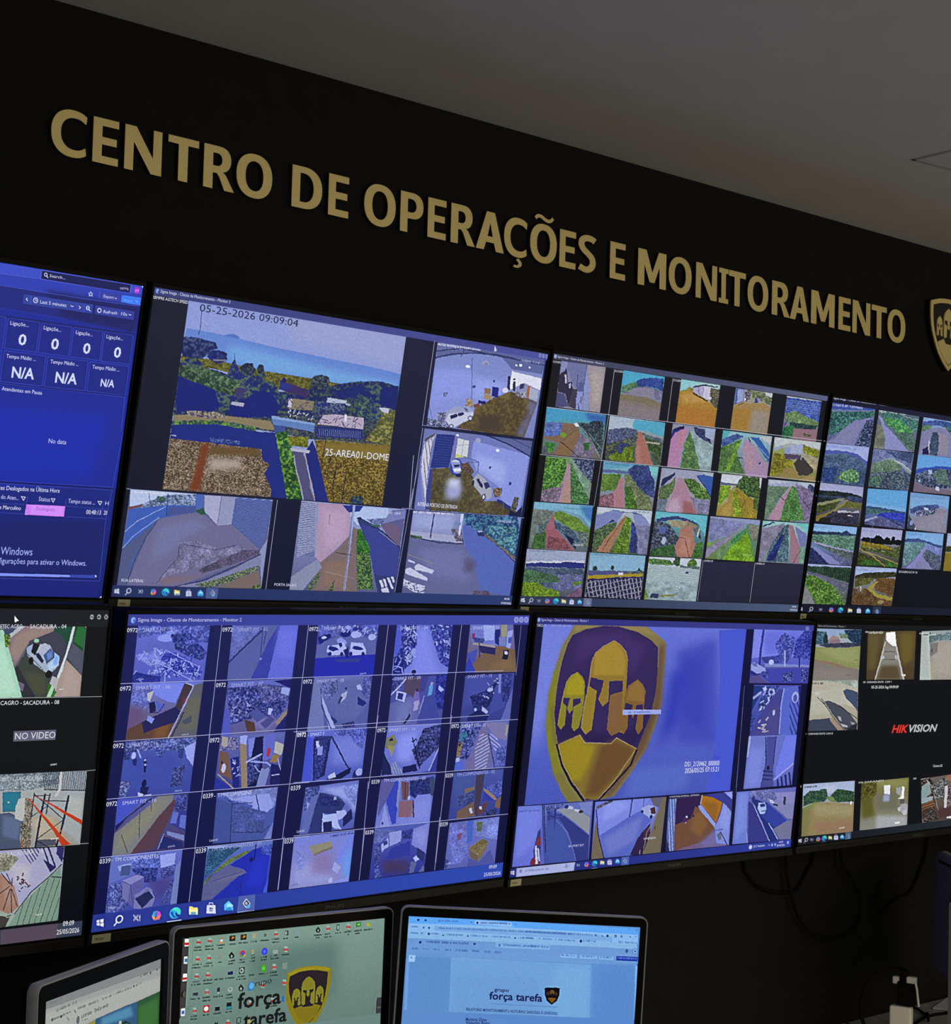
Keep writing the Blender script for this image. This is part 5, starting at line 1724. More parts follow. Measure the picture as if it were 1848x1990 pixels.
   ('taskbar',[-468.3, -244.1, 471.7, -244.1, 471.9, -263.2, -468.1, -263.2],393,14,'''G 14172a 1c2230
p d8dcf0 -3,478 2,439 3,588 -2,592
p d8dcf0 3,433 9,387 10,582 4,587
p d8dcf0 -2,622 3,618 4,760 -1,741
p d8dcf0 4,617 10,612 11,800 5,770
e e0e4f4 49,557 7.6 238.2
e 14172a 49,557 5.2 170.2
l e0e4f4 2.5 45,721 40,952
l c0c4e0 1.1 83,466 84,536 91,530 91,460
l c0c4e0 1.1 85,803 84,722 92,716 93,797
p a0a4c8 84,570 91,565 92,681 85,686
l c0c4e0 1.1 94,457 96,783
e e0e4f4 95,574 1.3 36.5
p 40a8d0 127,675 130,378 136,339 135,735
p e0a040 127,675 135,735 134,933 130,837
p c050d0 136,339 143,400 147,594 139,600
p f07080 147,594 144,860 134,933 139,600
e 5070d8 135,521 3.1 136.1
e 38a8e0 179,626 11.7 333.0
p 48d8c0 177,304 184,357 189,552 187,703 181,526 175,464 169,501
p 1c58c0 169,634 173,532 176,760 184,904 176,909
p 14172a 179,659 182,591 184,705 190,733 187,868 182,822
p e8d078 212,402 219,396 221,457 230,449 232,865 214,878
p f4e8a8 213,555 231,542 232,865 214,878
p 68a0c8 217,722 228,714 229,868 218,876
p d0d4f0 253,446 271,431 274,932 255,946
l a8b0e0 2.0 258,442 258,308 265,302 266,435
p 3c4c8c 259,591 262,589 263,689 260,691
p 6c7cb4 263,588 266,586 267,686 264,688
p 7088b8 260,717 263,715 264,815 261,817
p 889cc8 264,714 267,712 268,812 265,814
p 58b8f0 294,567 303,291 314,552 316,905 296,919
p a0dcf8 298,597 303,442 314,586 304,762
p 3090d8 296,919 306,659 316,905
p 2c3450 327,30 366,47 367,1017 328,995
p c8d4f0 346,378 356,661 349,942 339,673
p 1c2448 346,450 353,662 349,870 341,671
p d0d8f0 346,566 350,665 347,754 344,670
p 1c2448 347,632 349,672 347,708 346,668
e 58a8e8 352,823 4.0 110.6'''),
  ]),
 dict(id='F', loc=[0.4319, -0.8078, -0.008], pitch=0.1114, yaw=0.0, roll=0.0, w=0.94, h=0.529, corners=[-461.1, 261.2, 467.2, 271.8, 464.9, -257.9, -474.9, -266.9], bg='171b56 131648 0f1242 0c0e38',
  lines=[('b4b8e8', 0.8, [-464.4, 146.2, 409.9, 160.3]), ('b4b8e8', 0.8, [-466.8, 50.2, 382.9, 72.4]), ('b4b8e8', 0.8, [-273.5, 244.3, -277.3, 47.9]), ('b4b8e8', 0.9, [-86.8, 246.9, -90.2, 52.2]), ('b4b8e8', 0.8, [-469.3, -45.4, -49.8, -39.0]), ('b4b8e8', 0.8, [-472.4, -142.4, -37.5, -138.2]), ('b4b8e8', 0.8, [-276.5, 54.0, -284.1, -142.4]), ('b4b8e8', 0.9, [-89.5, 56.1, -98.1, -138.0]), ('b4b8e8', 0.7, [-94.6, -135.5, -96.2, -230.2]), ('b4b8e8', 0.8, [92.6, -132.0, 90.8, -230.6]), ('b4b8e8', 0.8, [278.8, -124.6, 279.3, -228.5]), ('b4b8e8', 0.9, [-283.3, -141.2, -285.6, -234.7]), ('b4b8e8', 0.9, [-95.4, -138.1, -97.0, -232.4]), ('b4b8e8', 0.7, [99.7, 249.0, 94.9, 53.8]), ('b4b8e8', 0.8, [284.8, 250.7, 280.3, 58.2]), ('8c90d8', 0.5, [446.3, 251.0, 446.0, 150.9]), ('b4b8e8', 0.7, [96.9, 79.2, 91.1, -58.8]), ('b4b8e8', 0.7, [282.7, 74.4, 280.2, -213.1]), ('b4b8e8', 0.7, [89.3, -44.9, 91.7, -201.5]), ('b4b8e8', 0.9, [-85.2, -38.0, 463.8, -34.5]), ('b4b8e8', 0.9, [-73.3, -135.5, 463.7, -130.2]), ('b4b8e8', 0.9, [-96.6, 54.4, 463.9, 61.5])],
  texts=[('c8ccf4', [-441.3, 249.1, -233.4, 251.8], 6.0, 'Sigma Image - Cliente de Monitoramento - Monitor 2'), ('e8eafc', [-460.1, 231.5, -439.8, 231.6], 6.7, '0972'), ('e8eafc', [-271.2, 233.6, -250.4, 234.1], 7.0, '0972'), ('e8eafc', [-84.4, 235.7, -64.4, 236.3], 7.3, '0972'), ('e8eafc', [-462.8, 134.3, -442.0, 135.2], 6.8, '0972'), ('e8eafc', [-273.4, 137.4, -253.6, 138.0], 7.1, '0972'), ('e8eafc', [-86.1, 140.7, -66.2, 141.3], 7.4, '0972'), ('e8eafc', [-87.7, 44.6, -67.9, 44.8], 7.1, '0972'), ('e8eafc', [98.7, 46.9, 118.4, 47.2], 7.4, '0972'), ('e8eafc', [284.9, 49.0, 304.2, 49.1], 7.7, '0972'), ('e8eafc', [97.0, -49.9, 116.7, -49.8], 7.4, '0339'), ('e8eafc', [283.3, -47.3, 302.5, -47.3], 7.7, '0339'), ('e8eafc', [94.5, -145.3, 114.1, -145.1], 7.5, '0339'), ('e8eafc', [281.6, -143.1, 301.4, -143.1], 7.8, '0339'), ('c8ccf0', [-63.5, 45.1, -26.2, 46.5], 5.8, '- SMART F'), ('b4b8e4', [120.4, 47.6, 191.9, 47.6], 6.0, '- SMART FIT - 14'), ('c8ccf0', [306.1, 49.3, 375.9, 49.5], 6.3, '- SMART FIT - 15'), ('b8bce8', [126.9, -48.0, 231.2, -48.4], 6.1, 'TM COMPONENTES - 03'), ('a8ace0', [312.2, -46.8, 414.2, -44.5], 6.3, 'TM COMPONENTES - 02'), ('e8eafc', [-465.3, 39.1, -445.4, 39.3], 7.4, '0972'), ('e8eafc', [-275.1, 41.4, -255.3, 41.9], 7.7, '0972'), ('e8eafc', [-88.1, 44.7, -68.1, 44.8], 8.1, '0972'), ('e8eafc', [-467.6, -57.6, -447.5, -57.2], 7.4, '0972'), ('e8eafc', [-277.8, -55.5, -257.4, -54.7], 7.8, '0339'), ('e8eafc', [-90.3, -52.1, -68.9, -51.2], 8.1, '0339'), ('e8eafc', [-470.2, -152.7, -449.8, -152.1], 7.5, '0339'), ('e8eafc', [-281.2, -150.8, -260.9, -150.0], 7.8, '0339'), ('e8eafc', [-92.7, -148.1, -72.8, -147.9], 8.1, '0339'), ('c0c4f0', [-437.5, -56.7, -371.9, -55.1], 5.9, 'SMART FIT - 16'), ('b4b8e8', [-434.7, 40.2, -381.6, 41.3], 5.9, 'SMART FIT - 11'), ('c8ccf0', [-254.9, -54.8, -174.8, -53.2], 6.6, '- TM COMPONE'), ('c8ccf0', [-447.2, -151.1, -356.5, -151.7], 6.3, '- TM COMPONENTES'), ('a0a8d8', [-250.0, -149.6, -143.5, -145.1], 6.2, 'TM COMPONENTES - 01'), ('b0b4e8', [-429.3, 232.3, -368.8, 234.1], 6.4, 'SMART FIT - 01'), ('a0a4dc', [-239.3, 233.8, -175.8, 236.1], 6.2, 'SMART FIT - 02'), ('b0b4e8', [-432.8, 135.4, -366.0, 136.8], 6.0, 'SMART FIT - 06'), ('a8ace0', [-241.7, 137.0, -174.5, 139.8], 6.3, 'SMART FIT - 07'), ('b0b4e8', [-56.9, 237.7, 10.2, 240.2], 5.7, '- SMART FIT - 03'), ('b8bcec', [123.3, 239.6, 198.2, 241.6], 5.9, '- SMART FIT - 04'), ('b8bcec', [308.5, 241.5, 385.8, 243.6], 6.1, '- SMART FIT - 05'), ('a8ace0', [-56.0, 141.8, 7.1, 143.8], 5.7, 'SMART FIT - 08'), ('b8bcec', [122.0, 144.3, 192.8, 146.0], 5.9, '- SMART FIT - 09'), ('a8ace0', [307.9, 145.9, 379.6, 148.0], 6.2, '- SMART FIT - 10'), ('c8ccf0', [42.8, 156.5, 58.0, 157.3], 3.2, 'smart fit'), ('d0d4f0', [-333.7, 56.1, -319.8, 56.4], 2.7, 'smart fit'), ('d0d4f0', [-336.5, -40.0, -322.4, -40.0], 2.8, 'smart fit'), ('d0d4f0', [-339.7, -135.6, -325.7, -135.1], 3.2, 'smart fit'), ('c8ccec', [-255.4, -132.0, -238.7, -131.2], 4.1, 'Lateral'), ('c8ccec', [-66.8, -130.0, -50.6, -128.9], 4.5, 'Lateral'), ('c8ccec', [-446.0, -230.0, -432.0, -230.0], 3.7, 'Galpao'), ('3c4480', [-257.1, -226.4, -241.9, -226.1], 3.9, 'CAM'), ('3c4484', [-68.7, -228.0, -52.6, -227.2], 3.9, 'CAM 8'), ('e0e4fc', [425.9, -238.3, 446.9, -238.5], 7.0, '09:09'), ('e0e4fc', [413.5, -252.5, 459.8, -253.0], 6.9, '25/05/2026')],
  feeds=[
   ('title_bar',[-461.1, 261.2, 467.2, 271.8, 467.1, 252.9, -461.6, 242.3],781,20,'''G 343c96 4048a4
e 90b4f0 13,526 4.8 252.2
e 4466c8 15,568 2.4 137.6'''),
   ('window_button',[424.1, 268.0, 437.2, 268.2, 438.1, 256.7, 425.0, 256.5],9,11,'''g 3c449c 3c449c
e a8acec 500,500 416.7 476.8
e 3c449c 500,500 222.2 272.4
e a8acec 500,500 111.1 136.2'''),
   ('window_button',[438.0, 268.2, 451.1, 268.4, 452.0, 256.8, 438.9, 256.7],9,11,'''g 3c449c 3c449c
e a8acec 500,500 416.7 476.8
e 3c449c 500,500 222.2 272.4
e a8acec 500,500 111.1 136.2'''),
   ('window_button',[451.9, 268.4, 464.7, 268.6, 465.7, 257.0, 452.8, 256.8],9,11,'''g 3c449c 3c449c
e a8acec 514,500 428.6 476.8
e 3c449c 514,500 228.6 272.4
e a8acec 514,500 114.3 136.2'''),
   ('camera_feed',[-439.6, 242.1, -297.1, 244.1, -299.8, 146.7, -440.4, 145.9],139,112,'''g 7880d0 6068c0
h 3c48a0 98a4e4 33 0,0 1000,0 1018,310 634,264 522,138 323,136 18,215
s 6c74c0 50 169,258 504,304 552,471 120,464
e a4b0f0 396,219 116.9 62.4
e 98a4e8 455,137 60.1 49.9
h 1c2470 7888d0 30 457,158 723,140 992,479 953,605 798,581 547,409
h 7078c8 b0b8f4 23 9,504 380,406 365,615 241,717 47,567
k b8c0f8 26 150 13.4 120,464 382,427 411,762 185,841 32,587
p 404cac 354,489 552,471 931,732 935,945 579,766 363,594
k b4bcf8 60 234 15.0 294,571 554,492 931,732 952,945 596,957 314,802
k 28309c 40 200 13.4 294,571 554,492 931,732 952,945 596,957 314,802
l a8b0f4 11.7 359,552 415,427 914,731 896,901
l a8b0f4 11.7 352,656 834,963
h 20287c 3c48a0 23 0,795 185,841 389,888 381,994 7,983
k a8b0f0 20 134 13.4 -25,586 86,839 164,988 7,983
l 28307c 8.4 745,15 750,244'''),
   ('camera_feed',[-250.6, 244.5, -109.3, 246.3, -111.6, 150.7, -251.4, 149.6],127,105,'''g 6870b0 5860b0
h 6870b4 8c94d0 33 0,0 420,63 276,282 19,629
p 646ca4 8,717 167,478 438,63 633,3 688,3 554,329 349,992 0,1000
l 2c3470 25.7 8,673 165,456 442,107
p 4048a4 554,329 688,3 673,419 616,996 359,997
p 7078d8 698,3 1000,0 1000,1000 616,996 673,419
s 7c84e4 110 713,65 982,67 980,604 708,598
l 343c80 11.0 454,41 473,638
l 303878 11.0 518,42 501,350
e 9098d8 475,621 14.7 22.1
l 404a98 9.2 707,3 671,397'''),
   ('camera_feed',[-64.1, 247.4, 76.5, 249.5, 75.7, 153.5, -64.1, 151.8],117,102,'''g 5058a8 2c34b0
h 4c54a4 8c94d8 44 0,0 1000,0 1004,324 552,217 39,260
p 6870a8 7,383 335,214 977,273 994,573 7,631
p 2830ac -3,644 1005,579 1000,1000 0,1000
p 3c4490 310,664 767,649 708,724 379,716
p 1c2478 16,235 202,163 230,238 50,384
e d0d4f4 113,248 43.6 25.0
e 1c2478 462,178 87.1 65.0
e c0c4ec 638,198 87.1 60.0
p a0a8e4 320,289 402,240 498,342 461,416 348,364
p c8ccf0 351,389 388,327 444,341 509,467 497,568 238,587 178,511 190,399
p 242c80 195,461 222,399 333,439 380,477 275,513
p 202880 348,364 411,340 429,416 398,440
p c8ccf0 564,343 763,358 831,499 827,575 554,594 560,418
p 242c80 585,456 613,406 680,420 748,442 785,485 687,496
e 20287c 232,557 30.5 40.0
e 20287c 431,566 30.5 40.0
e 20287c 575,564 30.5 40.0
e 20287c 786,569 30.5 40.0
p 1c2470 446,491 529,442 545,619 514,643
l 1c2470 13.1 522,417 536,644
e c0c4ec 907,247 65.3 60.0
e 8490d8 495,66 43.6 35.0
e 303890 650,93 78.4 35.0
k b8c0f0 40 57 17.4 18,12 975,15 969,197 437,141'''),
   ('camera_feed',[121.1, 249.2, 261.8, 251.0, 261.3, 155.3, 120.8, 153.7],108,98,'''g 6c74c4 8890dc
s 949cec 117 348,67 582,69 812,994 340,979
p 5c68d0 0,0 121,117 100,635 22,788
h 1c2474 6c74c4 38 88,13 342,2 377,380 320,770 193,897 35,685 122,376
h 20287c 7880d0 38 576,3 993,5 992,867 838,757 678,332
k b8c0f4 60 94 18.8 114,39 343,15 383,693 230,794
k b8c0f4 50 94 18.8 576,3 981,5 987,814 704,359
p 1c2478 19,633 143,610 223,976 17,982
k 98a0e8 14 141 18.8 19,633 143,610 223,976 17,982
e 1c2058 383,942 37.6 52.1
e a8b0e4 345,536 46.9 67.7'''),
   ('camera_feed',[307.9, 251.0, 424.2, 252.6, 446.9, 157.5, 307.0, 157.0],92,93,'''g 7c7cb8 7c6460
p 8088cc 0,0 693,5 658,446 87,355
p b4bcec 298,18 571,20 544,330 342,328
p b0a880 708,5 852,6 837,243 718,272
p 242c78 571,117 692,86 658,446 573,388
p b0b8e8 855,150 977,120 879,587 797,531
p 5060b8 865,273 954,259 917,392 845,391
p 8890c0 660,272 807,258 800,448 658,446
p 86684c 301,606 630,446 799,476 1022,534 1000,1000 71,1001 150,759
s 94744c 139 576,765 983,694 964,965 449,980
p 2c2c60 231,385 588,474 575,636 272,579
p b0a49c 102,369 573,431 574,487 106,412
p 1c1c38 755,531 867,532 831,738 710,721
e d8d8e8 801,591 38.8 38.2
p 5058b0 1,603 211,497 179,784 52,832
p 3c48b0 -13,831 63,682 193,953 171,1003 0,1000
p 90345c 70,175 129,176 133,296 76,296
h 30387c 6c74b4 28 108,266 341,298 317,386 115,355
l 20285c 16.6 231,385 265,684'''),
   ('camera_feed',[-439.2, 145.5, -299.8, 146.7, -303.5, 51.9, -442.5, 50.7],137,110,'''g 8088d8 6c5850
p 8c98ec 224,7 730,-8 631,364 526,338 346,224
h 5860a8 a0a8e0 27 2,105 295,52 287,306 204,472 9,336
s 785c80 102 -18,398 202,451 196,726 3,947
p 6c4a3c 192,683 506,636 658,623 592,985 8,994 13,800
s 8c5c34 68 402,780 594,662 573,962 388,972
p 4c3c44 731,2 859,71 714,496 638,428
p 80304c 743,282 794,274 772,391 722,411
p 6a6a6c 874,50 1001,11 1000,1000 627,987 753,541
s 78745c 85 795,284 982,249 989,814 754,887
p 545c64 751,692 896,592 892,722 810,761
p 282858 192,683 638,428 753,541 667,709 404,802 244,878
p 1c2050 258,347 340,330 374,501 292,519
p 6070c4 338,308 482,400 429,547 389,481
p 98a0e0 263,560 362,629 336,713 264,655
l c8ccec 13.5 731,2 863,71 746,476 592,985
l 1c1c40 13.5 770,542 642,967
p d8d0c0 216,176 304,137 273,327 237,304
l 20245c 11.9 480,378 410,525 292,519'''),
   ('camera_feed',[-248.7, 147.5, -112.3, 150.1, -116.5, 54.1, -252.5, 52.3],123,106,'''g 7078c4 6c6490
h 20286c 8890d0 34 -7,135 456,113 921,179 1000,362 875,779 479,645 375,727 122,799
h 343c80 a09cc0 26 432,68 915,134 966,405 606,430
s 8c80b0 75 441,642 867,712 722,948 485,866
k a8a8d8 60 75 13.2 40,225 447,201 479,645 133,734
k 1c2060 50 75 17.0 133,229 923,202 907,558 267,764
p 585c9c 379,595 504,535 672,678 532,781
p 50548c 592,807 729,681 814,753 680,912
p a49078 819,798 1018,519 1011,631 887,892
p 20286c 866,868 1011,631 995,988 821,977
p b0b8e4 860,154 998,183 975,316 854,265
p c8ccec 692,524 762,550 727,659 686,634
p 5c64c0 -19,528 50,488 161,978 0,1000
p 5c4038 337,725 494,778 533,958 400,949
p 20206c 712,32 997,4 1008,183 915,134'''),
   ('camera_feed',[-62.2, 151.3, 73.2, 153.5, 72.5, 56.9, -66.0, 55.2],114,102,'''g 7c84b8 5c649c
p 8088b4 138,207 6,51 0,1000 292,1006
s 6c74a8 111 366,65 861,33 895,845 447,819
h 3c4480 a8acd4 31 124,81 411,67 433,270 276,464
p b8bce0 127,207 204,410 463,968 366,986 188,459
p 30387c 348,715 494,847 433,892
p 242c7c 782,387 954,522 892,582 797,539
h 3c4488 8c94cc 27 859,20 997,13 997,499 845,340
p c0c4e8 739,182 803,147 849,263 769,260
p 6068a4 977,523 1012,296 1000,1000 727,959
e 2c3060 567,226 22.2 24.8
p c0bcd8 506,324 602,278 581,403 502,500
p 3c3c6c 488,374 533,376 482,524 457,497
h 1c2060 545c98 22 566,900 762,862 795,963 596,976
l 20287c 13.3 138,207 199,559 399,988'''),
   ('camera_feed',[124.3, 151.2, 259.5, 153.3, 257.9, 60.1, 123.2, 57.3],104,96,'''g 5058a8 585898
p 5c4c64 236,30 524,15 580,311 422,437 214,294
h 30387c 7c84c8 34 2,21 236,30 164,265 0,283
p 6c70a8 -21,545 370,408 607,581 526,980 0,1000
s 8084b4 97 145,555 424,464 414,838 137,952
l d4d4ec 21.9 -25,387 156,185 238,57
p c8ccec 95,288 279,337 261,522 100,460
p 2c3478 123,329 220,347 221,480 123,448
p 8470b4 432,304 504,294 540,524 523,711 434,678 422,437
e 3c3460 475,293 29.2 37.2
p b8b0d0 442,518 537,497 520,684 449,706
p 68b0d8 692,209 762,212 752,428 677,424
e a8a4c8 734,179 26.8 37.2
p c8c4e0 680,451 730,454 715,669 665,666
p 48488c 497,-13 670,-7 604,313 533,336
h 1c2478 4c58b8 34 794,-2 995,0 995,713 843,704
p b8c4ec 880,217 977,303 932,356 863,298
l b0b0d8 14.6 615,421 556,793
p 181c40 381,755 282,962 318,965 399,810
p 48509c 618,448 809,377 975,998 526,980'''),
   ('camera_feed',[308.9, 151.0, 441.6, 155.7, 442.3, 61.4, 306.5, 60.5],97,91,'''g 4c549c 40488c
s 5058a4 132 19,45 606,25 345,577 37,673
h 141c54 4c5498 37 145,453 428,356 623,198 713,32 693,372 516,699 263,797
k b8bce4 12 68 26.3 424,71 692,88 646,426 410,693
p c4c4e0 409,679 539,797 483,891 395,804
p 1c2460 139,874 363,746 562,895 520,990 152,985
p 4c54a0 629,255 878,100 857,717 559,868
h 202868 5c64ac 32 740,34 949,19 925,610 794,603
p 8890cc 672,15 724,13 750,418 703,415
p 6c74b4 883,719 999,278 1000,1000 806,990
e c0c4e8 531,334 58.0 44.7
e c0c4e8 283,742 26.3 39.1'''),
   ('camera_feed',[-442.4, 48.9, -302.6, 51.9, -305.9, -43.8, -445.5, -44.7],139,109,'''g 5868b0 4450a0
h 2c3878 a8b0e0 26 0,0 1000,0 992,220 710,217 442,173 3,198
s 4858a8 98 59,265 716,281 875,883 116,854
p b0b8ec 839,186 1002,74 1007,537 890,359
e c8ccf0 140,262 29.5 62.3
p 283070 128,313 194,319 190,444 149,440
l b8b8e0 19.7 188,172 242,302
h 1c2460 6c7cc0 20 -5,197 81,163 81,330 15,324
h 283478 8c98d8 20 428,193 577,206 540,328 457,321
p 182050 285,327 326,330 335,582 308,559
e c0c4e4 307,350 16.4 16.6
e c0c4e4 315,434 16.4 16.6
h 202860 8490d0 20 708,532 886,484 857,860 708,868
h 202860 6070b8 16 741,199 839,186 825,374 773,348
e 141c50 334,770 32.8 70.6
p 1c2458 293,829 409,840 389,964 289,954
p d0d0e8 261,920 339,959 327,1000 268,984
p d0d0e8 357,971 455,970 441,1000 360,1003
h 283068 c0c4e8 20 3,698 151,712 96,978 5,969'''),
   ('camera_feed',[-253.0, 53.2, -114.4, 55.9, -117.7, -40.7, -256.5, -41.4],126,106,'''g 7078b4 4c4c88
p 84604c 21,282 152,335 260,840 47,693
h 3c3c68 b8b0c4 25 2,22 267,64 290,281 21,282
p c0b4a0 29,24 122,52 123,225 30,196
p a89070 292,44 391,41 510,990 421,1004
p b4bcec 300,34 408,31 408,204 315,175
p 8c94dc 433,98 522,83 525,451 468,425
p 141a48 539,74 665,72 724,965 510,990 491,643
h 141a48 7c88d4 22 463,555 664,398 642,872 508,969
p 242c7c 191,446 322,414 385,1001 294,993
l c0c4ec 25.2 443,531 664,398
p 7078c8 659,94 842,21 854,478 696,530
e b84050 770,374 32.4 85.8
p d0c8b0 858,174 1003,251 978,444 854,391
p a88450 847,412 959,443 918,570 808,561
l a8b0e8 23.4 515,526 753,557 973,748
l a8b0e8 16.2 577,607 662,722 801,669
p 9098c4 691,660 822,692 781,992 637,1001
p 1c2460 829,584 999,642 997,967 852,976
l b8c0f0 16.2 870,805 978,792
l b0b0d8 18.0 929,506 996,707
p 303c9c 0,753 276,992 0,1000
e d8d8e8 110,612 32.4 85.8
e 3c3458 72,501 18.0 34.3
l b8a890 18.0 32,713 294,993
k c0c4ec 16 72 16.2 200,447 322,414 364,805 273,798'''),
   ('camera_feed',[-64.2, 55.6, 73.7, 57.3, 72.2, -38.2, -67.2, -39.4],116,101,'''g 6c78cc 5c68bc
p 5060d0 14,131 112,161 170,999 0,1000
s 8490d8 123 449,161 966,123 983,725 710,703 441,682
p 202864 112,161 387,156 360,887 189,989
h 202864 5c68b4 29 145,187 369,179 317,859 207,967
p d0d4f0 159,224 199,215 232,335 183,355
p a0a8e0 201,333 281,315 288,481 207,487
l 1c2458 18.4 130,139 386,144
l 1c2458 16.4 397,157 380,488 360,887
l 1c2050 20.5 405,134 710,703 759,778
p 141c4c 370,981 546,902 799,758 790,875 636,980
p d0d4e8 423,904 528,830 558,927 450,964
e 28306c 920,934 82.0 141.2
e b4bce8 945,865 61.5 70.6
h 4854ac 98a4e8 20 738,156 968,148 955,436 793,280
h 3c48a4 a0a8e0 20 434,16 997,17 992,174 467,138'''),
   ('camera_feed',[124.3, 57.2, 257.6, 59.6, 257.7, -35.0, 118.4, -36.0],106,96,'''g 8890d8 7078c4
s a0a8f0 113 205,215 562,138 518,763 245,718
h 1c2050 7880c4 36 590,396 672,94 991,26 997,477 804,712 664,872 512,516
k 141848 34 90 20.3 484,261 722,124 973,90 997,602 781,710 646,919
p 8c8c60 6,252 130,159 221,344 104,485 7,428
p 28284c 74,257 117,234 136,299 58,306
p a8a060 45,381 185,416 143,612
p 202858 -17,501 142,783 190,979 14,977
w a8b0b0 40.5 20.3 64 162,760 245,718 387,971 193,1003
p 1c2058 372,849 611,795 649,944 387,971
p 3c4494 851,959 1002,527 1000,1000 719,978
l b8c0ec 18.0 999,502 862,960
l 1c2050 18.0 -17,501 190,979
l 141848 15.8 484,261 689,898'''),
   ('camera_feed',[309.9, 59.2, 440.6, 60.9, 441.6, -34.7, 304.7, -34.9],96,93,'''g 7078bc 7474b0
h 2c3878 98a0d8 35 -4,26 488,29 367,286 232,789 5,724
p 48809c 12,239 179,183 173,327 35,409
p a08458 -34,443 96,400 78,729 -11,698
p 80789c 308,618 405,184 488,29 681,410 673,1015 213,1009
w c0c4e8 64.3 22.3 -29 352,569 437,238 569,299 648,563 624,1012 404,997
w c0c4e8 54.4 19.8 40 591,274 715,255 900,604 756,646
p 9088a8 488,29 949,56 984,429 751,362
h 3c4890 8c98d8 35 798,572 993,533 987,987 790,974
l 2c3060 17.3 591,274 791,986
p b8b090 941,110 991,99 976,350 936,321
p 5c74d0 3,799 165,834 161,981 -1,995
p c0c8ec -6,736 66,728 89,804 7,824
k 1c2868 30 99 19.8 12,54 348,127 232,789 26,700'''),
   ('camera_feed',[-447.1, -46.5, -308.8, -45.6, -306.4, -138.6, -447.2, -141.3],139,108,'''g 6468a8 4c4068
p 505ec4 0,0 415,-12 15,470
p 20245c 436,54 563,-20 164,342 15,573 15,470
p 908c80 2,613 475,144 565,2 784,-10 790,89 590,391 243,1005 0,1000
s 9c9874 98 117,565 571,89 702,37 493,423 169,861 29,862
p 64444c 790,89 843,116 732,515 577,940 243,1005 590,391
h 2c3070 8088d0 26 855,30 992,10 978,349 856,335 814,201
p 3c4490 804,308 1010,309 999,699 749,517
p 707cc8 804,308 882,338 852,530 766,519
p 707cc8 911,385 998,395 996,655 907,601
p 8c94c0 733,654 986,762 992,870 746,730
p 28306c 697,745 976,890 983,998 628,968
l a8b0d8 9.8 694,702 628,968
l 3c3c38 8.2 327,255 351,720
l 3c3c38 8.2 482,123 483,273
l 3c3c38 8.2 107,647 209,970'''),
   ('camera_feed',[-249.2, -48.0, -118.6, -43.8, -122.7, -137.2, -247.9, -136.0],117,100,'''g 5868b0 50609c
h 7c84c0 b0b8e4 31 75,-2 991,-1 993,349 855,468 697,428 588,303 246,174
p a8b0e4 264,154 397,125 854,113 955,345 857,491 758,457 705,316 609,520 552,435 627,308 545,253
l 1c2458 15.6 648,132 741,478
h 485490 6c78b4 31 271,245 855,468 819,854 299,802
l 283060 13.6 262,244 295,992
l 283060 11.7 309,803 819,854 924,748
p 4c5c98 4,101 252,242 285,991 9,989
l 303870 11.7 206,170 291,247 603,260
p 8890c8 998,642 1008,989 872,988'''),
   ('camera_feed',[-56.3, -48.5, 66.8, -41.4, 65.1, -130.8, -61.0, -134.2],106,93,'''g 7c88c8 5c68b0
h 303c7c 98a4dc 36 -12,-2 258,14 232,378 44,532
p 343c74 274,149 656,286 788,461 696,653 397,609 422,1020 169,985 221,480
h 1c2458 3c4888 27 260,225 659,313 702,500 332,445
s b0b8e8 68 288,72 702,84 1028,395 991,696 828,416
h 7c88c8 b8c0ec 32 679,80 996,78 976,541 823,363
p c8d0f0 388,634 673,650 696,856 778,994 639,949 392,762
p c0c8ec 633,593 802,592 858,702 710,783 661,750
l c8d0f0 22.5 397,609 422,1020
p 20285c 418,792 576,789 599,994 442,998
p 20285c 773,741 913,583 957,793 795,946
p 6c78b0 125,257 256,199 146,982 30,966
p a8b0d8 563,272 612,305 607,357 560,350
p a8b0d8 61,300 115,360 87,512'''),
   ('camera_feed',[120.3, -43.0, 257.4, -39.3, 253.6, -133.3, 117.0, -133.3],107,94,'''g 6c74bc 8890d4
p 68649c 1,13 267,69 152,439 32,785
p 3c4cb8 267,69 310,48 354,231 368,948 302,967 143,463
p a0a8e0 126,513 271,989 100,985
e 30386c 134,924 17.9 30.3
p 9098c0 324,75 378,56 378,642 338,587
p 7c5450 381,81 520,123 550,482 426,469
l 30285c 11.2 451,102 482,475
p 283070 529,98 957,46 975,402 672,470 561,381
h 20285c 4c58a8 31 529,98 957,46 975,402 666,418
p 986c74 383,489 631,504 682,853 399,823
p 8c94d8 644,518 708,398 953,399 1000,1000 418,991 400,836 682,853
s 98a0e0 112 701,524 942,499 948,931 657,927
l 202050 20.1 636,504 685,853
e c0c8ec 553,444 22.3 45.5
p 40506c 898,115 982,74 1004,455 945,424'''),
   ('camera_feed',[304.7, -39.2, 438.6, -37.8, 440.6, -131.2, 301.8, -131.8],99,91,'''g 5460a8 40488c
s 4c6098 97 15,135 452,121 464,494 158,775
p 4c4054 449,93 621,81 583,714 559,968 484,935 470,547
h 343c6c 6470a8 34 130,515 457,414 461,702 177,726
p 3c44a0 648,379 957,540 919,668 626,666
h 3c48a0 8c98d0 34 626,404 980,222 1007,545 912,589
p 8c7458 258,369 447,321 454,388 268,462
p a48c70 636,378 860,558 916,642 869,663 629,430
p 80644c 164,827 456,650 511,963 158,991
p 8c6c50 916,642 1009,572 983,857 881,795
p 6c4440 544,813 746,652 695,880 583,971
p d0d4ec 375,797 432,777 467,883 421,904
p d0d4ec 575,765 624,764 630,835 594,831
h 1c2050 5c68a0 29 670,877 934,852 897,990 680,981'''),
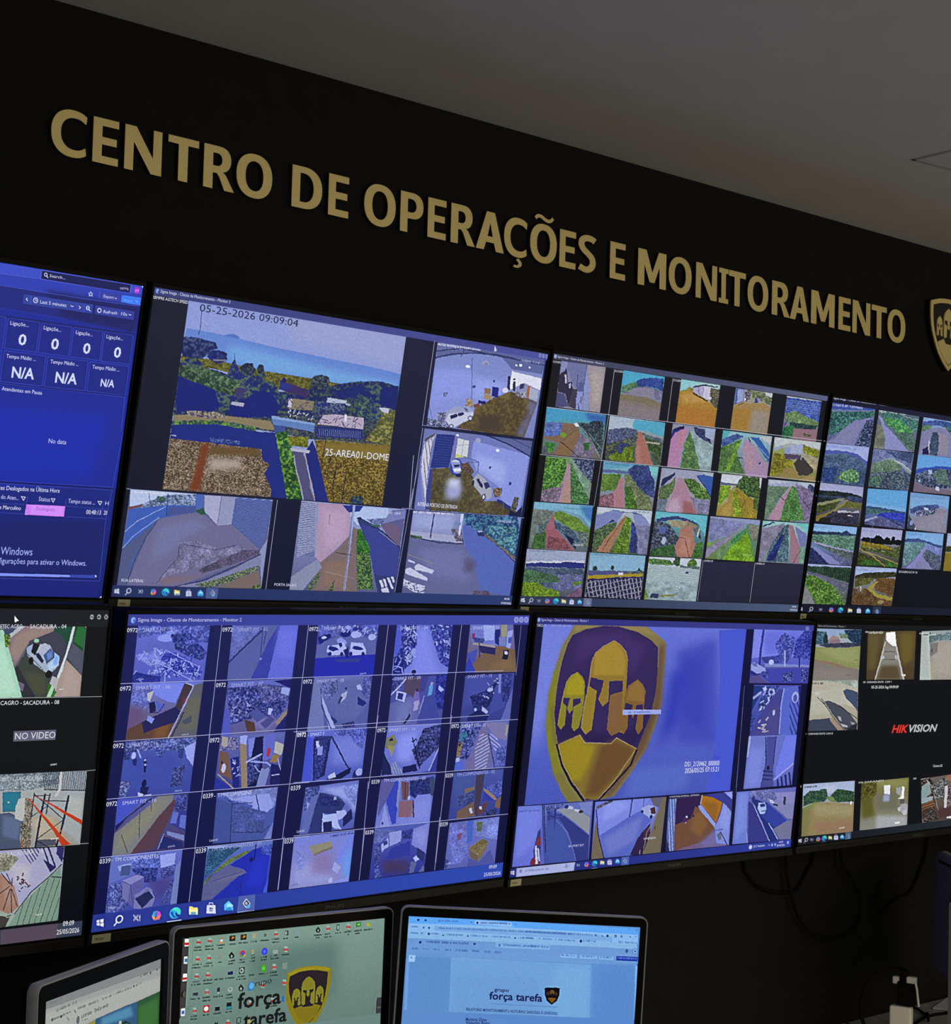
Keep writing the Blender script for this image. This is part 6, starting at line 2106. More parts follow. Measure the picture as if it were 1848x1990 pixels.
   ('camera_feed',[-448.6, -141.6, -308.9, -140.2, -310.4, -235.4, -449.8, -237.9],140,110,'''g 7880c8 4c54a4
p 7080c0 0,0 310,20 306,374 7,479
p a8b4e8 107,195 287,156 291,200 131,284
h 485cb0 a8b4ec 27 280,69 653,32 714,325 333,292
p b4bcec 684,80 902,65 904,286 712,303
h 1c2464 6c78c4 27 297,265 676,298 664,559 489,532
h 30387c 9098d4 24 696,322 920,266 902,462 749,528
p 50608c 157,202 291,200 289,372 155,373
s 544c8c 85 524,537 904,485 890,726 695,915 641,686
p 8490bc 924,311 986,209 1003,989 905,995
h 2c3474 8c94cc 20 874,547 926,532 856,942 770,972
h 343c80 a0a8dc 24 8,500 181,484 220,748 316,894 207,1005 7,991
p 8480b0 187,453 391,376 489,434 495,598 385,711 388,950 295,847 220,748
p 6c68a0 311,537 481,433 495,598 387,733 380,948 295,847
p 9c98c4 187,453 391,376 489,434 312,548
p 8c88b4 387,733 548,617 623,684 672,845 648,973 495,1001 390,972
p 28305c 392,799 580,688 652,820 512,993
p 7078a8 442,785 551,650 579,677 410,801
l 9ca0d0 8.5 580,688 670,823
l 444880 8.5 187,464 312,548 378,926'''),
   ('camera_feed',[-258.1, -141.0, -118.3, -139.7, -120.3, -234.6, -259.9, -235.1],128,104,'''g 7084c0 3444a0
p b0c0e0 0,0 333,20 31,140
h 204c74 5c8c90 30 23,48 524,67 317,246 16,570
h 5c6c34 8c9c50 26 20,616 321,293 570,165 702,159 434,308 123,539 3,727
p 6c6c90 3,727 125,562 368,390 644,543 614,631 500,615 147,999 0,1000
s 7c7890 56 131,632 606,538 613,620 210,689
p 2834ac 368,390 718,138 979,79 953,1005 166,1007 519,618 646,567 582,489
s 2c3cc4 111 734,301 975,241 941,887 634,842
l 3c4498 9.3 567,533 133,655
l 20287c 11.1 568,740 581,973
p 5064d0 996,662 1018,991 931,978
h 2c3c98 7c8cd4 22 810,103 998,81 999,290 842,246
l 18206c 16.7 738,48 738,348
e 18206c 695,331 33.4 50.2'''),
   ('camera_feed',[-70.9, -137.7, 68.3, -135.7, 66.4, -231.3, -72.0, -232.5],118,101,'''g 8c94d8 a09cc8
s b0b0d8 130 40,552 556,522 730,955 78,961
s 9c88b0 130 321,338 674,386 714,799 360,749
p 8898e4 830,177 993,45 993,479 831,637 736,572
s 7cacec 87 863,513 999,327 1008,970 876,874
p a49c78 256,216 608,161 650,255 348,392
p 8c7c64 347,379 651,260 655,307 360,407
h 7c84c4 b4b8e8 30 58,278 190,321 197,624 115,663
p b8bce4 714,569 836,689 781,809 684,718
e c8c8e8 682,923 38.9 50.4
p 9ca4ec 989,890 999,995 645,994
K 3c4488 600,77 974,68 45'''),
   ('camera_feed',[117.1, -135.0, 254.6, -133.2, 252.2, -228.7, 115.2, -231.1],108,98,'''g 5c68b4 343c90
p 6c78b8 1,13 382,85 277,202 31,300
h 5c64a0 8890c4 28 4,39 289,99 146,289 19,298
p a8acdc 268,123 490,98 502,322 309,401
p b8bce4 151,341 266,213 293,399 230,429 180,500
p 3c4480 181,293 248,263 263,343 201,374
h 242c74 5c64b0 28 491,111 706,98 714,283 522,285
p 8c90d0 706,98 1001,13 997,639 704,414
s a0a4dc 95 745,129 962,102 957,500 747,366
h 2c3474 8088cc 28 37,352 151,341 154,808 245,1017 103,995
s 4c3c60 118 205,634 690,729 692,967 259,928
p 38409c 326,442 671,330 703,625 255,667
p c8ccec 758,685 813,640 884,730 816,773
p 68709c 730,761 841,777 802,984 718,984
p 70789c 971,849 1011,988 889,997
p 303870 808,480 969,608 965,794 829,669'''),
   ('camera_feed',[307.0, -138.0, 440.8, -134.0, 440.9, -229.3, 304.3, -228.8],98,91,'''g 7c84c8 6c70b0
h 6870bc a0a4dc 31 -4,14 369,9 435,863 153,913
p 5470c0 356,7 473,-5 495,453 395,496
h 7c88c8 a8b0e0 31 503,28 996,14 990,490 536,345
p 8c5470 172,268 289,241 241,405 202,414
h 5c6c4c 8c9060 31 533,61 666,80 646,276 580,267
p a08c58 433,599 700,424 825,510 633,777
h 6c5c34 b8a068 23 446,600 702,438 813,514 632,763
p 7c6850 434,613 633,777 648,917 495,815
p 90784c 633,777 826,524 801,660 659,904
p 5c60a0 456,810 674,920 879,670 1000,1000 450,1003
p 40508c -11,753 90,821 56,984 -3,977
K c0c4ec 33,898 152,898 39'''),
   ('taskbar',[-474.2, -237.6, 465.0, -228.5, 464.9, -257.9, -474.9, -266.9],807,31,'''G 2a3890 2c48b0
p d8dcf0 11,340 17,327 17,484 11,461
p d8dcf0 18,326 25,308 25,513 19,488
p d8dcf0 12,492 18,515 18,664 12,617
p d8dcf0 19,519 26,544 26,742 19,680
e e0e4f4 57,444 7.7 223.0
e 2a3890 57,444 5.2 159.3
l e0e4f4 2.5 53,578 48,764
l c0c4e0 1.2 86,300 86,374 95,406 95,332
l c0c4e0 1.2 88,655 87,569 96,602 96,687
p a0a4c8 87,414 95,441 95,563 88,536
l c0c4e0 1.2 99,347 100,690
e e0e4f4 99,469 1.5 38.7
p 40a8d0 124,511 128,253 134,247 132,601
p e0a040 124,511 132,601 131,775 127,670
p c050d0 134,247 141,332 144,523 136,495
p f07080 144,523 141,751 131,775 136,495
e 5070d8 133,406 3.1 127.4
e 38a8e0 174,504 12.3 327.0
p 48d8c0 173,188 180,272 185,480 183,615 176,416 170,330 164,342
p 1c58c0 163,464 168,386 171,620 179,791 171,761
p 2a3890 174,534 177,483 179,602 186,658 182,772 177,706
p e8d078 203,232 210,258 212,327 222,363 224,783 205,712
p f4e8a8 203,387 223,456 224,783 205,712
p 68a0c8 208,572 219,613 220,768 209,727
p d0d4f0 242,293 261,362 264,856 243,781
l a8b0e0 2.1 247,312 247,184 254,209 256,342
p 3c4c8c 248,462 252,473 252,572 249,560
p 6c7cb4 253,477 256,489 256,587 253,575
p 7088b8 249,586 252,598 253,696 249,684
p 889cc8 253,601 256,613 257,711 253,700
p 58b8f0 281,417 290,200 301,488 303,819 283,747
p a0dcf8 286,463 291,342 302,519 291,637
p 3090d8 283,747 293,551 303,819
p 5060a8 312,22 350,18 352,998 312,975
p c8d4f0 330,205 341,540 333,795 323,476
p 1c2448 331,281 339,532 333,720 325,484
p d0d8f0 331,400 335,520 332,597 328,494
p 1c2448 331,470 333,519 331,548 330,501
e 58a8e8 337,691 4.5 115.3
p b0c4f4 158,941 189,936 190,1009 158,1014
p b0c4f4 313,947 352,967 352,1020 313,999'''),
  ]),
 dict(id='G', loc=[1.3867, -0.8092, -0.0082], pitch=0.1114, yaw=0.0, roll=0.0, w=0.94, h=0.529, corners=[-466.5, 269.3, 466.6, 262.1, 468.4, -270.1, -470.6, -260.3], bg='0e1038 10123c 0c0e30 0c0e30',
  lines=[('8080c0', 0.9, [225.8, 120.9, 236.8, -127.3]), ('6068b0', 0.7, [228.9, 72.0, 235.1, -115.3])],
  texts=[('b8bce8', [-453.4, 262.0, -315.6, 261.4], 5.3, 'Sigma Image - Cliente de Monitoramento - Monitor 1'), ('d8dcf4', [-465.9, 250.7, -446.4, 250.4], 5.3, 'FORCA'), ('e4e6fc', [44.2, -57.3, 165.1, -59.9], 10.6, 'DS1_2120462_000000'), ('e4e6fc', [46.6, -72.0, 164.6, -73.6], 10.6, '2026/05/25 07:15:21'), ('d4d8f4', [-304.3, -211.0, -257.4, -211.9], 4.3, '04 - PORT EXT'), ('dcdcf4', [-69.0, -213.1, -28.5, -213.3], 4.5, 'VIVENDA'), ('d0d4ec', [2.9, -124.7, 106.0, -125.8], 3.4, 'A PORTARIA INTERNA - ENTRADA'), ('d0d4f4', [323.2, -260.8, 366.6, -260.8], 5.2, '21C Nublado'), ('e0e4fc', [420.4, -257.4, 435.9, -257.3], 4.1, '09:09'), ('e0e4fc', [412.7, -265.2, 443.9, -265.6], 4.5, '25/05/2026')],
  feeds=[
   ('title_bar',[-466.5, 269.3, 466.6, 262.1, 466.6, 248.7, -466.6, 255.9],539,12,'''G 2c2c78 3c4090
e 90b4f0 8,384 4.2 278.0'''),
   ('camera_feed',[-444.8, 257.1, 211.8, 250.8, 214.3, -120.6, -446.4, -114.2],397,336,'''g 6c78dc 4c5cc0
s 7c88e4 51 0,4 138,3 71,445 26,732 -15,515
s 4450c0 51 642,145 840,62 898,702 691,692
s 3c48bc 38 679,184 781,183 821,619 711,537
s 5c70cc 38 475,834 770,814 770,972 458,1000
p 4c5cd8 850,14 1000,0 1000,1000 869,996 895,742 883,302
s 343cb8 58 626,262 700,262 681,575 601,727
p 8c7c4c 138,0 472,-2 579,86 586,169 590,456 574,571 536,723 471,864 406,984 333,997 194,997 159,938 115,832 76,677 59,553 57,386 75,227 100,110
s 847c3c 19 95,117 120,65 88,241 82,445 89,591 125,738 206,927 241,996 194,996 115,832 59,553 57,386
s 8c8828 10 59,553 57,386 71,249 84,256 84,401 93,554 119,709 156,828 121,833 76,677
s 70543c 26 547,116 578,100 590,456 535,715 393,979 344,990 493,683 544,455
s a08c54 13 144,2 472,0 542,62 437,34 271,2 142,43
p 38285c 132,61 188,27 271,5 346,7 437,34 505,78 546,120 555,239 557,378 543,516 495,706 408,860 344,983 326,996 272,995 204,905 145,776 105,613 87,489 88,343 97,212 115,109
s 44306c 38 162,64 348,37 495,117 433,285 235,151 159,241
s 2c2050 38 88,445 237,596 402,648 542,501 483,705 124,665
l 94844c 3.2 132,61 115,109 97,212 88,343 87,489 105,613 123,687
l 947c58 2.6 132,61 188,27 271,5 346,7 437,34 505,78 546,120 555,239
p 9c7c30 329,87 361,112 390,149 404,202 410,346 412,482 418,619 386,608 363,633 338,593 336,398 394,376 390,317 326,318 328,375 332,435 306,463 282,419 294,375 299,315 239,296 234,352 272,374 271,464 267,594 242,619 217,581 220,463 231,344 234,211 248,159 281,121
p a0862c 231,344 272,374 271,464 267,594 242,619 217,581 220,463
p 8c643c 336,398 394,376 409,603 363,633 338,593
s b49034 9 330,94 369,134 394,194 395,285 247,285 249,166 282,125
p 94882c 176,269 199,292 213,329 218,403 215,507 206,580 187,599 172,572 172,462 203,440 201,414 169,417 170,476 157,499 144,468 153,413 123,409 123,438 141,457 142,563 126,588 111,562 114,475 123,373 130,322 151,285
s b0a020 10 174,274 207,315 211,396 131,395 136,322
p 8c6430 461,308 489,339 506,377 505,454 510,592 492,631 475,598 480,488 502,484 499,454 467,457 468,499 456,535 443,506 451,457 414,444 412,482 432,490 436,589 420,626 405,588 406,406 419,346
s 9c7438 10 461,316 493,354 504,439 417,429 426,354
p 8c7430 122,672 215,621 240,665 364,677 389,644 490,713 465,796 398,897 332,989 314,995 271,984 202,882 151,776
s a89020 19 125,672 216,625 244,671 293,681 267,806 238,885 201,875 151,769
s 74502c 26 318,682 390,655 484,717 452,795 331,974 269,969 292,807
l c8b08c 2.6 215,621 240,665 364,677 389,644 490,713 398,897 332,993
l b8a468 2.6 215,621 122,672 151,776 202,882 271,988
l b8a040 2.6 176,269 151,285 130,322 123,373 114,475 111,562
l b8986c 2.6 329,87 281,121 248,159 234,211 231,344 220,463 217,581 242,619
l c09c6c 2.6 329,87 361,112 390,149 404,202
l 20142c 9.6 115,672 148,787 198,893 264,995
l 20142c 9.0 492,719 472,804 404,903 336,997
l 94906c 1.9 111,675 143,790 194,900 257,996
p a8b4ec 406,484 592,488 593,514 406,514
K 6c78c0 433,505 542,504 12
K 9ca4e4 5,16 128,14 14
p 4458d0 884,778 926,778 927,800 883,801'''),
   ('camera_feed',[240.0, 251.0, 462.9, 248.3, 466.9, 122.8, 242.8, 126.5],114,104,'''g 8088f0 4c50b4
p 8890f4 0,0 1000,0 997,525 478,500 164,506 11,544
s 7078e4 96 125,39 857,14 825,422 223,470
h 343c98 8088dc 35 379,258 505,52 705,143 683,461 585,638 406,397
h 242c88 6068c8 35 711,213 857,14 1001,9 999,543 834,528 703,513
h 303890 5860b8 22 165,524 507,464 520,622 237,644
p 5c5cac 11,630 222,644 490,640 1009,667 1006,738 246,748
p 8490d0 220,627 1007,649 1002,685 242,696
p 4448b0 276,730 1012,702 1000,1000 0,1000 1,785
l 30348c 31.8 161,3 142,437 148,887
l b0b8f4 19.1 549,393 572,673
l 20287c 22.3 810,529 823,687
p a0a8e8 4,647 48,612 145,662 243,713 266,799 112,818 13,751
p 2c3484 15,768 129,835 117,887 3,820
p 6c74c4 18,630 96,629 117,697 38,681
e c0c8f4 337,607 41.4 52.3
h 1c2470 8c94dc 22 552,814 725,777 740,952 565,971
h 1c2470 8890d8 22 868,740 979,703 983,951 870,969
h 20287c 7880cc 19 187,783 310,764 323,920 212,904
p 5c5090 9,888 160,835 298,990 0,1000
p 585ca8 146,853 209,869 345,989 298,998'''),
   ('camera_feed',[261.4, 121.9, 442.8, 118.3, 443.8, -0.7, 264.5, 3.2],92,99,'''g 5864c4 4048a0
h 203078 6470c8 32 271,25 525,22 347,388 187,534 118,424
k b8c0f0 40 99 27.6 217,61 505,23 379,315 169,552
p 203c84 3,27 233,25 10,497 32,936 -1,991
p 484898 531,77 631,95 587,426 617,993 0,1000 206,534
s 504c90 79 390,425 587,426 624,965 172,976
p a0a8e4 4,243 165,116 170,170 10,297
p c0c8f0 179,62 256,61 224,134
p 5c6cd0 627,58 1001,9 975,315 1000,1000 647,993 607,426
w 303c94 78.8 27.6 65 774,315 991,278 1009,991 847,988
l 98a4ec 23.6 629,76 605,407 624,965
e a8b4e8 886,241 70.9 110.1
e 5060b8 888,259 43.3 73.4
p 202874 922,19 1001,9 1003,390
k c0b8c8 12 118 27.6 178,644 373,646 366,960 131,956
e c0c8f4 465,545 27.6 55.0
h 243484 5868b4 28 -20,588 94,570 60,826 13,936'''),
   ('camera_feed',[262.8, 3.2, 444.8, -0.1, 446.7, -120.1, 263.2, -120.0],94,101,'''g 8890e0 6068c0
p 7480d0 0,0 350,27 393,595 326,1018 0,1000
s 8490e4 97 15,221 335,233 318,947 43,977
p 4c50a0 370,27 564,23 560,532 414,524
p 6c78cc 564,23 761,9 635,681 586,588
p 7884f0 761,9 1000,0 982,555 640,899 631,645
l 202868 19.3 350,27 409,524 362,1003
l 202868 15.5 565,32 564,568
p 4c5098 414,524 558,514 612,1006 362,1003
w 282c70 81.2 27.1 9 363,665 553,640 576,859 367,879
w 1c2464 85.0 34.8 79 655,864 978,703 1000,1000 634,1026
l a8b0e8 27.1 984,573 651,828 606,861
e 1c2050 464,626 30.9 43.1
p b0bcf0 0,0 47,10 34,398 -2,396'''),
   ('camera_feed',[-464.1, -115.4, -395.2, -116.8, -370.2, -240.6, -463.3, -239.3],55,116,'''g 7484e0 6c78dc
s 7c8ae8 163 31,71 897,38 738,609 111,857
p 3c3c80 808,440 897,393 908,757 850,994 677,987 643,747
p 8c3040 771,565 922,540 914,674 737,667
p 802c3c 572,900 661,866 852,947 864,995 534,993
p c8ccec 690,680 753,668 792,980 720,977
p c8ccec 784,725 831,727 852,947 808,933
p 5c68c8 933,377 1016,0 994,1000 850,994
K 5058b0 54,96 894,99 28'''),
   ('camera_feed',[-392.8, -116.9, -242.9, -117.3, -236.7, -243.1, -369.4, -240.3],92,114,'''g 6c78c4 4450a8
p 4458a8 79,89 227,84 457,486 696,986 10,1001
p 343c88 301,233 414,211 955,584 968,998 696,986 497,488
p 989ca0 264,101 450,84 751,160 959,276 964,568 452,213
h 2c3880 8890d0 27 45,30 412,12 301,89 79,103
p 8088c8 706,16 991,6 958,261 790,177
p c0c4e4 449,42 598,72 600,122 487,101
p c8c8e4 618,109 788,148 772,190 638,153
e 2c3478 468,64 38.9 31.3
e 402c3c 761,168 46.7 25.0
l 8088c8 9.7 263,274 497,504 582,687 696,986
l 1c2468 19.4 27,16 27,519 37,815
h 283484 5860ac 23 97,118 376,179 396,239 93,278
p 2c3478 223,470 227,84 264,86'''),
   ('camera_feed',[-235.5, -119.7, -6.2, -122.3, -6.5, -245.8, -229.6, -242.7],137,110,'''g 7c88e4 6070cc
p 8490e8 12,102 295,-13 762,4 672,196 484,306 104,588 44,215
s 98a4f4 65 133,20 450,16 449,175 116,365
p 5c6cc8 104,588 485,314 672,196 818,372 748,495 560,988 181,1007
s 7480d0 65 146,658 543,393 682,326 608,744 230,963
l 20285c 15.6 506,-11 501,180 491,307
l 3c4890 10.4 676,4 675,148
p 7c7058 947,3 1000,0 1000,1000 735,1001 813,634 889,265
p 6c6478 762,4 947,3 909,186 826,146
p 7c6c54 26,340 181,1007 0,1000
l 201c48 13.0 27,135 70,552 181,1007
h 403c40 8c88a4 16 24,88 170,7 295,-13 148,68 39,136
p a8b0e0 651,178 745,122 854,164 867,311 791,369 677,261
p 4c3034 777,189 841,163 865,295 798,288
e 20244c 668,236 18.2 29.1
e 20244c 802,338 20.8 32.4
p 34204c 633,713 703,589 798,451 813,634 736,1010 547,994
p 502848 703,589 802,501 800,633 737,692
p 2c2458 870,508 885,526 871,608
l 948468 10.4 889,265 759,628 736,1010
l d0d4ec 6.5 688,920 687,987'''),
   ('camera_feed',[1.3, -127.3, 226.4, -122.7, 231.9, -248.8, 10.9, -245.1],125,104,'''g 4c3c5c 7c6488
p 342050 123,14 488,11 486,203 398,268 372,515 133,516
p 78503c 120,514 367,420 408,208 488,234 744,624 628,861 129,995
s 8c6038 52 392,392 490,281 636,548 518,785 352,638
s 7c70a8 65 524,881 749,703 796,631 981,716 986,983 555,980
p b87420 515,22 685,77 833,189 816,324 758,540 504,174
s a06824 39 508,129 769,195 763,518 708,464
l d8b8a0 11.7 514,-1 495,173
p 98a4dc 460,199 511,191 753,563 745,640 490,281
p 8894e4 858,192 991,378 986,983 788,928 744,624 810,446
s 98a4ec 52 874,240 973,391 956,713 818,571
p 3c4098 579,9 985,5 990,362 832,173
p 9ca4f0 846,1 985,5 989,149
p 5c70b8 17,15 123,17 113,513 129,995 34,1001 -11,593
w c0ccec 39.0 10.4 85 17,15 123,17 113,513 122,994 34,1001
p 303450 0,1000 10,756 61,1004
e d8d8ec 293,387 15.6 28.1
e c8c8e4 284,472 13.0 28.1
e 201838 398,385 13.0 24.9
e 4c2c60 276,439 39.0 46.8
p 6c7080 785,770 841,738 868,859 825,885
l 202050 13.0 841,730 974,997
K 3c4484 748,695 890,692 22'''),
   ('camera_feed',[240.0, -125.4, 464.8, -126.0, 465.6, -251.7, 243.7, -246.8],115,102,'''g 6c74c0 4c54a0
p 7484d8 0,0 204,4 201,400 250,1000 0,1000
s 8494e4 57 24,34 179,33 203,688 40,963
p 3c3c8c 206,194 296,266 643,1006 272,1010
p 283480 243,134 493,253 895,627 679,767 585,661 784,979 643,1006 363,383
p 3444a4 506,238 895,627 692,752 443,503 505,397
p 7c7c9c 679,767 909,628 995,636 999,992 797,972
p 8c8cb8 511,127 990,126 1001,621 906,596 596,294
h 5c60a4 a0a4d8 20 218,5 542,4 726,164 593,262 240,102
p 9490c8 633,76 1002,95 997,348 703,225
p 403858 797,170 840,175 840,333 803,314
l b0b4e0 11.3 296,266 629,1004
l c4c8ec 11.3 584,653 768,969
p b0c4ec 379,242 486,252 524,367 497,460 426,469 374,353
p 283480 403,276 480,267 499,325 422,333
p 283070 435,406 512,390 507,413 444,423
e 303878 288,170 25.4 63.7
p c8ccec 552,195 617,217 651,284 579,261
p 283068 623,281 710,313 713,345 626,313
l a0a8e8 11.3 224,771 257,1001'''),
   ('taskbar',[-470.5, -242.5, 468.3, -252.2, 468.4, -270.1, -470.6, -260.3],551,16,'''G 1e2470 3040a0
p d8dcf0 5,303 10,284 10,451 5,431
p d8dcf0 11,282 16,258 17,476 11,454
p d8dcf0 6,464 10,484 11,643 6,597
p d8dcf0 11,487 17,509 17,720 12,659
p a8b0e0 22,-50 205,-132 204,1001 24,1018
e 6c74a8 36,387 4.2 181.1
K 6c74b0 46,502 135,538 226
p 7480b8 176,105 179,117 181,667 177,651
p 7480b8 169,384 187,344 187,432 170,471
l c0c4e0 0.8 211,242 211,308 217,332 217,265
l c0c4e0 0.8 212,562 212,485 218,509 218,586
p a0a4c8 212,344 217,364 217,474 212,454
l c0c4e0 0.8 220,276 221,586
e e0e4f4 220,387 1.0 34.0
p 40a8d0 236,446 239,189 243,178 242,528
p e0a040 236,446 242,528 241,702 238,600
p c050d0 243,178 249,257 251,444 245,421
p f07080 251,444 248,671 241,702 245,421
e 5070d8 242,336 2.2 122.3
e 38a8e0 270,415 8.6 310.2
p 48d8c0 269,109 274,185 278,384 276,516 271,328 267,248 262,263
p 1c58c0 262,383 265,304 268,530 273,691 267,667
p 1e2470 269,444 272,392 273,506 278,556 276,669 272,609
p e8d078 288,173 293,191 294,249 301,275 302,639 289,589
p f4e8a8 288,307 301,356 302,639 289,589
p 68a0c8 291,465 299,494 299,628 292,599
p d0d4f0 312,242 326,296 328,771 313,713
l a8b0e0 1.5 316,257 316,133 322,153 322,281
p 3c4c8c 317,401 319,410 320,504 317,495
p 6c7cb4 320,412 323,421 323,516 320,507
p 7088b8 317,520 320,529 320,624 318,614
p 889cc8 320,532 323,541 323,635 321,626
p 58b8f0 339,345 345,137 353,399 354,708 340,654
p a0dcf8 342,386 345,269 353,428 345,545
p 3090d8 340,654 347,463 354,708
p 4c64b8 359,-55 385,-94 386,1013 360,1023
p c8d4f0 372,238 379,534 373,769 366,487
p 1c2448 372,306 377,528 373,701 368,493
p d0d8f0 372,413 375,519 372,590 370,500
p 1c2448 372,476 373,519 372,547 371,505
e 58a8e8 376,672 2.9 103.0
p a0b8f0 258,954 280,950 280,1040 259,1043
e c8d0f4 834,463 6.5 267.6
e a8b0f0 986,386 4.1 205.8
l c8ccf4 1.5 905,515 908,370 912,517
p b0b8ec 917,315 923,310 924,617 918,630
p b0b8ec 929,354 938,341 934,707'''),
   ('window_button',[432.0, 259.7, 450.0, 259.6, 451.1, 247.4, 433.1, 247.6],9,10,'''g 3c4090 3c4090
e 7078c0 486,500 371.3 435.3'''),
  ]),
 dict(id='H', loc=[2.3413, -0.8115, -0.0084], pitch=0.1114, yaw=0.0, roll=0.0, w=0.94, h=0.529, corners=[-478.4, 267.6, 461.6, 267.6, 479.1, -266.6, -460.9, -266.6], bg='0d1016 0d1016 0c0e14 0e1014',
  lines=[],
  texts=[('9ca0ac', [-473.9, 261.2, -361.6, 260.1], 4.5, 'Cliente de Monitoramento - Monitor 1'), ('202428', [-337.1, 142.5, -319.7, 141.5], 3.0, '05 25'), ('e0e0e4', [-275.5, 247.7, -262.8, 247.8], 4.2, '00'), ('c8ccd4', [-258.9, 246.5, -199.9, 247.3], 4.7, 'SARANDI'), ('e0e0e4', [-261.3, 122.8, -138.4, 122.2], 4.7, '00  SARANDI ENTR  CAM 1'), ('f0f0f0', [-223.8, 108.8, -105.1, 107.8], 6.9, '05-25-2026 Seg 09:09:09'), ('d8d8dc', [-475.0, 1.3, -365.6, -1.2], 4.6, '00 SARANDI ENTR CAM 8'), ('d8d8dc', [-36.9, 245.3, 84.9, 246.0], 4.4, '00        SARANDI'), ('e83830', [-113.2, -5.7, -40.4, -7.2], 19.3, '<HIK'), ('c0c0c4', [-36.7, -6.2, 95.1, -8.4], 18.2, '<VISION'), ('e8e8ec', [95.7, -102.7, 139.3, -103.7], 6.1, 'Camera 02'), ('d0d0d4', [-234.1, -128.7, -126.4, -128.9], 4.5, '00 SARANDI'), ('d8d8dc', [-474.0, -125.4, -463.5, -125.5], 4.3, '00'), ('d8d8dc', [8.9, -131.3, 22.7, -131.1], 4.7, '00')],
  feeds=[
   ('title_bar',[-478.4, 267.6, 461.6, 267.6, 462.0, 257.3, -478.0, 257.3],398,8,'''G 14161c 181a20'''),
   ('camera_feed',[-477.8, 256.7, -292.2, 255.2, -281.6, 130.5, -474.0, 132.4],89,100,'''g a8b4cc 88887c
p 90a8d0 8,3 1000,5 1004,154 10,123
h 204868 5c8490 26 3,55 236,66 295,304 10,308
h 182c48 34587c 30 610,23 995,5 1003,275 819,261 698,177
h 5c7c6c a4b48c 22 501,78 693,108 698,177 547,180
p a08484 287,219 372,123 508,164 552,248 312,287
p 8c7084 307,236 529,197 536,283 293,287
e 243440 221,203 48.5 100.4
h 2c344c 484c64 22 75,324 330,286 705,263 1003,275 997,327 562,367 263,363
p 8c9458 14,358 263,363 562,376 997,327 1007,768 666,736 436,654 10,591
s 98a068 75 47,408 942,379 961,651 582,620
p 8c7860 10,591 436,654 703,736 1008,784 993,835 443,737 -3,640
p 807c74 -14,624 442,720 743,769 999,784 1000,1000 0,1000
s 88807c 93 11,787 858,801 871,983 12,981
l 283034 11.2 890,592 939,609
K 303848 53,88 201,84 30'''),
   ('camera_feed',[-477.3, 131.8, -282.8, 130.9, -263.4, 7.0, -473.1, 9.5],96,98,'''g b8b4a4 a8a090
h 94a8a0 b4c0b0 31 121,2 1000,4 994,168 627,54
p c0bcac 7,223 994,168 994,573 716,481 254,367
s b8b8a8 87 36,259 701,91 651,615 7,715
p 405070 679,217 758,183 886,203 992,258 993,624 875,484 747,360
p 484c5c 310,420 413,405 647,513 827,653 989,873 974,1002 752,995 517,712
p 3c465c 5,780 433,743 454,809 634,1016 0,1000
p a08c74 435,776 501,728 718,994 617,1010
l 303440 12.2 164,331 313,472
l 2c2c34 12.2 620,513 987,774
l 3c3c40 13.9 254,367 501,728 735,995
e c8c8c0 159,261 52.2 34.0
p a8a8b0 586,714 656,732 677,815 633,798
p b0b0b8 662,864 800,908 801,941 699,930
p 98989c 850,837 936,847 955,905 886,903
p 282c38 903,887 989,873 983,1003 769,996
K 24282c 11,72 269,76 31'''),
   ('camera_feed',[-264.2, 251.6, -52.3, 254.2, -37.7, 129.3, -248.2, 131.1],93,94,'''g 54482c 54402c
s 645830 90 24,70 256,72 173,778 29,777
s 6c5c28 90 647,41 966,43 956,605 710,710
s 94908c 72 363,73 540,40 641,781 317,779
p 86847c 350,213 586,320 674,710 757,995 180,992 308,530
s 5c4c34 72 297,707 638,709 721,995 217,992
p f0f0ee 371,38 557,22 595,320 515,311 376,196
s ffffff 25 389,56 540,57 576,285 403,196
l c0bcb4 25.1 360,231 291,565 180,992
l c0bcc0 32.2 596,329 692,710 775,995
p b8b8bc 281,512 352,504 355,592 274,592
p b0b0b0 567,496 629,493 636,585 575,585
p 8c8880 336,318 587,338 593,497 343,495
l 54504c 14.3 340,424 573,426
l 54504c 14.3 328,583 579,585
K c0bca0 23,53 309,55 32
p e0dccc 726,888 810,888 812,928 727,924'''),
   ('camera_feed',[-26.6, 253.3, 196.0, 259.4, 214.7, 126.8, -11.0, 127.6],92,96,'''g 94a4a4 a09a90
p 5c747c 141,40 580,55 994,87 1000,243 367,188 168,253
h 4c6470 849c98 25 160,58 994,87 998,208 184,200
p a49c94 168,270 495,210 990,225 1000,1000 235,989
s aca49c 91 263,343 642,267 665,874 285,868
p 7c7c78 186,253 351,240 340,433 198,534
p c0ccc4 1,27 155,32 201,605 235,998 0,1000
s b0bcb8 54 12,71 124,75 197,954 31,951
p b0a488 201,622 278,711 290,990 238,989
e 505458 229,404 16.3 41.8
K e4e8e8 161,97 308,95 28
K 404848 31,82 142,86 24'''),
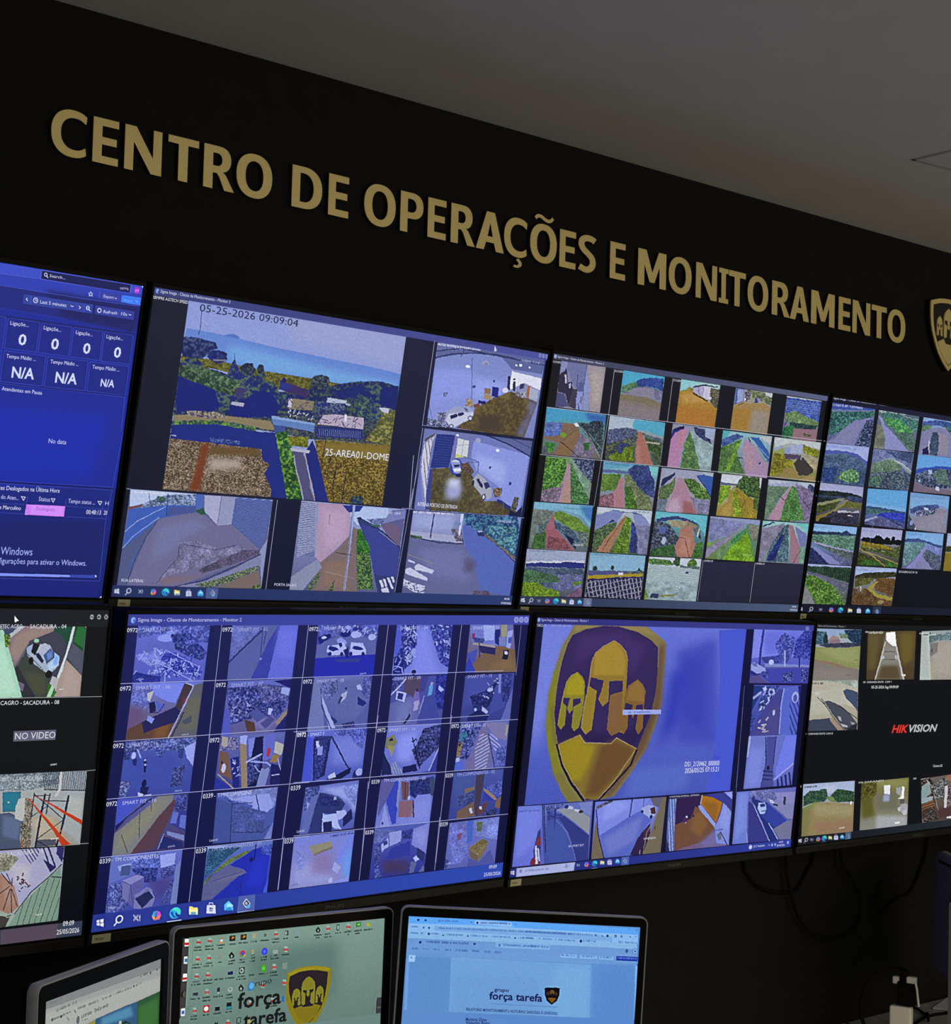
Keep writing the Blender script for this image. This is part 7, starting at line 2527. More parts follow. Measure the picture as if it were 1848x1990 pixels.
   ('camera_feed',[-462.6, -118.5, -250.6, -120.9, -235.1, -249.4, -447.0, -246.0],100,100,'''g a0b4d4 9c8060
p a8b8dc 0,0 1000,0 991,216 658,209 451,211 4,262
s b8c4e0 69 377,52 653,71 589,204 451,194
h 203c38 48704c 27 19,229 142,137 312,149 345,118 448,125 480,298 422,363 151,375 18,433
h 1c3c30 406c40 27 522,267 656,140 796,167 991,216 989,407 665,399
h 5c7c48 8c9c60 21 454,297 557,270 665,399 526,371
p 7c8c4c 2,465 218,364 354,374 157,563 0,635
p 948458 155,512 320,372 526,388 666,407 991,459 1000,1000 0,1000 8,635
s a0946c 86 219,398 983,476 991,685 227,620
s 98785c 86 232,757 994,755 1000,1000 274,983
s 847c4c 69 3,499 154,478 138,988 3,992
e d8dce0 937,429 20.6 37.7
l 484030 8.6 909,383 912,453
K 303850 31,75 293,70 31
K d8ccc0 719,913 824,905 21'''),
   ('camera_feed',[-221.2, -126.9, -11.1, -124.8, 4.8, -252.8, -206.2, -248.1],93,94,'''g 78743c 8c8c84
h 3c3818 74702c 30 1,28 313,23 323,281 177,414 6,398
s 5c5c24 93 3,324 249,311 302,721 39,771
s 8c8c50 74 311,-14 979,19 950,197 355,137
s 70705c 93 285,277 770,288 784,654 336,613
p e8ecf4 475,113 606,117 600,308 482,287
s 98a4cc 37 473,296 604,308 591,453 460,441
p f0f4e4 857,170 909,193 900,428 784,417 846,368
p a0a4a8 720,192 839,186 846,368 753,323
s a8acb0 74 340,724 973,780 991,999 332,999
e a8a4ac 911,611 104.0 91.5
e 5c585c 869,480 52.0 54.9
e c0c0c8 811,629 29.7 43.9
e c0bcc8 933,704 55.7 54.9
p e8e8dc 738,887 830,884 832,920 739,920'''),
   ('camera_feed',[44.5, -131.5, 257.7, -124.5, 272.3, -249.8, 74.3, -251.8],84,89,'''g 6c605c 584840
h 28201c 7c6c64 37 -1,27 189,16 388,227 304,720 22,992
p 88a0a0 25,177 188,89 225,355 -5,479
p 98a8b0 -25,437 265,418 264,496 -8,557
p 80583c 13,580 285,479 305,640 31,683
w 4c3424 61.2 20.4 -12 12,600 295,500 304,720 28,764
h 303438 a8a8a8 29 227,205 567,31 554,477 347,527
p 9c6850 556,-6 705,-4 689,156 568,104
h 3c3030 9c8c90 33 509,206 710,196 974,268 989,999 515,749
s 503434 82 347,685 703,694 730,901 389,937
p c4c4cc 530,246 611,238 578,717 525,710
p d8d8dc 581,901 688,905 689,947 582,943
h 202020 6c5c54 29 29,723 305,680 389,937 87,1001
l b0a89c 16.3 129,44 227,168
l 9c9488 12.2 286,364 389,731
K d0d0c8 -101,14 189,16 43'''),
   ('taskbar',[-461.5, -248.7, 478.5, -248.7, 479.1, -266.6, -460.9, -266.6],403,13,'''G 14161c 26343c
p d8dcf0 4,237 10,221 11,395 5,371
p d8dcf0 11,220 18,198 18,425 12,399
p d8dcf0 5,406 11,430 11,595 5,545
p d8dcf0 12,434 19,461 19,680 12,613
e e0e4f4 39,372 6.9 232.9
e 14161c 39,372 4.6 166.4
l e0e4f4 2.2 35,515 30,713
l c0c4e0 1.0 56,260 56,334 64,364 64,290
l c0c4e0 1.0 57,615 57,529 64,560 65,646
p a0a4c8 57,373 63,399 64,522 57,496
l c0c4e0 1.0 67,304 68,647
e e0e4f4 67,426 1.3 38.4
p 40a8d0 81,488 84,216 90,207 88,579
p e0a040 81,488 88,579 87,763 83,654
p c050d0 90,207 96,295 99,495 92,467
p f07080 99,495 96,735 87,763 92,467
e 5070d8 89,376 2.8 133.1
e 38a8e0 116,472 10.9 339.2
p 48d8c0 115,145 122,230 126,444 124,585 118,380 113,293 107,306
p 1c58c0 106,433 111,351 113,593 120,769 113,739
p 14161c 116,503 119,449 121,572 126,629 123,747 119,680
p e8d078 134,254 140,275 141,335 149,365 150,734 135,676
p f4e8a8 135,390 149,447 150,734 135,676
p 68a0c8 138,552 147,585 147,722 138,688
p d0d4f0 159,309 176,375 178,882 159,810
l a8b0e0 1.8 163,327 164,194 170,218 171,356
p 3c4c8c 164,480 167,491 168,592 165,581
p 6c7cb4 168,494 171,506 171,606 168,595
p 7088b8 165,608 168,619 168,720 165,709
p 889cc8 168,623 171,634 172,735 169,724
p 58b8f0 186,473 194,256 203,539 204,867 187,801
p a0dcf8 189,518 194,396 203,570 194,690
p 3090d8 187,801 196,604 204,867
p 4c6480 208,63 233,84 235,1112 209,1082
p c8d4f0 221,361 229,665 223,899 215,610
p 1c2448 221,430 227,658 222,830 216,616
p d0d8f0 221,539 224,647 222,718 219,625
p 1c2448 221,603 223,646 221,674 220,631
e 58a8e8 226,803 3.6 107.5
p 70a0e0 106,969 127,979 127,1103 106,1092
p a0b8d8 209,1032 235,1036 235,1162 209,1157'''),
  ]),
 dict(id='E', loc=[-0.5323, -0.809, -0.0081], pitch=0.1114, yaw=0.0, roll=0.0, w=0.94, h=0.529, corners=[-472.3, 268.6, 467.7, 268.6, 473.0, -267.7, -467.0, -263.2], bg='0c0e16 0c0e14 0a0c12 0a0c12',
  lines=[('9ca0a8', 0.8, [243.1, 127.2, 470.1, 126.8]), ('8c909c', 0.7, [454.6, 5.4, 470.1, 5.8]), ('9ca0a8', 1.0, [453.7, 5.3, 470.0, 5.8]), ('9ca0a8', 1.0, [453.9, -115.0, 469.9, -115.2])],
  texts=[('d8dce4', [276.3, 237.0, 313.9, 237.6], 6.3, 'ETEC AGRO'), ('e0e0e8', [321.6, 237.4, 391.4, 238.0], 6.4, '- SACADURA - 04'), ('e8e8f0', [288.6, 116.6, 325.2, 116.7], 6.4, 'CAGRO -'), ('e8e8f0', [328.0, 116.0, 391.3, 116.1], 6.4, 'SACADURA - 08'), ('d8dce4', [319.2, 61.3, 390.2, 61.3], 10.4, 'NO VIDEO'), ('c8ccd4', [386.3, 17.1, 397.3, 17.8], 3.1, 'smart'), ('d8dce4', [386.4, 16.8, 397.8, 17.2], 3.5, 'smart'), ('c8ccd4', [300.9, -4.5, 390.5, -5.7], 6.6, 'GRO - SACADURA - 12'), ('d0d0d8', [309.8, -125.2, 388.9, -124.7], 6.6, 'O - SACADURA - 16'), ('f0f0f4', [436.8, -249.0, 457.0, -249.3], 7.9, '09:09'), ('f0f0f4', [426.7, -261.8, 467.8, -262.2], 7.8, '25/05/2026')],
  feeds=[
   ('title_bar',[-472.3, 268.6, 467.7, 268.6, 468.0, 241.0, -472.0, 241.3],1263,37,'''G 24262e 181a22
e 8c8e9a 966,423 3.8 146.4
p 24262e 963,409 969,396 969,448 964,461
e 8c8e9a 980,417 3.8 146.4
p 24262e 977,403 980,349 982,437 979,506
e 8c8e9a 994,411 3.8 146.4
l 24262e 1.2 991,329 996,494
l 24262e 1.2 996,327 992,496
p e0e4ec 820,422 829,705 825,717 823,798 821,749'''),
   ('camera_feed',[231.3, 244.6, 428.3, 247.7, 428.3, 127.6, 243.1, 127.2],213,145,'''g 585c6c 58605c
p 8c7480 328,3 709,-3 706,107 491,240 365,574 296,339 278,180
s 98847c 32 386,137 694,17 699,118 491,240 379,504 313,386
p 40486c 259,13 490,0 309,192 269,135
p b0b8c0 293,169 436,4 483,4 317,203
p 404054 491,240 699,118 847,211 1007,687 968,999 706,990 640,987 441,984 399,646 441,446
p 3c4440 426,458 497,436 659,665 696,751 690,989 581,989 449,720 389,575
s 484c3c 32 447,648 644,701 671,948 581,983
p 2c3038 366,598 389,563 449,720 573,995 441,991 385,730
p 70607c 394,767 460,818 447,916 422,890
p 1c4c3c 713,-3 890,-1 839,349 782,187 699,118
p 1c4c30 898,-1 997,54 988,399 883,280
p 286c38 923,8 996,99 989,352 890,257
p 8c7c84 922,-1 1000,0 1001,88
p 505468 837,466 883,280 993,410 996,711
p a8948c 839,502 996,717 1000,1000 740,991 762,765
s b09c98 32 850,562 976,735 974,971 806,966
p c8d4dc 878,-1 897,-1 868,303 806,657 771,778 761,729 826,419
l 404868 4.8 874,257 819,585
p a0d0b8 253,90 445,991 0,1000 0,132
s b4e0c8 32 248,247 406,940 81,978 78,335
h 2c4c28 8ca844 13 262,146 316,158 319,294 280,328
p a0b0c8 466,342 524,280 588,298 627,276 675,300 712,393 771,453 769,572 716,655 659,665 626,640 533,542 473,424
p b0b8cc 562,356 587,287 643,282 674,346 617,427
p 98a8d4 470,331 516,286 511,366 488,412
p 181c28 507,389 523,274 584,293 545,437
p 3c5494 621,438 685,340 721,417 708,487 654,545
s 6484c4 16 648,415 695,370 707,464 661,510
p 20284c 548,413 576,402 628,509 614,550 562,461
p b4d0f0 712,393 771,453 762,584 691,642 663,569 717,499
s 80b0f0 16 729,417 768,465 753,571 711,559
l 1c2440 7.2 712,393 719,464 654,545
e 141820 511,507 22.4 51.6
e 141820 681,690 32.0 51.6
l 20283c 4.8 472,412 625,628
e 90c8a8 550,241 24.0 25.8
p b0b4b8 719,715 778,754 761,901 694,813
p 2c6c28 682,812 716,838 680,961
p a8d4b0 716,838 743,876 715,1000 673,999
p 2c7c28 745,913 770,927 740,1001 724,1001
K d8dce0 786,902 836,899 14'''),
   ('camera_feed',[316.3, 74.5, 391.0, 74.6, 391.1, 58.3, 317.2, 58.1],82,20,'''g 5c5e74 62647c'''),
   ('camera_feed',[249.9, 6.9, 454.6, 5.3, 454.4, -116.5, 261.8, -111.7],220,145,'''g a8b0b4 989a94
h 5c6874 a8b4bc 10 0,6 773,1 764,158 509,229 253,223
w 2c3c54 15.7 7.0 78 603,9 1000,4 1000,264 629,224
w 5c84c0 60.9 5.2 78 842,12 996,7 997,251 846,240
p a0a8ac 777,254 998,276 1002,993 831,783 785,589 703,346
s b0b4b0 43 825,329 985,366 977,659 875,596
l 202838 8.7 629,231 1005,271
l c0c4c8 22.6 768,1 767,234 737,322
p 2c6c84 270,237 428,242 427,508 275,502
s 247890 17 279,250 415,260 413,480 291,471
e a0b8b8 324,376 10.4 13.1
p 485470 258,521 336,514 460,617 432,859 454,1014 0,1000 0,526
s 5c6c90 26 276,548 434,601 424,886 280,818
p b8bcb8 386,439 409,337 478,329 467,564 452,643 381,597
h 5c584c b8b4a4 12 469,328 539,359 538,569 535,1007 454,1000 453,670 467,564
h 3c342c b0a898 9 435,668 524,675 526,1020 454,1014
p a8a090 530,595 731,572 791,698 837,894 770,1000 570,982
s b4ac98 26 548,610 715,597 759,777 583,844
l 1c2044 17.4 640,296 613,575 580,997
l 1c2044 19.1 851,337 833,566 806,808 774,994
l 1c2044 8.7 544,270 534,463 525,588
l 1c2044 10.4 684,292 660,553
l 1c2044 8.7 644,380 855,403
l 1c2044 7.8 550,296 692,476 824,646
l 1c2044 7.8 824,646 593,887
l 1c2044 7.0 521,595 673,448
l 1c2044 7.0 546,308 684,312
p c03c1c 482,319 513,357 625,550 758,763 817,865 910,985 824,998 742,803 608,562
l d08040 5.2 625,556 795,780 915,982
p c43c1c 671,395 836,540 995,667 1000,735 829,573 663,408
l a04430 7.0 550,315 671,408
p 4c5060 594,901 765,902 769,986 589,998
p 98502c 442,887 455,874 454,1000 445,999
l 1c2044 7.0 594,915 697,1001
K d8d8d8 720,905 792,899 18'''),
   ('camera_feed',[262.0, -114.1, 426.3, -117.5, 427.1, -238.4, 274.5, -239.2],177,148,'''g b0b0d0 94a89c
p a4a4c8 0,6 995,6 989,220 851,362 661,577 535,748 460,501 304,234
s b8b4c8 65 363,141 654,216 635,495 481,478
w 2c2c60 32.4 10.8 57 505,8 740,0 705,145 642,202
l 24245c 15.1 767,2 843,232 881,300
l 24245c 17.3 816,-7 913,264
l 24245c 10.8 909,-12 997,169
p 2c2c6c 927,-5 995,6 989,220 911,87
p 24285c 771,151 925,278 861,337
h 6c6c60 a8a894 19 0,41 402,48 509,117 409,268 305,283
p a07868 305,295 425,421 470,477 535,748 428,841 317,772 0,703 0,326
s a88478 32 338,361 460,501 511,691 381,727
k 4c2438 24 37 13.0 486,338 649,329 669,499 528,561
l 402c30 10.8 326,297 426,446
l 402c30 10.8 312,561 416,477
l 402c30 10.8 360,778 428,511
l 402c30 10.8 455,818 439,512
l 402c30 8.6 513,745 450,526
l 402c30 8.6 384,303 431,434
l 402c30 10.8 445,372 443,474
p 7c9888 589,701 854,401 982,270 1000,1000 411,1003
w 3c4440 64.8 7.6 -75 579,726 855,414 987,414 1000,1000 456,1003
l 303440 13.0 980,244 854,394 661,577 484,849
l 242c3c 10.8 877,397 993,415
p 403c3c 0,755 385,862 450,844 389,999 0,993
l 9c9c8c 10.8 317,772 407,879 484,849
K d8d8d0 730,897 799,896 18'''),
   ('taskbar',[-467.3, -239.5, 472.7, -243.8, 473.0, -267.7, -467.0, -263.2],1276,32,'''G 4c4454 38404c
p 343c54 962,-175 998,-199 1000,1003 961,1005
p 544858 844,-92 952,-179 951,964 846,973'''),
  ]),
]
# ------------------------------------------------------------------ the monitors
WALL_LABELS = {
 'A': 'wall monitor, upper row, far left, blue call dashboard with zeros and N/A tiles',
 'B': 'wall monitor, upper row, large daylight farm view stamped 05-25-2026 09:09:04 above street cameras',
 'C': 'wall monitor, upper row, twenty-five tiles of red dirt tracks and orange yards',
 'D': 'wall monitor, upper row, cut by right edge, blue-tinted field and track cameras',
 'E': 'wall monitor, lower row, cut by left edge, pickup truck feed above NO VIDEO tile',
 'F': 'wall monitor, lower row, blue grid of twenty-five gym and warehouse cameras',
 'G': 'wall monitor, lower row, big gold shield with three helmets on pale blue',
 'H': 'wall monitor, lower row, cut by right edge, black tiles with red and white slanted lettering'}
DESK_LABELS = {
 'P': 'small desktop monitor at lower left, turned right, grey web page with palm photo',
 'M': 'desktop monitor with pale green desktop full of small icons and half-hidden gold shield',
 'N': 'desktop monitor showing pale blue document page with small dark shield logo'}
STICKERS = {'B': (-462, -438), 'C': (-468, -444), 'D': (-470, -446), 'F': (-473, -438), 'G': (-468, -438)}
CAM_REGION = 0.02

GRADE = {'A': (1, 1, 0), 'B': (0.92, 0.95, 0.4), 'C': (0.80, 0.90, 0.8), 'D': (0.85, 0.92, 0.7), 'E': (0.95, 0.97, 0.3), 'F': (1, 0.95, 0.4, (0.87, 0.90, 1.03)), 'G': (0.96, 0.96, 0.3, (0.93, 0.95, 1.0)), 'H': (0.9, 0.96, 0.35)}
def grade(i, name): return GRADE.get(i, (1, 1, 0)) if name == 'camera_feed' else (1, 1, 0)
def corners(s): return [(s['corners'][2 * i] / 1000, s['corners'][2 * i + 1] / 1000) for i in range(4)]
def build_screen(s, root):
    c = corners(s)
    bg = [hexc(h) for h in s['bg'].split()]
    v = [(c[0][0], 0, c[0][1]), (c[1][0], 0, c[1][1]), (c[2][0], 0, c[2][1]), (c[3][0], 0, c[3][1])]
    f = [(0, 3, 2, 1)]
    cc = [bg[0], bg[1], bg[3], bg[2]]
    for col, wd, (xa, ya, xb, yb) in s['lines']:        # thin lines of the tile grid belong to the screen's own picture
        d = Vector((xb - xa, yb - ya)).normalized(); n = Vector((-d.y, d.x)) * max(wd, 0.9) / 2
        b = len(v)
        for x, y in ((xa + n.x, ya + n.y), (xa - n.x, ya - n.y), (xb - n.x, yb - n.y), (xb + n.x, yb + n.y)):
            v.append((x / 1000, -0.0008, y / 1000))
        f.append((b, b + 1, b + 2, b + 3)); cc += [hexc(col)] * 4
    scr = mesh_object('screen', v, f, MAT['screen'], root)
    set_colors(scr.data, lin(np.array(cc)))
    for i, (name, q, w, h, ops) in enumerate(s['feeds']):
        pic = Picture(max(4, w), max(4, h), ord(s['id']) * 7 + i, {'F': 1.6, 'G': 2.0, 'H': 2.4}.get(s['id'], 3.0))
        pic.run(ops)
        picture_mesh(name, q, -0.0003 - (0.0002 if name in ('title_bar', 'taskbar', 'window_button') else 0) - (0.0002 if name == 'window_button' else 0), pic.result(*grade(s['id'], name)), scr)
    for col, (ax, ay, bx_, by_), hm, txt in s['texts']:
        vv, ff, cc = [], [], []
        lay_text(vv, ff, cc, txt, ax, ay, bx_, by_, hm, -0.0009, hexc(col))
        if vv:
            o = mesh_object('caption_lettering', vv, ff, MAT['screen'], scr)
            set_colors(o.data, lin(np.array(cc)))
    return scr

def sm(pts): return [(p[0], p[1]) for p in pts]
def wall_monitor(s):
    rx, rz = s['pitch'], s['yaw']
    root = thing('wall_monitor', WALL_LABELS[s['id']], 'monitor', W(*s['loc']), (rx, 0, rz), 'wall monitors of the two rows')
    build_screen(s, root)
    c = corners(s)
    b, top, low = 0.0042, 0.008, 0.020
    o = [(c[0][0] - b, c[0][1] + top), (c[1][0] + b, c[1][1] + top), (c[2][0] + b, c[2][1] - 0.003), (c[3][0] - b, c[3][1] - 0.003)]
    plate_object('bezel', [o, [c[0], c[3], c[2], c[1]]], 0.010, MAT['bezel'], root, 0.0008).location = (0, -0.0035, 0)
    ch = [(c[3][0] - b, c[3][1] - 0.003), (c[2][0] + b, c[2][1] - 0.003), (c[2][0] + b, c[2][1] - low), (c[3][0] - b, c[3][1] - low)]
    chin = plate_object('bottom_bezel', [ch[::-1]], 0.012, MAT['chin'], root, 0.0015)
    chin.location = (0, -0.0045, 0)
    vv, ff, cc = [], [], []
    mid = (c[2][0] + c[3][0]) / 2 * 1000; zb = (c[2][1] + c[3][1]) / 2 * 1000
    lay_text(vv, ff, cc, 'PHILIPS', mid + 20, zb - 14, mid + 62, zb - 14, 6.0, -0.0049, hexc('808080'))
    mesh_object('maker_lettering', vv, ff, MAT['letterink'], chin).location = (0, 0.0045 - 0.0003, 0)
    back = [(o[0][0], o[0][1]), (o[1][0], o[1][1]), (ch[2][0], ch[2][1]), (ch[3][0], ch[3][1])]
    plate_object('housing', [back[::-1]], 0.034, MAT['housing'], root, 0.003).location = (0, 0.0066, 0)
    # tilting wall bracket between housing and wall
    br = bmesh.new()
    y1 = (WALL_Y + s['loc'][2])
    add_box(br, -0.10, -0.06, 0.041, y1 + 0.03, -0.08, 0.08, 0.002)
    add_box(br, 0.06, 0.10, 0.041, y1 + 0.03, -0.08, 0.08, 0.002)
    bo = bm_object('wall_bracket', br, MAT['metal'], root)
    me = bo.data                                   # trim the bracket at the wall face
    inv = root.matrix_basis
    for v in me.vertices:
        wv = inv @ v.co
        if v.co.y > 0.05:
            wv.y = WALL_Y
            v.co = inv.inverted() @ wv
    if s['id'] in STICKERS:
        x0, x1 = [v / 1000 for v in STICKERS[s['id']]]
        z = c[3][1] - 0.0035
        stv = [(x0, -0.0055, z), (x1, -0.0055, z), (x1, -0.0055, z - 0.0135), (x0, -0.0055, z - 0.0135)]
        st = mesh_object('label_sticker', stv + [(a, -0.0045, b_) for a, _, b_ in stv], [(0, 3, 2, 1), (4, 5, 6, 7), (0, 1, 5, 4), (1, 2, 6, 5), (2, 3, 7, 6), (3, 0, 4, 7)], MAT['sticker'], root)
        vv, ff, cc = [], [], []
        lay_text(vv, ff, cc, 'MON', (x0 + 0.15 * (x1 - x0)) * 1000, (z - 0.0095) * 1000, (x0 + 0.6 * (x1 - x0)) * 1000, (z - 0.0095) * 1000, 4.5, -0.0058, hexc('101010'))
        mesh_object('sticker_print', vv, ff, MAT['ink'], st)
    return root

def desk_monitor_body(root, w, h, bx_, bt, bb, cover='bezel', rim=0.006):
    x0, x1, y0, y1 = -w / 2 - bx_, w / 2 + bx_, -h / 2 - bb, h / 2 + bt
    hole = [(-w / 2, -h / 2), (-w / 2, h / 2), (w / 2, h / 2), (w / 2, -h / 2)]
    plate_object('bezel', [rounded(x0 + rim * .4, x1 - rim * .4, y0 + rim * .4, y1 - rim * .4, 0.010), hole], 0.008, MAT['bezel'], root, 0.0006).location = (0, -0.004, 0)
    plate_object('rim', [rounded(x0, x1, y0, y1, 0.012), rounded(x0 + rim * .4, x1 - rim * .4, y0 + rim * .4, y1 - rim * .4, 0.010)[::-1]], 0.014, MAT['rim'], root, 0.0022).location = (0, -0.003, 0)
    plate_object('back_cover', [rounded(x0 + .002, x1 - .002, y0 + .002, y1 - .002, 0.011)], 0.016, MAT[cover], root, 0.003).location = (0, 0.005, 0)
def desk_stand(root, h, drop, mat, wneck=0.05, top=0.02):
    bm = bmesh.new()
    z0 = -h / 2 - drop
    add_box(bm, -wneck / 2, wneck * (0.5 if wneck < .06 else 0.62), 0.021, 0.045, z0 + 0.008, top, 0.006)
    add_box(bm, -wneck * 0.9, wneck * 0.9, 0.018, 0.030, -0.04, 0.02, 0.003)
    bm_object('stand_neck', bm, mat, root)
    bm = bmesh.new(); add_box(bm, -0.10, 0.10, -0.055, 0.105, z0, z0 + 0.012, 0.005)
    bm_object('stand_base', bm, mat, root)
DESK_Z = FLOOR - 1.562
for s in SCREENS:
    if s['id'] in WALL_LABELS: wall_monitor(s)
    else:
        root = thing('desktop_monitor', DESK_LABELS[s['id']], 'monitor', W(*s['loc']), (s['pitch'], -s['roll'], s['yaw']), 'desktop monitors on the operator desk')
        build_screen(s, root)
        desk_monitor_body(root, s['w'], s['h'], {'P': .017, 'M': .016, 'N': .0125}[s['id']], {'P': .021, 'M': .017, 'N': .0165}[s['id']], .02)
        zc = s['loc'][1] + FLOOR
        desk_stand(root, s['h'], zc - s['h'] / 2 - DESK_Z - (0.006 if s['id'] == 'N' else 0.001), MAT['bezel'])

# a fourth desk monitor, seen from behind at the right edge
back = thing('desktop_monitor', 'dark desktop monitor seen from behind with pale stand, cut by right edge', 'monitor', W(2.335, -1.285, 0.165), (0, 0, math.radians(50)), 'desktop monitors on the operator desk')
scr_off = mesh_object('screen', [(-.22, 0, .1325), (.22, 0, .1325), (.22, 0, -.1325), (-.22, 0, -.1325)], [(0, 3, 2, 1)], MAT['plate'], back)
desk_monitor_body(back, 0.44, 0.265, .015, .02, .025, 'blue_sheen')
desk_stand(back, 0.265, 1.562 - 1.285 - .1325 - 0.001, MAT['white'], 0.092, 0.05)
bm = bmesh.new(); add_box(bm, -0.205, 0.205, 0.0195, 0.0225, 0.126, 0.132)
bm_object('vent_slot', bm, MAT['bezel'], back)

# ------------------------------------------------------------------ the gold letters on the wall
def dark_edges(o):                 # side faces take a darker material than the gold front
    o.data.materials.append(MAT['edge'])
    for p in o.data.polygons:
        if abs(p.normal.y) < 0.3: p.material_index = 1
def arc(cx, cy, rx, ry, a0, a1, n=18, p=2.25):
    out = []
    for k in range(n + 1):
        a = math.radians(a0 + (a1 - a0) * k / n); c, s = math.cos(a), math.sin(a)
        out.append((cx + rx * math.copysign(abs(c) ** (2 / p), c), cy + ry * math.copysign(abs(s) ** (2 / p), s)))
    return out
def pen(center, a, b):
    """outline of a stroke drawn along a centre line with an elliptical pen of half-axes a, b"""
    L, R = [], []
    P = [Vector((x, y)) for x, y in center]
    for i, p in enumerate(P):
        t = (P[min(i + 1, len(P) - 1)] - P[max(i - 1, 0)])
        n = Vector((-t.y, t.x)); q = math.hypot(n.x * a, n.y * b)
        off = Vector((a * a * n.x, b * b * n.y)) / q
        L.append((p.x + off.x, p.y + off.y)); R.append((p.x - off.x, p.y - off.y))
    return L + R[::-1]
def spline2(pts, n=5): return [(v.x, v.y) for v in smooth_path([(x, y, 0) for x, y in pts], n)]
O_OUT = lambda: arc(.5, .5, .5, .52, 0, 350, 35)
O_IN = lambda: arc(.5, .5, .245, .345, 0, 350, 35)
C_ = lambda: arc(.62, .5, .62, .52, 52, 308, 28) + [(1.0, .235)] + arc(.68, .5, .40, .345, 312, 48, 22) + [(1.0, .765)]
TILDE = pen(spline2([(.18, 1.13), (.27, 1.20), (.40, 1.20), (.52, 1.15), (.64, 1.12), (.75, 1.14), (.84, 1.22)]), .05, .048)
CEDIL = pen(spline2([(.60, -.055), (.68, -.10), (.74, -.16), (.70, -.225), (.58, -.255), (.45, -.245)], 4), .075, .034)
G = {
 'E': [[(0, 0), (0, 1), (1, 1), (1, .83), (.36, .83), (.36, .59), (.93, .59), (.93, .42), (.36, .42), (.36, .17), (1, .17), (1, 0)]],
 'N': [[(0, 0), (0, 1), (.30, 1), (.76, .36), (.76, 1), (1, 1), (1, 0), (.71, 0), (.24, .66), (.24, 0)]],
 'T': [[(.34, 0), (.34, .83), (0, .83), (0, 1), (1, 1), (1, .83), (.65, .83), (.65, 0)]],
 'R': [[(0, 0), (0, 1), (.45, 1)] + arc(.50, .70, .38, .30, 80, -62, 12) + [(.62, .42), (.72, .36), (1, 0), (.68, 0), (.50, .30), (.42, .37), (.30, .37), (.30, 0)],
       [(.30, .83), (.30, .54)] + arc(.42, .685, .17, .145, -90, 90, 10)],
 'D': [[(0, 0), (0, 1), (.38, 1)] + arc(.40, .5, .60, .5, 84, -84, 18) + [(.38, 0)],
       [(.27, .16), (.36, .16)] + arc(.38, .5, .33, .34, -84, 84, 16) + [(.36, .84), (.27, .84)]],
 'P': [[(0, 0), (0, 1), (.48, 1)] + arc(.52, .675, .48, .325, 84, -84, 14) + [(.48, .35), (.32, .35), (.32, 0)],
       [(.32, .84), (.32, .51)] + arc(.46, .675, .23, .165, -88, 88, 10)],
 'A': [[(0, 0), (.36, 1), (.65, 1), (1, 0), (.71, 0), (.64, .21), (.36, .21), (.28, 0)], [(.41, .37), (.50, .74), (.59, .37)]],
 'O': [O_OUT(), O_IN()[::-1]], 'Õ': [O_OUT(), O_IN()[::-1], TILDE],
 'C': [C_()], 'Ç': [C_(), CEDIL],
 'S': [pen(spline2([(.92, .87), (.74, .915), (.48, .925), (.24, .86), (.18, .73), (.30, .61), (.55, .51), (.78, .39), (.80, .22), (.62, .10), (.38, .075), (.08, .13)]), .165, .085)],
 'I': [[(0, 0), (0, .14), (.27, .14), (.27, .86), (0, .86), (0, 1), (1, 1), (1, .86), (.73, .86), (.73, .14), (1, .14), (1, 0)]],
 'M': [[(0, 0), (0, 1), (.29, 1), (.51, .40), (.73, 1), (1, 1), (1, 0), (.77, 0), (.77, .60), (.59, .12), (.42, .12), (.23, .60), (.23, 0)]],
}
LETTERS = [('C', -120.6, -53.6), ('E', -40.2, 10.8), ('N', 22.9, 99.3), ('T', 111.8, 177.2), ('R', 188.1, 256.4), ('O', 260.2, 341.9), ('D', 387.7, 460.4), ('E', 475.4, 525.5), ('O', 564.2, 645.4), ('P', 657.6, 718.7), ('E', 730.7, 780.7), ('R', 794.0, 862.4), ('A', 865.0, 945.7), ('Ç', 945.3, 1011.9), ('Õ', 1022.6, 1104.4), ('E', 1113.0, 1163.9), ('S', 1171.1, 1229.5), ('E', 1274.5, 1325.6), ('M', 1368.2, 1465.8), ('O', 1474.9, 1556.8), ('N', 1572.4, 1650.3), ('I', 1657.7, 1693.4), ('T', 1695.2, 1759.5), ('O', 1767.2, 1848.7), ('R', 1863.3, 1936.8), ('A', 1936.8, 2016.2), ('M', 2024.4, 2124.8), ('E', 2142.0, 2194.9), ('N', 2203.7, 2283.5), ('T', 2289.7, 2358.8), ('O', 2363.4, 2447.2)]
WORDS = ['CENTRO', 'DE', 'OPERAÇÕES', 'E', 'MONITORAMENTO']
NTH = ['first', 'second', 'third', 'fourth', 'fifth', 'sixth', 'seventh', 'eighth', 'ninth', 'tenth', 'eleventh', 'twelfth', 'thirteenth']
names = [(w, i) for w in WORDS for i in range(len(w))]
for (ch, xa, xb), (word, i) in zip(LETTERS, names):
    xa, xb = xa / 1000, xb / 1000
    base = lambda x: 0.22654 - 0.00791 * x
    cap = lambda x: 0.30571 - 0.00501 * x
    xm = (xa + xb) / 2; yb = base(xm)
    loops = [[((u * (xb - xa)), base(xa + u * (xb - xa)) - yb + v * (cap(xm) - base(xm))) for u, v in lp] for lp in G[ch]]
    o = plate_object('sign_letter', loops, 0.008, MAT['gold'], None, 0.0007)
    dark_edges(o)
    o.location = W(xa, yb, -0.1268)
    lab = 'gold metal capital E standing alone between OPERAÇÕES and MONITORAMENTO' if word == 'E' else 'gold metal capital %s, %s letter of the wall sign word %s' % (ch, NTH[i], word)
    tag(o, lab, 'letter', 'gold letters of the wall sign')

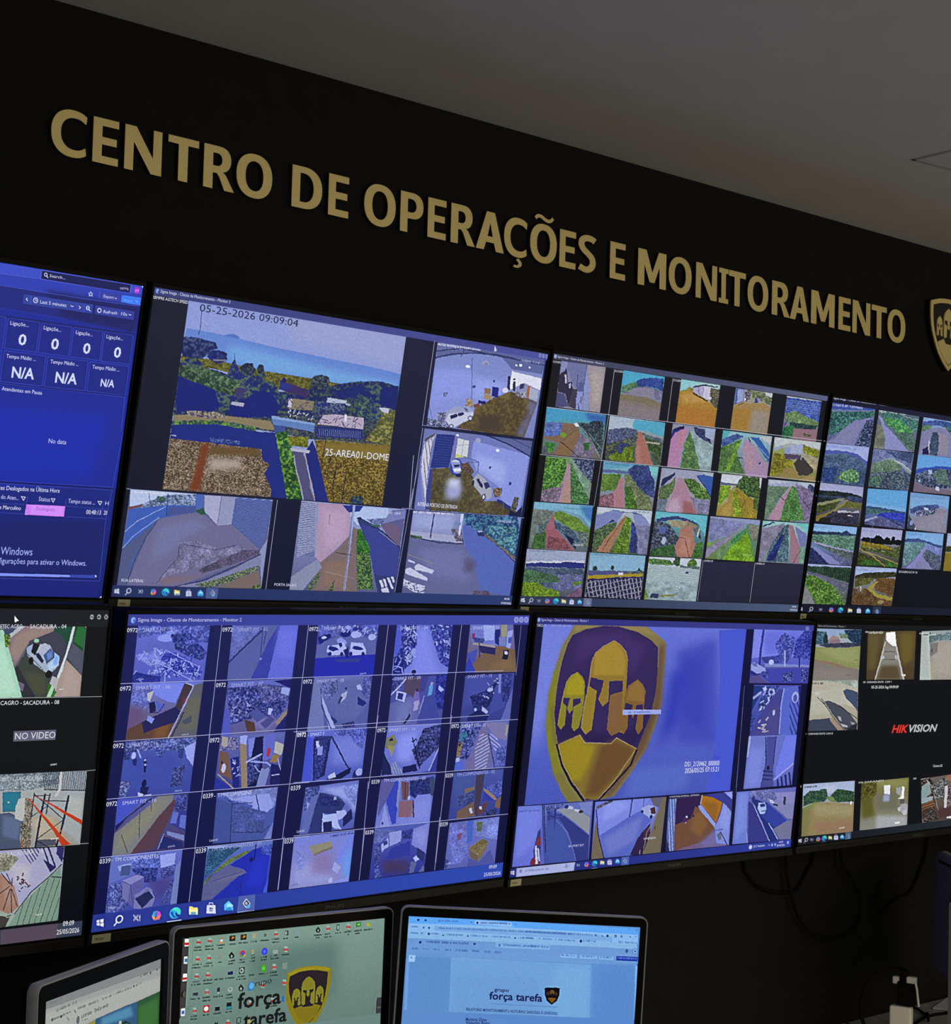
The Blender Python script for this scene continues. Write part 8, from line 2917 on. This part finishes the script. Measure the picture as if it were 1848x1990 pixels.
# ------------------------------------------------------------------ gold shield emblem at the right edge
em = thing('wall_emblem', 'gold and black shield emblem with helmets on the black wall after the sign lettering', 'emblem', W(2.645, 0.2757, -0.117))
KX, KY = 0.0893, 0.0755
def sh(pts): return [(x * KX, y * KY) for x, y in pts]
half = spline2([(0, 1.05), (-.5, 1.0), (-1, .86)], 6) + spline2([(-1, .86), (-1.0, .3), (-.9, -.25), (-.62, -.9), (-.3, -1.33), (0, -1.6)], 6)[1:]
outer = half + [(-x, y) for x, y in half[-2:0:-1]]
inner = [(x * .86, y * .87 - .03) for x, y in outer]
plate_object('shield_plate', [sh(outer)], 0.0155, MAT['plate'], em, 0.0005).location = (0, 0.004, 0)
plate_object('shield_rim', [sh(outer), sh(inner)[::-1]], 0.005, MAT['gold'], em, 0.001)
HEL = [(-.36, 0), (-.5, .12), (-.5, 1.75), (-.42, 2.08), (-.22, 2.36), (0, 2.55), (.22, 2.36), (.42, 2.08), (.5, 1.75), (.5, .12), (.36, 0), (.2, .15), (.2, 1.08), (.43, 1.2), (.43, 1.5), (.1, 1.5), (.1, 1.15), (.16, .95), (0, .74), (-.16, .95), (-.1, 1.15), (-.1, 1.5), (-.43, 1.5), (-.43, 1.2), (-.2, 1.08), (-.2, .15)]
for cx, cy, sw, s_h in ((0, -.42, .52, .44), (-.50, -.38, .29, .29), (.50, -.38, .29, .29)):
    plate_object('helmet', [sh([(cx + x * sw, cy + y * s_h) for x, y in HEL])[::-1]], 0.005, MAT['gold'], em, 0.0005)
plate_object('chest_plate', [sh([(-.62, -.60), (-.28, -.45), (-.16, -.62), (.16, -.62), (.28, -.45), (.62, -.60), (.45, -.92), (.22, -1.2), (0, -1.38), (-.22, -1.2), (-.45, -.92)])[::-1]], 0.005, MAT['gold'], em, 0.0005)

# ------------------------------------------------------------------ desk, cables and small things
desk = thing('control_desk', 'long grey desk against the black wall under the monitors', 'desk', (1.0, -0.40, DESK_Z))
bm = bmesh.new(); add_box(bm, -2.1, 2.6, -0.62, 0.533, -0.03, 0.0, 0.004); bm_object('desktop', bm, MAT['desk'], desk)
for x in (-2.0, 0.25, 2.5):
    bm = bmesh.new(); add_box(bm, x - 0.02, x + 0.02, -0.56, 0.50, -DESK_Z, -0.03); bm_object('leg', bm, MAT['metal'], desk)

def cable(name, pts, r, label, cat='cable', group=None):
    bm = bmesh.new(); add_tube(bm, smooth_path(pts, 5), r)
    return tag(bm_object(name, bm, MAT['cable'], None, True), label, cat, group)
def wl(pts, z): return [W(x / 1000, y / 1000, z) for x, y in pts]
cable('hanging_cable', wl([(1790, -1050), (1796, -1133), (1805, -1145), (1832, -1172), (1868, -1191), (1927, -1205), (1996, -1207), (2023, -1189), (2051, -1158), (2069, -1134), (2078, -1060)], -0.128), 0.004,
      'black cable in a shallow loop under the lower wall monitors, left of the large loop', group='cables hanging on the wall')
cable('hanging_cable', wl([(1943, -1050), (1948, -1138), (1958, -1180), (1978, -1229), (2007, -1277), (2055, -1315), (2113, -1338), (2176, -1340), (2230, -1328), (2264, -1297), (2268, -1263), (2247, -1223), (2211, -1183), (2181, -1154), (2165, -1060)], -0.119), 0.004,
      'black cable drooping in the largest loop on the wall below the shield monitor', group='cables hanging on the wall')
cable('hanging_cable', wl([(2368, -1215), (2352, -1257), (2361, -1302), (2402, -1282), (2455, -1266), (2503, -1259), (2540, -1223), (2583, -1150), (2590, -1060)], -0.128), 0.004,
      'black cable with a hooked end on the wall beside the rear-facing monitor', group='cables hanging on the wall')
# white charger block with a black adapter plugged in on top
ang = math.radians(-72)
block = thing('charger_block', 'white charger block standing upright on the desk at lower right', 'charger', W(2.168, -1.562, 0.070), (0, 0, ang))
bm = bmesh.new(); add_box(bm, -0.027, 0.027, -0.012, 0.012, 0.0, 0.087, 0.005, 3); bm_object('body', bm, MAT['cream'], block)
ad = thing('power_adapter', 'black power adapter with white plugs sitting on the white charger block', 'adapter', W(2.174, -1.474 + 0.001, 0.072), (0, 0, ang))
bm = bmesh.new(); add_box(bm, -0.014, 0.030, -0.013, 0.013, 0.0, 0.058, 0.004); add_box(bm, -0.008, 0.012, -0.010, 0.010, 0.055, 0.085, 0.004); bm_object('body', bm, MAT['cable'], ad)
bm = bmesh.new()
add_box(bm, -0.026, -0.010, -0.009, 0.007, 0.050, 0.068, 0.003)
bm_object('plug', bm, MAT['white'], ad)
bm = bmesh.new()
add_box(bm, 0.010, 0.034, -0.016, 0.0, 0.056, 0.072, 0.003)
add_tube(bm, [(0.033, -0.016, 0.062), (0.037, -0.017, 0.045), (0.040, -0.017, 0.02), (0.042, -0.017, 0.004)], 0.0028)
bm_object('plug', bm, MAT['white'], ad)
cable('adapter_cable', [W(2.158, -1.384, 0.085), W(2.16, -1.385, 0.055), W(2.12, -1.395, 0.03), W(2.085, -1.43, 0.02), W(2.07, -1.48, 0.02), W(2.08, -1.53, 0.03), W(2.10, -1.5575, 0.05), W(2.16, -1.558, 0.12)], 0.0045,
      'thick black cable arching from the power adapter down to the desk')
cable('desk_cable', [W(2.20, -1.558, 0.06), W(2.28, -1.558, 0.02), W(2.36, -1.558, -0.01), W(2.46, -1.558, -0.03), W(2.60, -1.558, 0.0)], 0.004,
      'black cable lying along the desk right of the white charger block', group='cables lying on the desk')
cable('desk_cable', [W(2.50, -1.558, -0.12), W(2.49, -1.557, -0.09), W(2.46, -1.5575, -0.05), W(2.44, -1.550, -0.028), W(2.40, -1.5575, 0.0)], 0.0035,
      'short black cable crossing the desk from the wall in front of the paper', group='cables lying on the desk')
cable('desk_cable', [W(2.20, -1.558, -0.11), W(2.17, -1.557, -0.06), W(2.12, -1.558, -0.04), W(2.07, -1.558, 0.0)], 0.0035,
      'black cable lying on the desk left of the white charger block', group='cables lying on the desk')
bm = bmesh.new(); add_box(bm, -0.11, 0.11, -0.05, 0.05, 0.0, 0.004)
pp = tag(bm_object('paper_sheet', bm, MAT['paper']), 'small white paper lying on the desk under the rear-facing monitor', 'paper')
pp.location = W(2.66, -1.561, -0.06); pp.rotation_euler = (0, 0, 0.3)
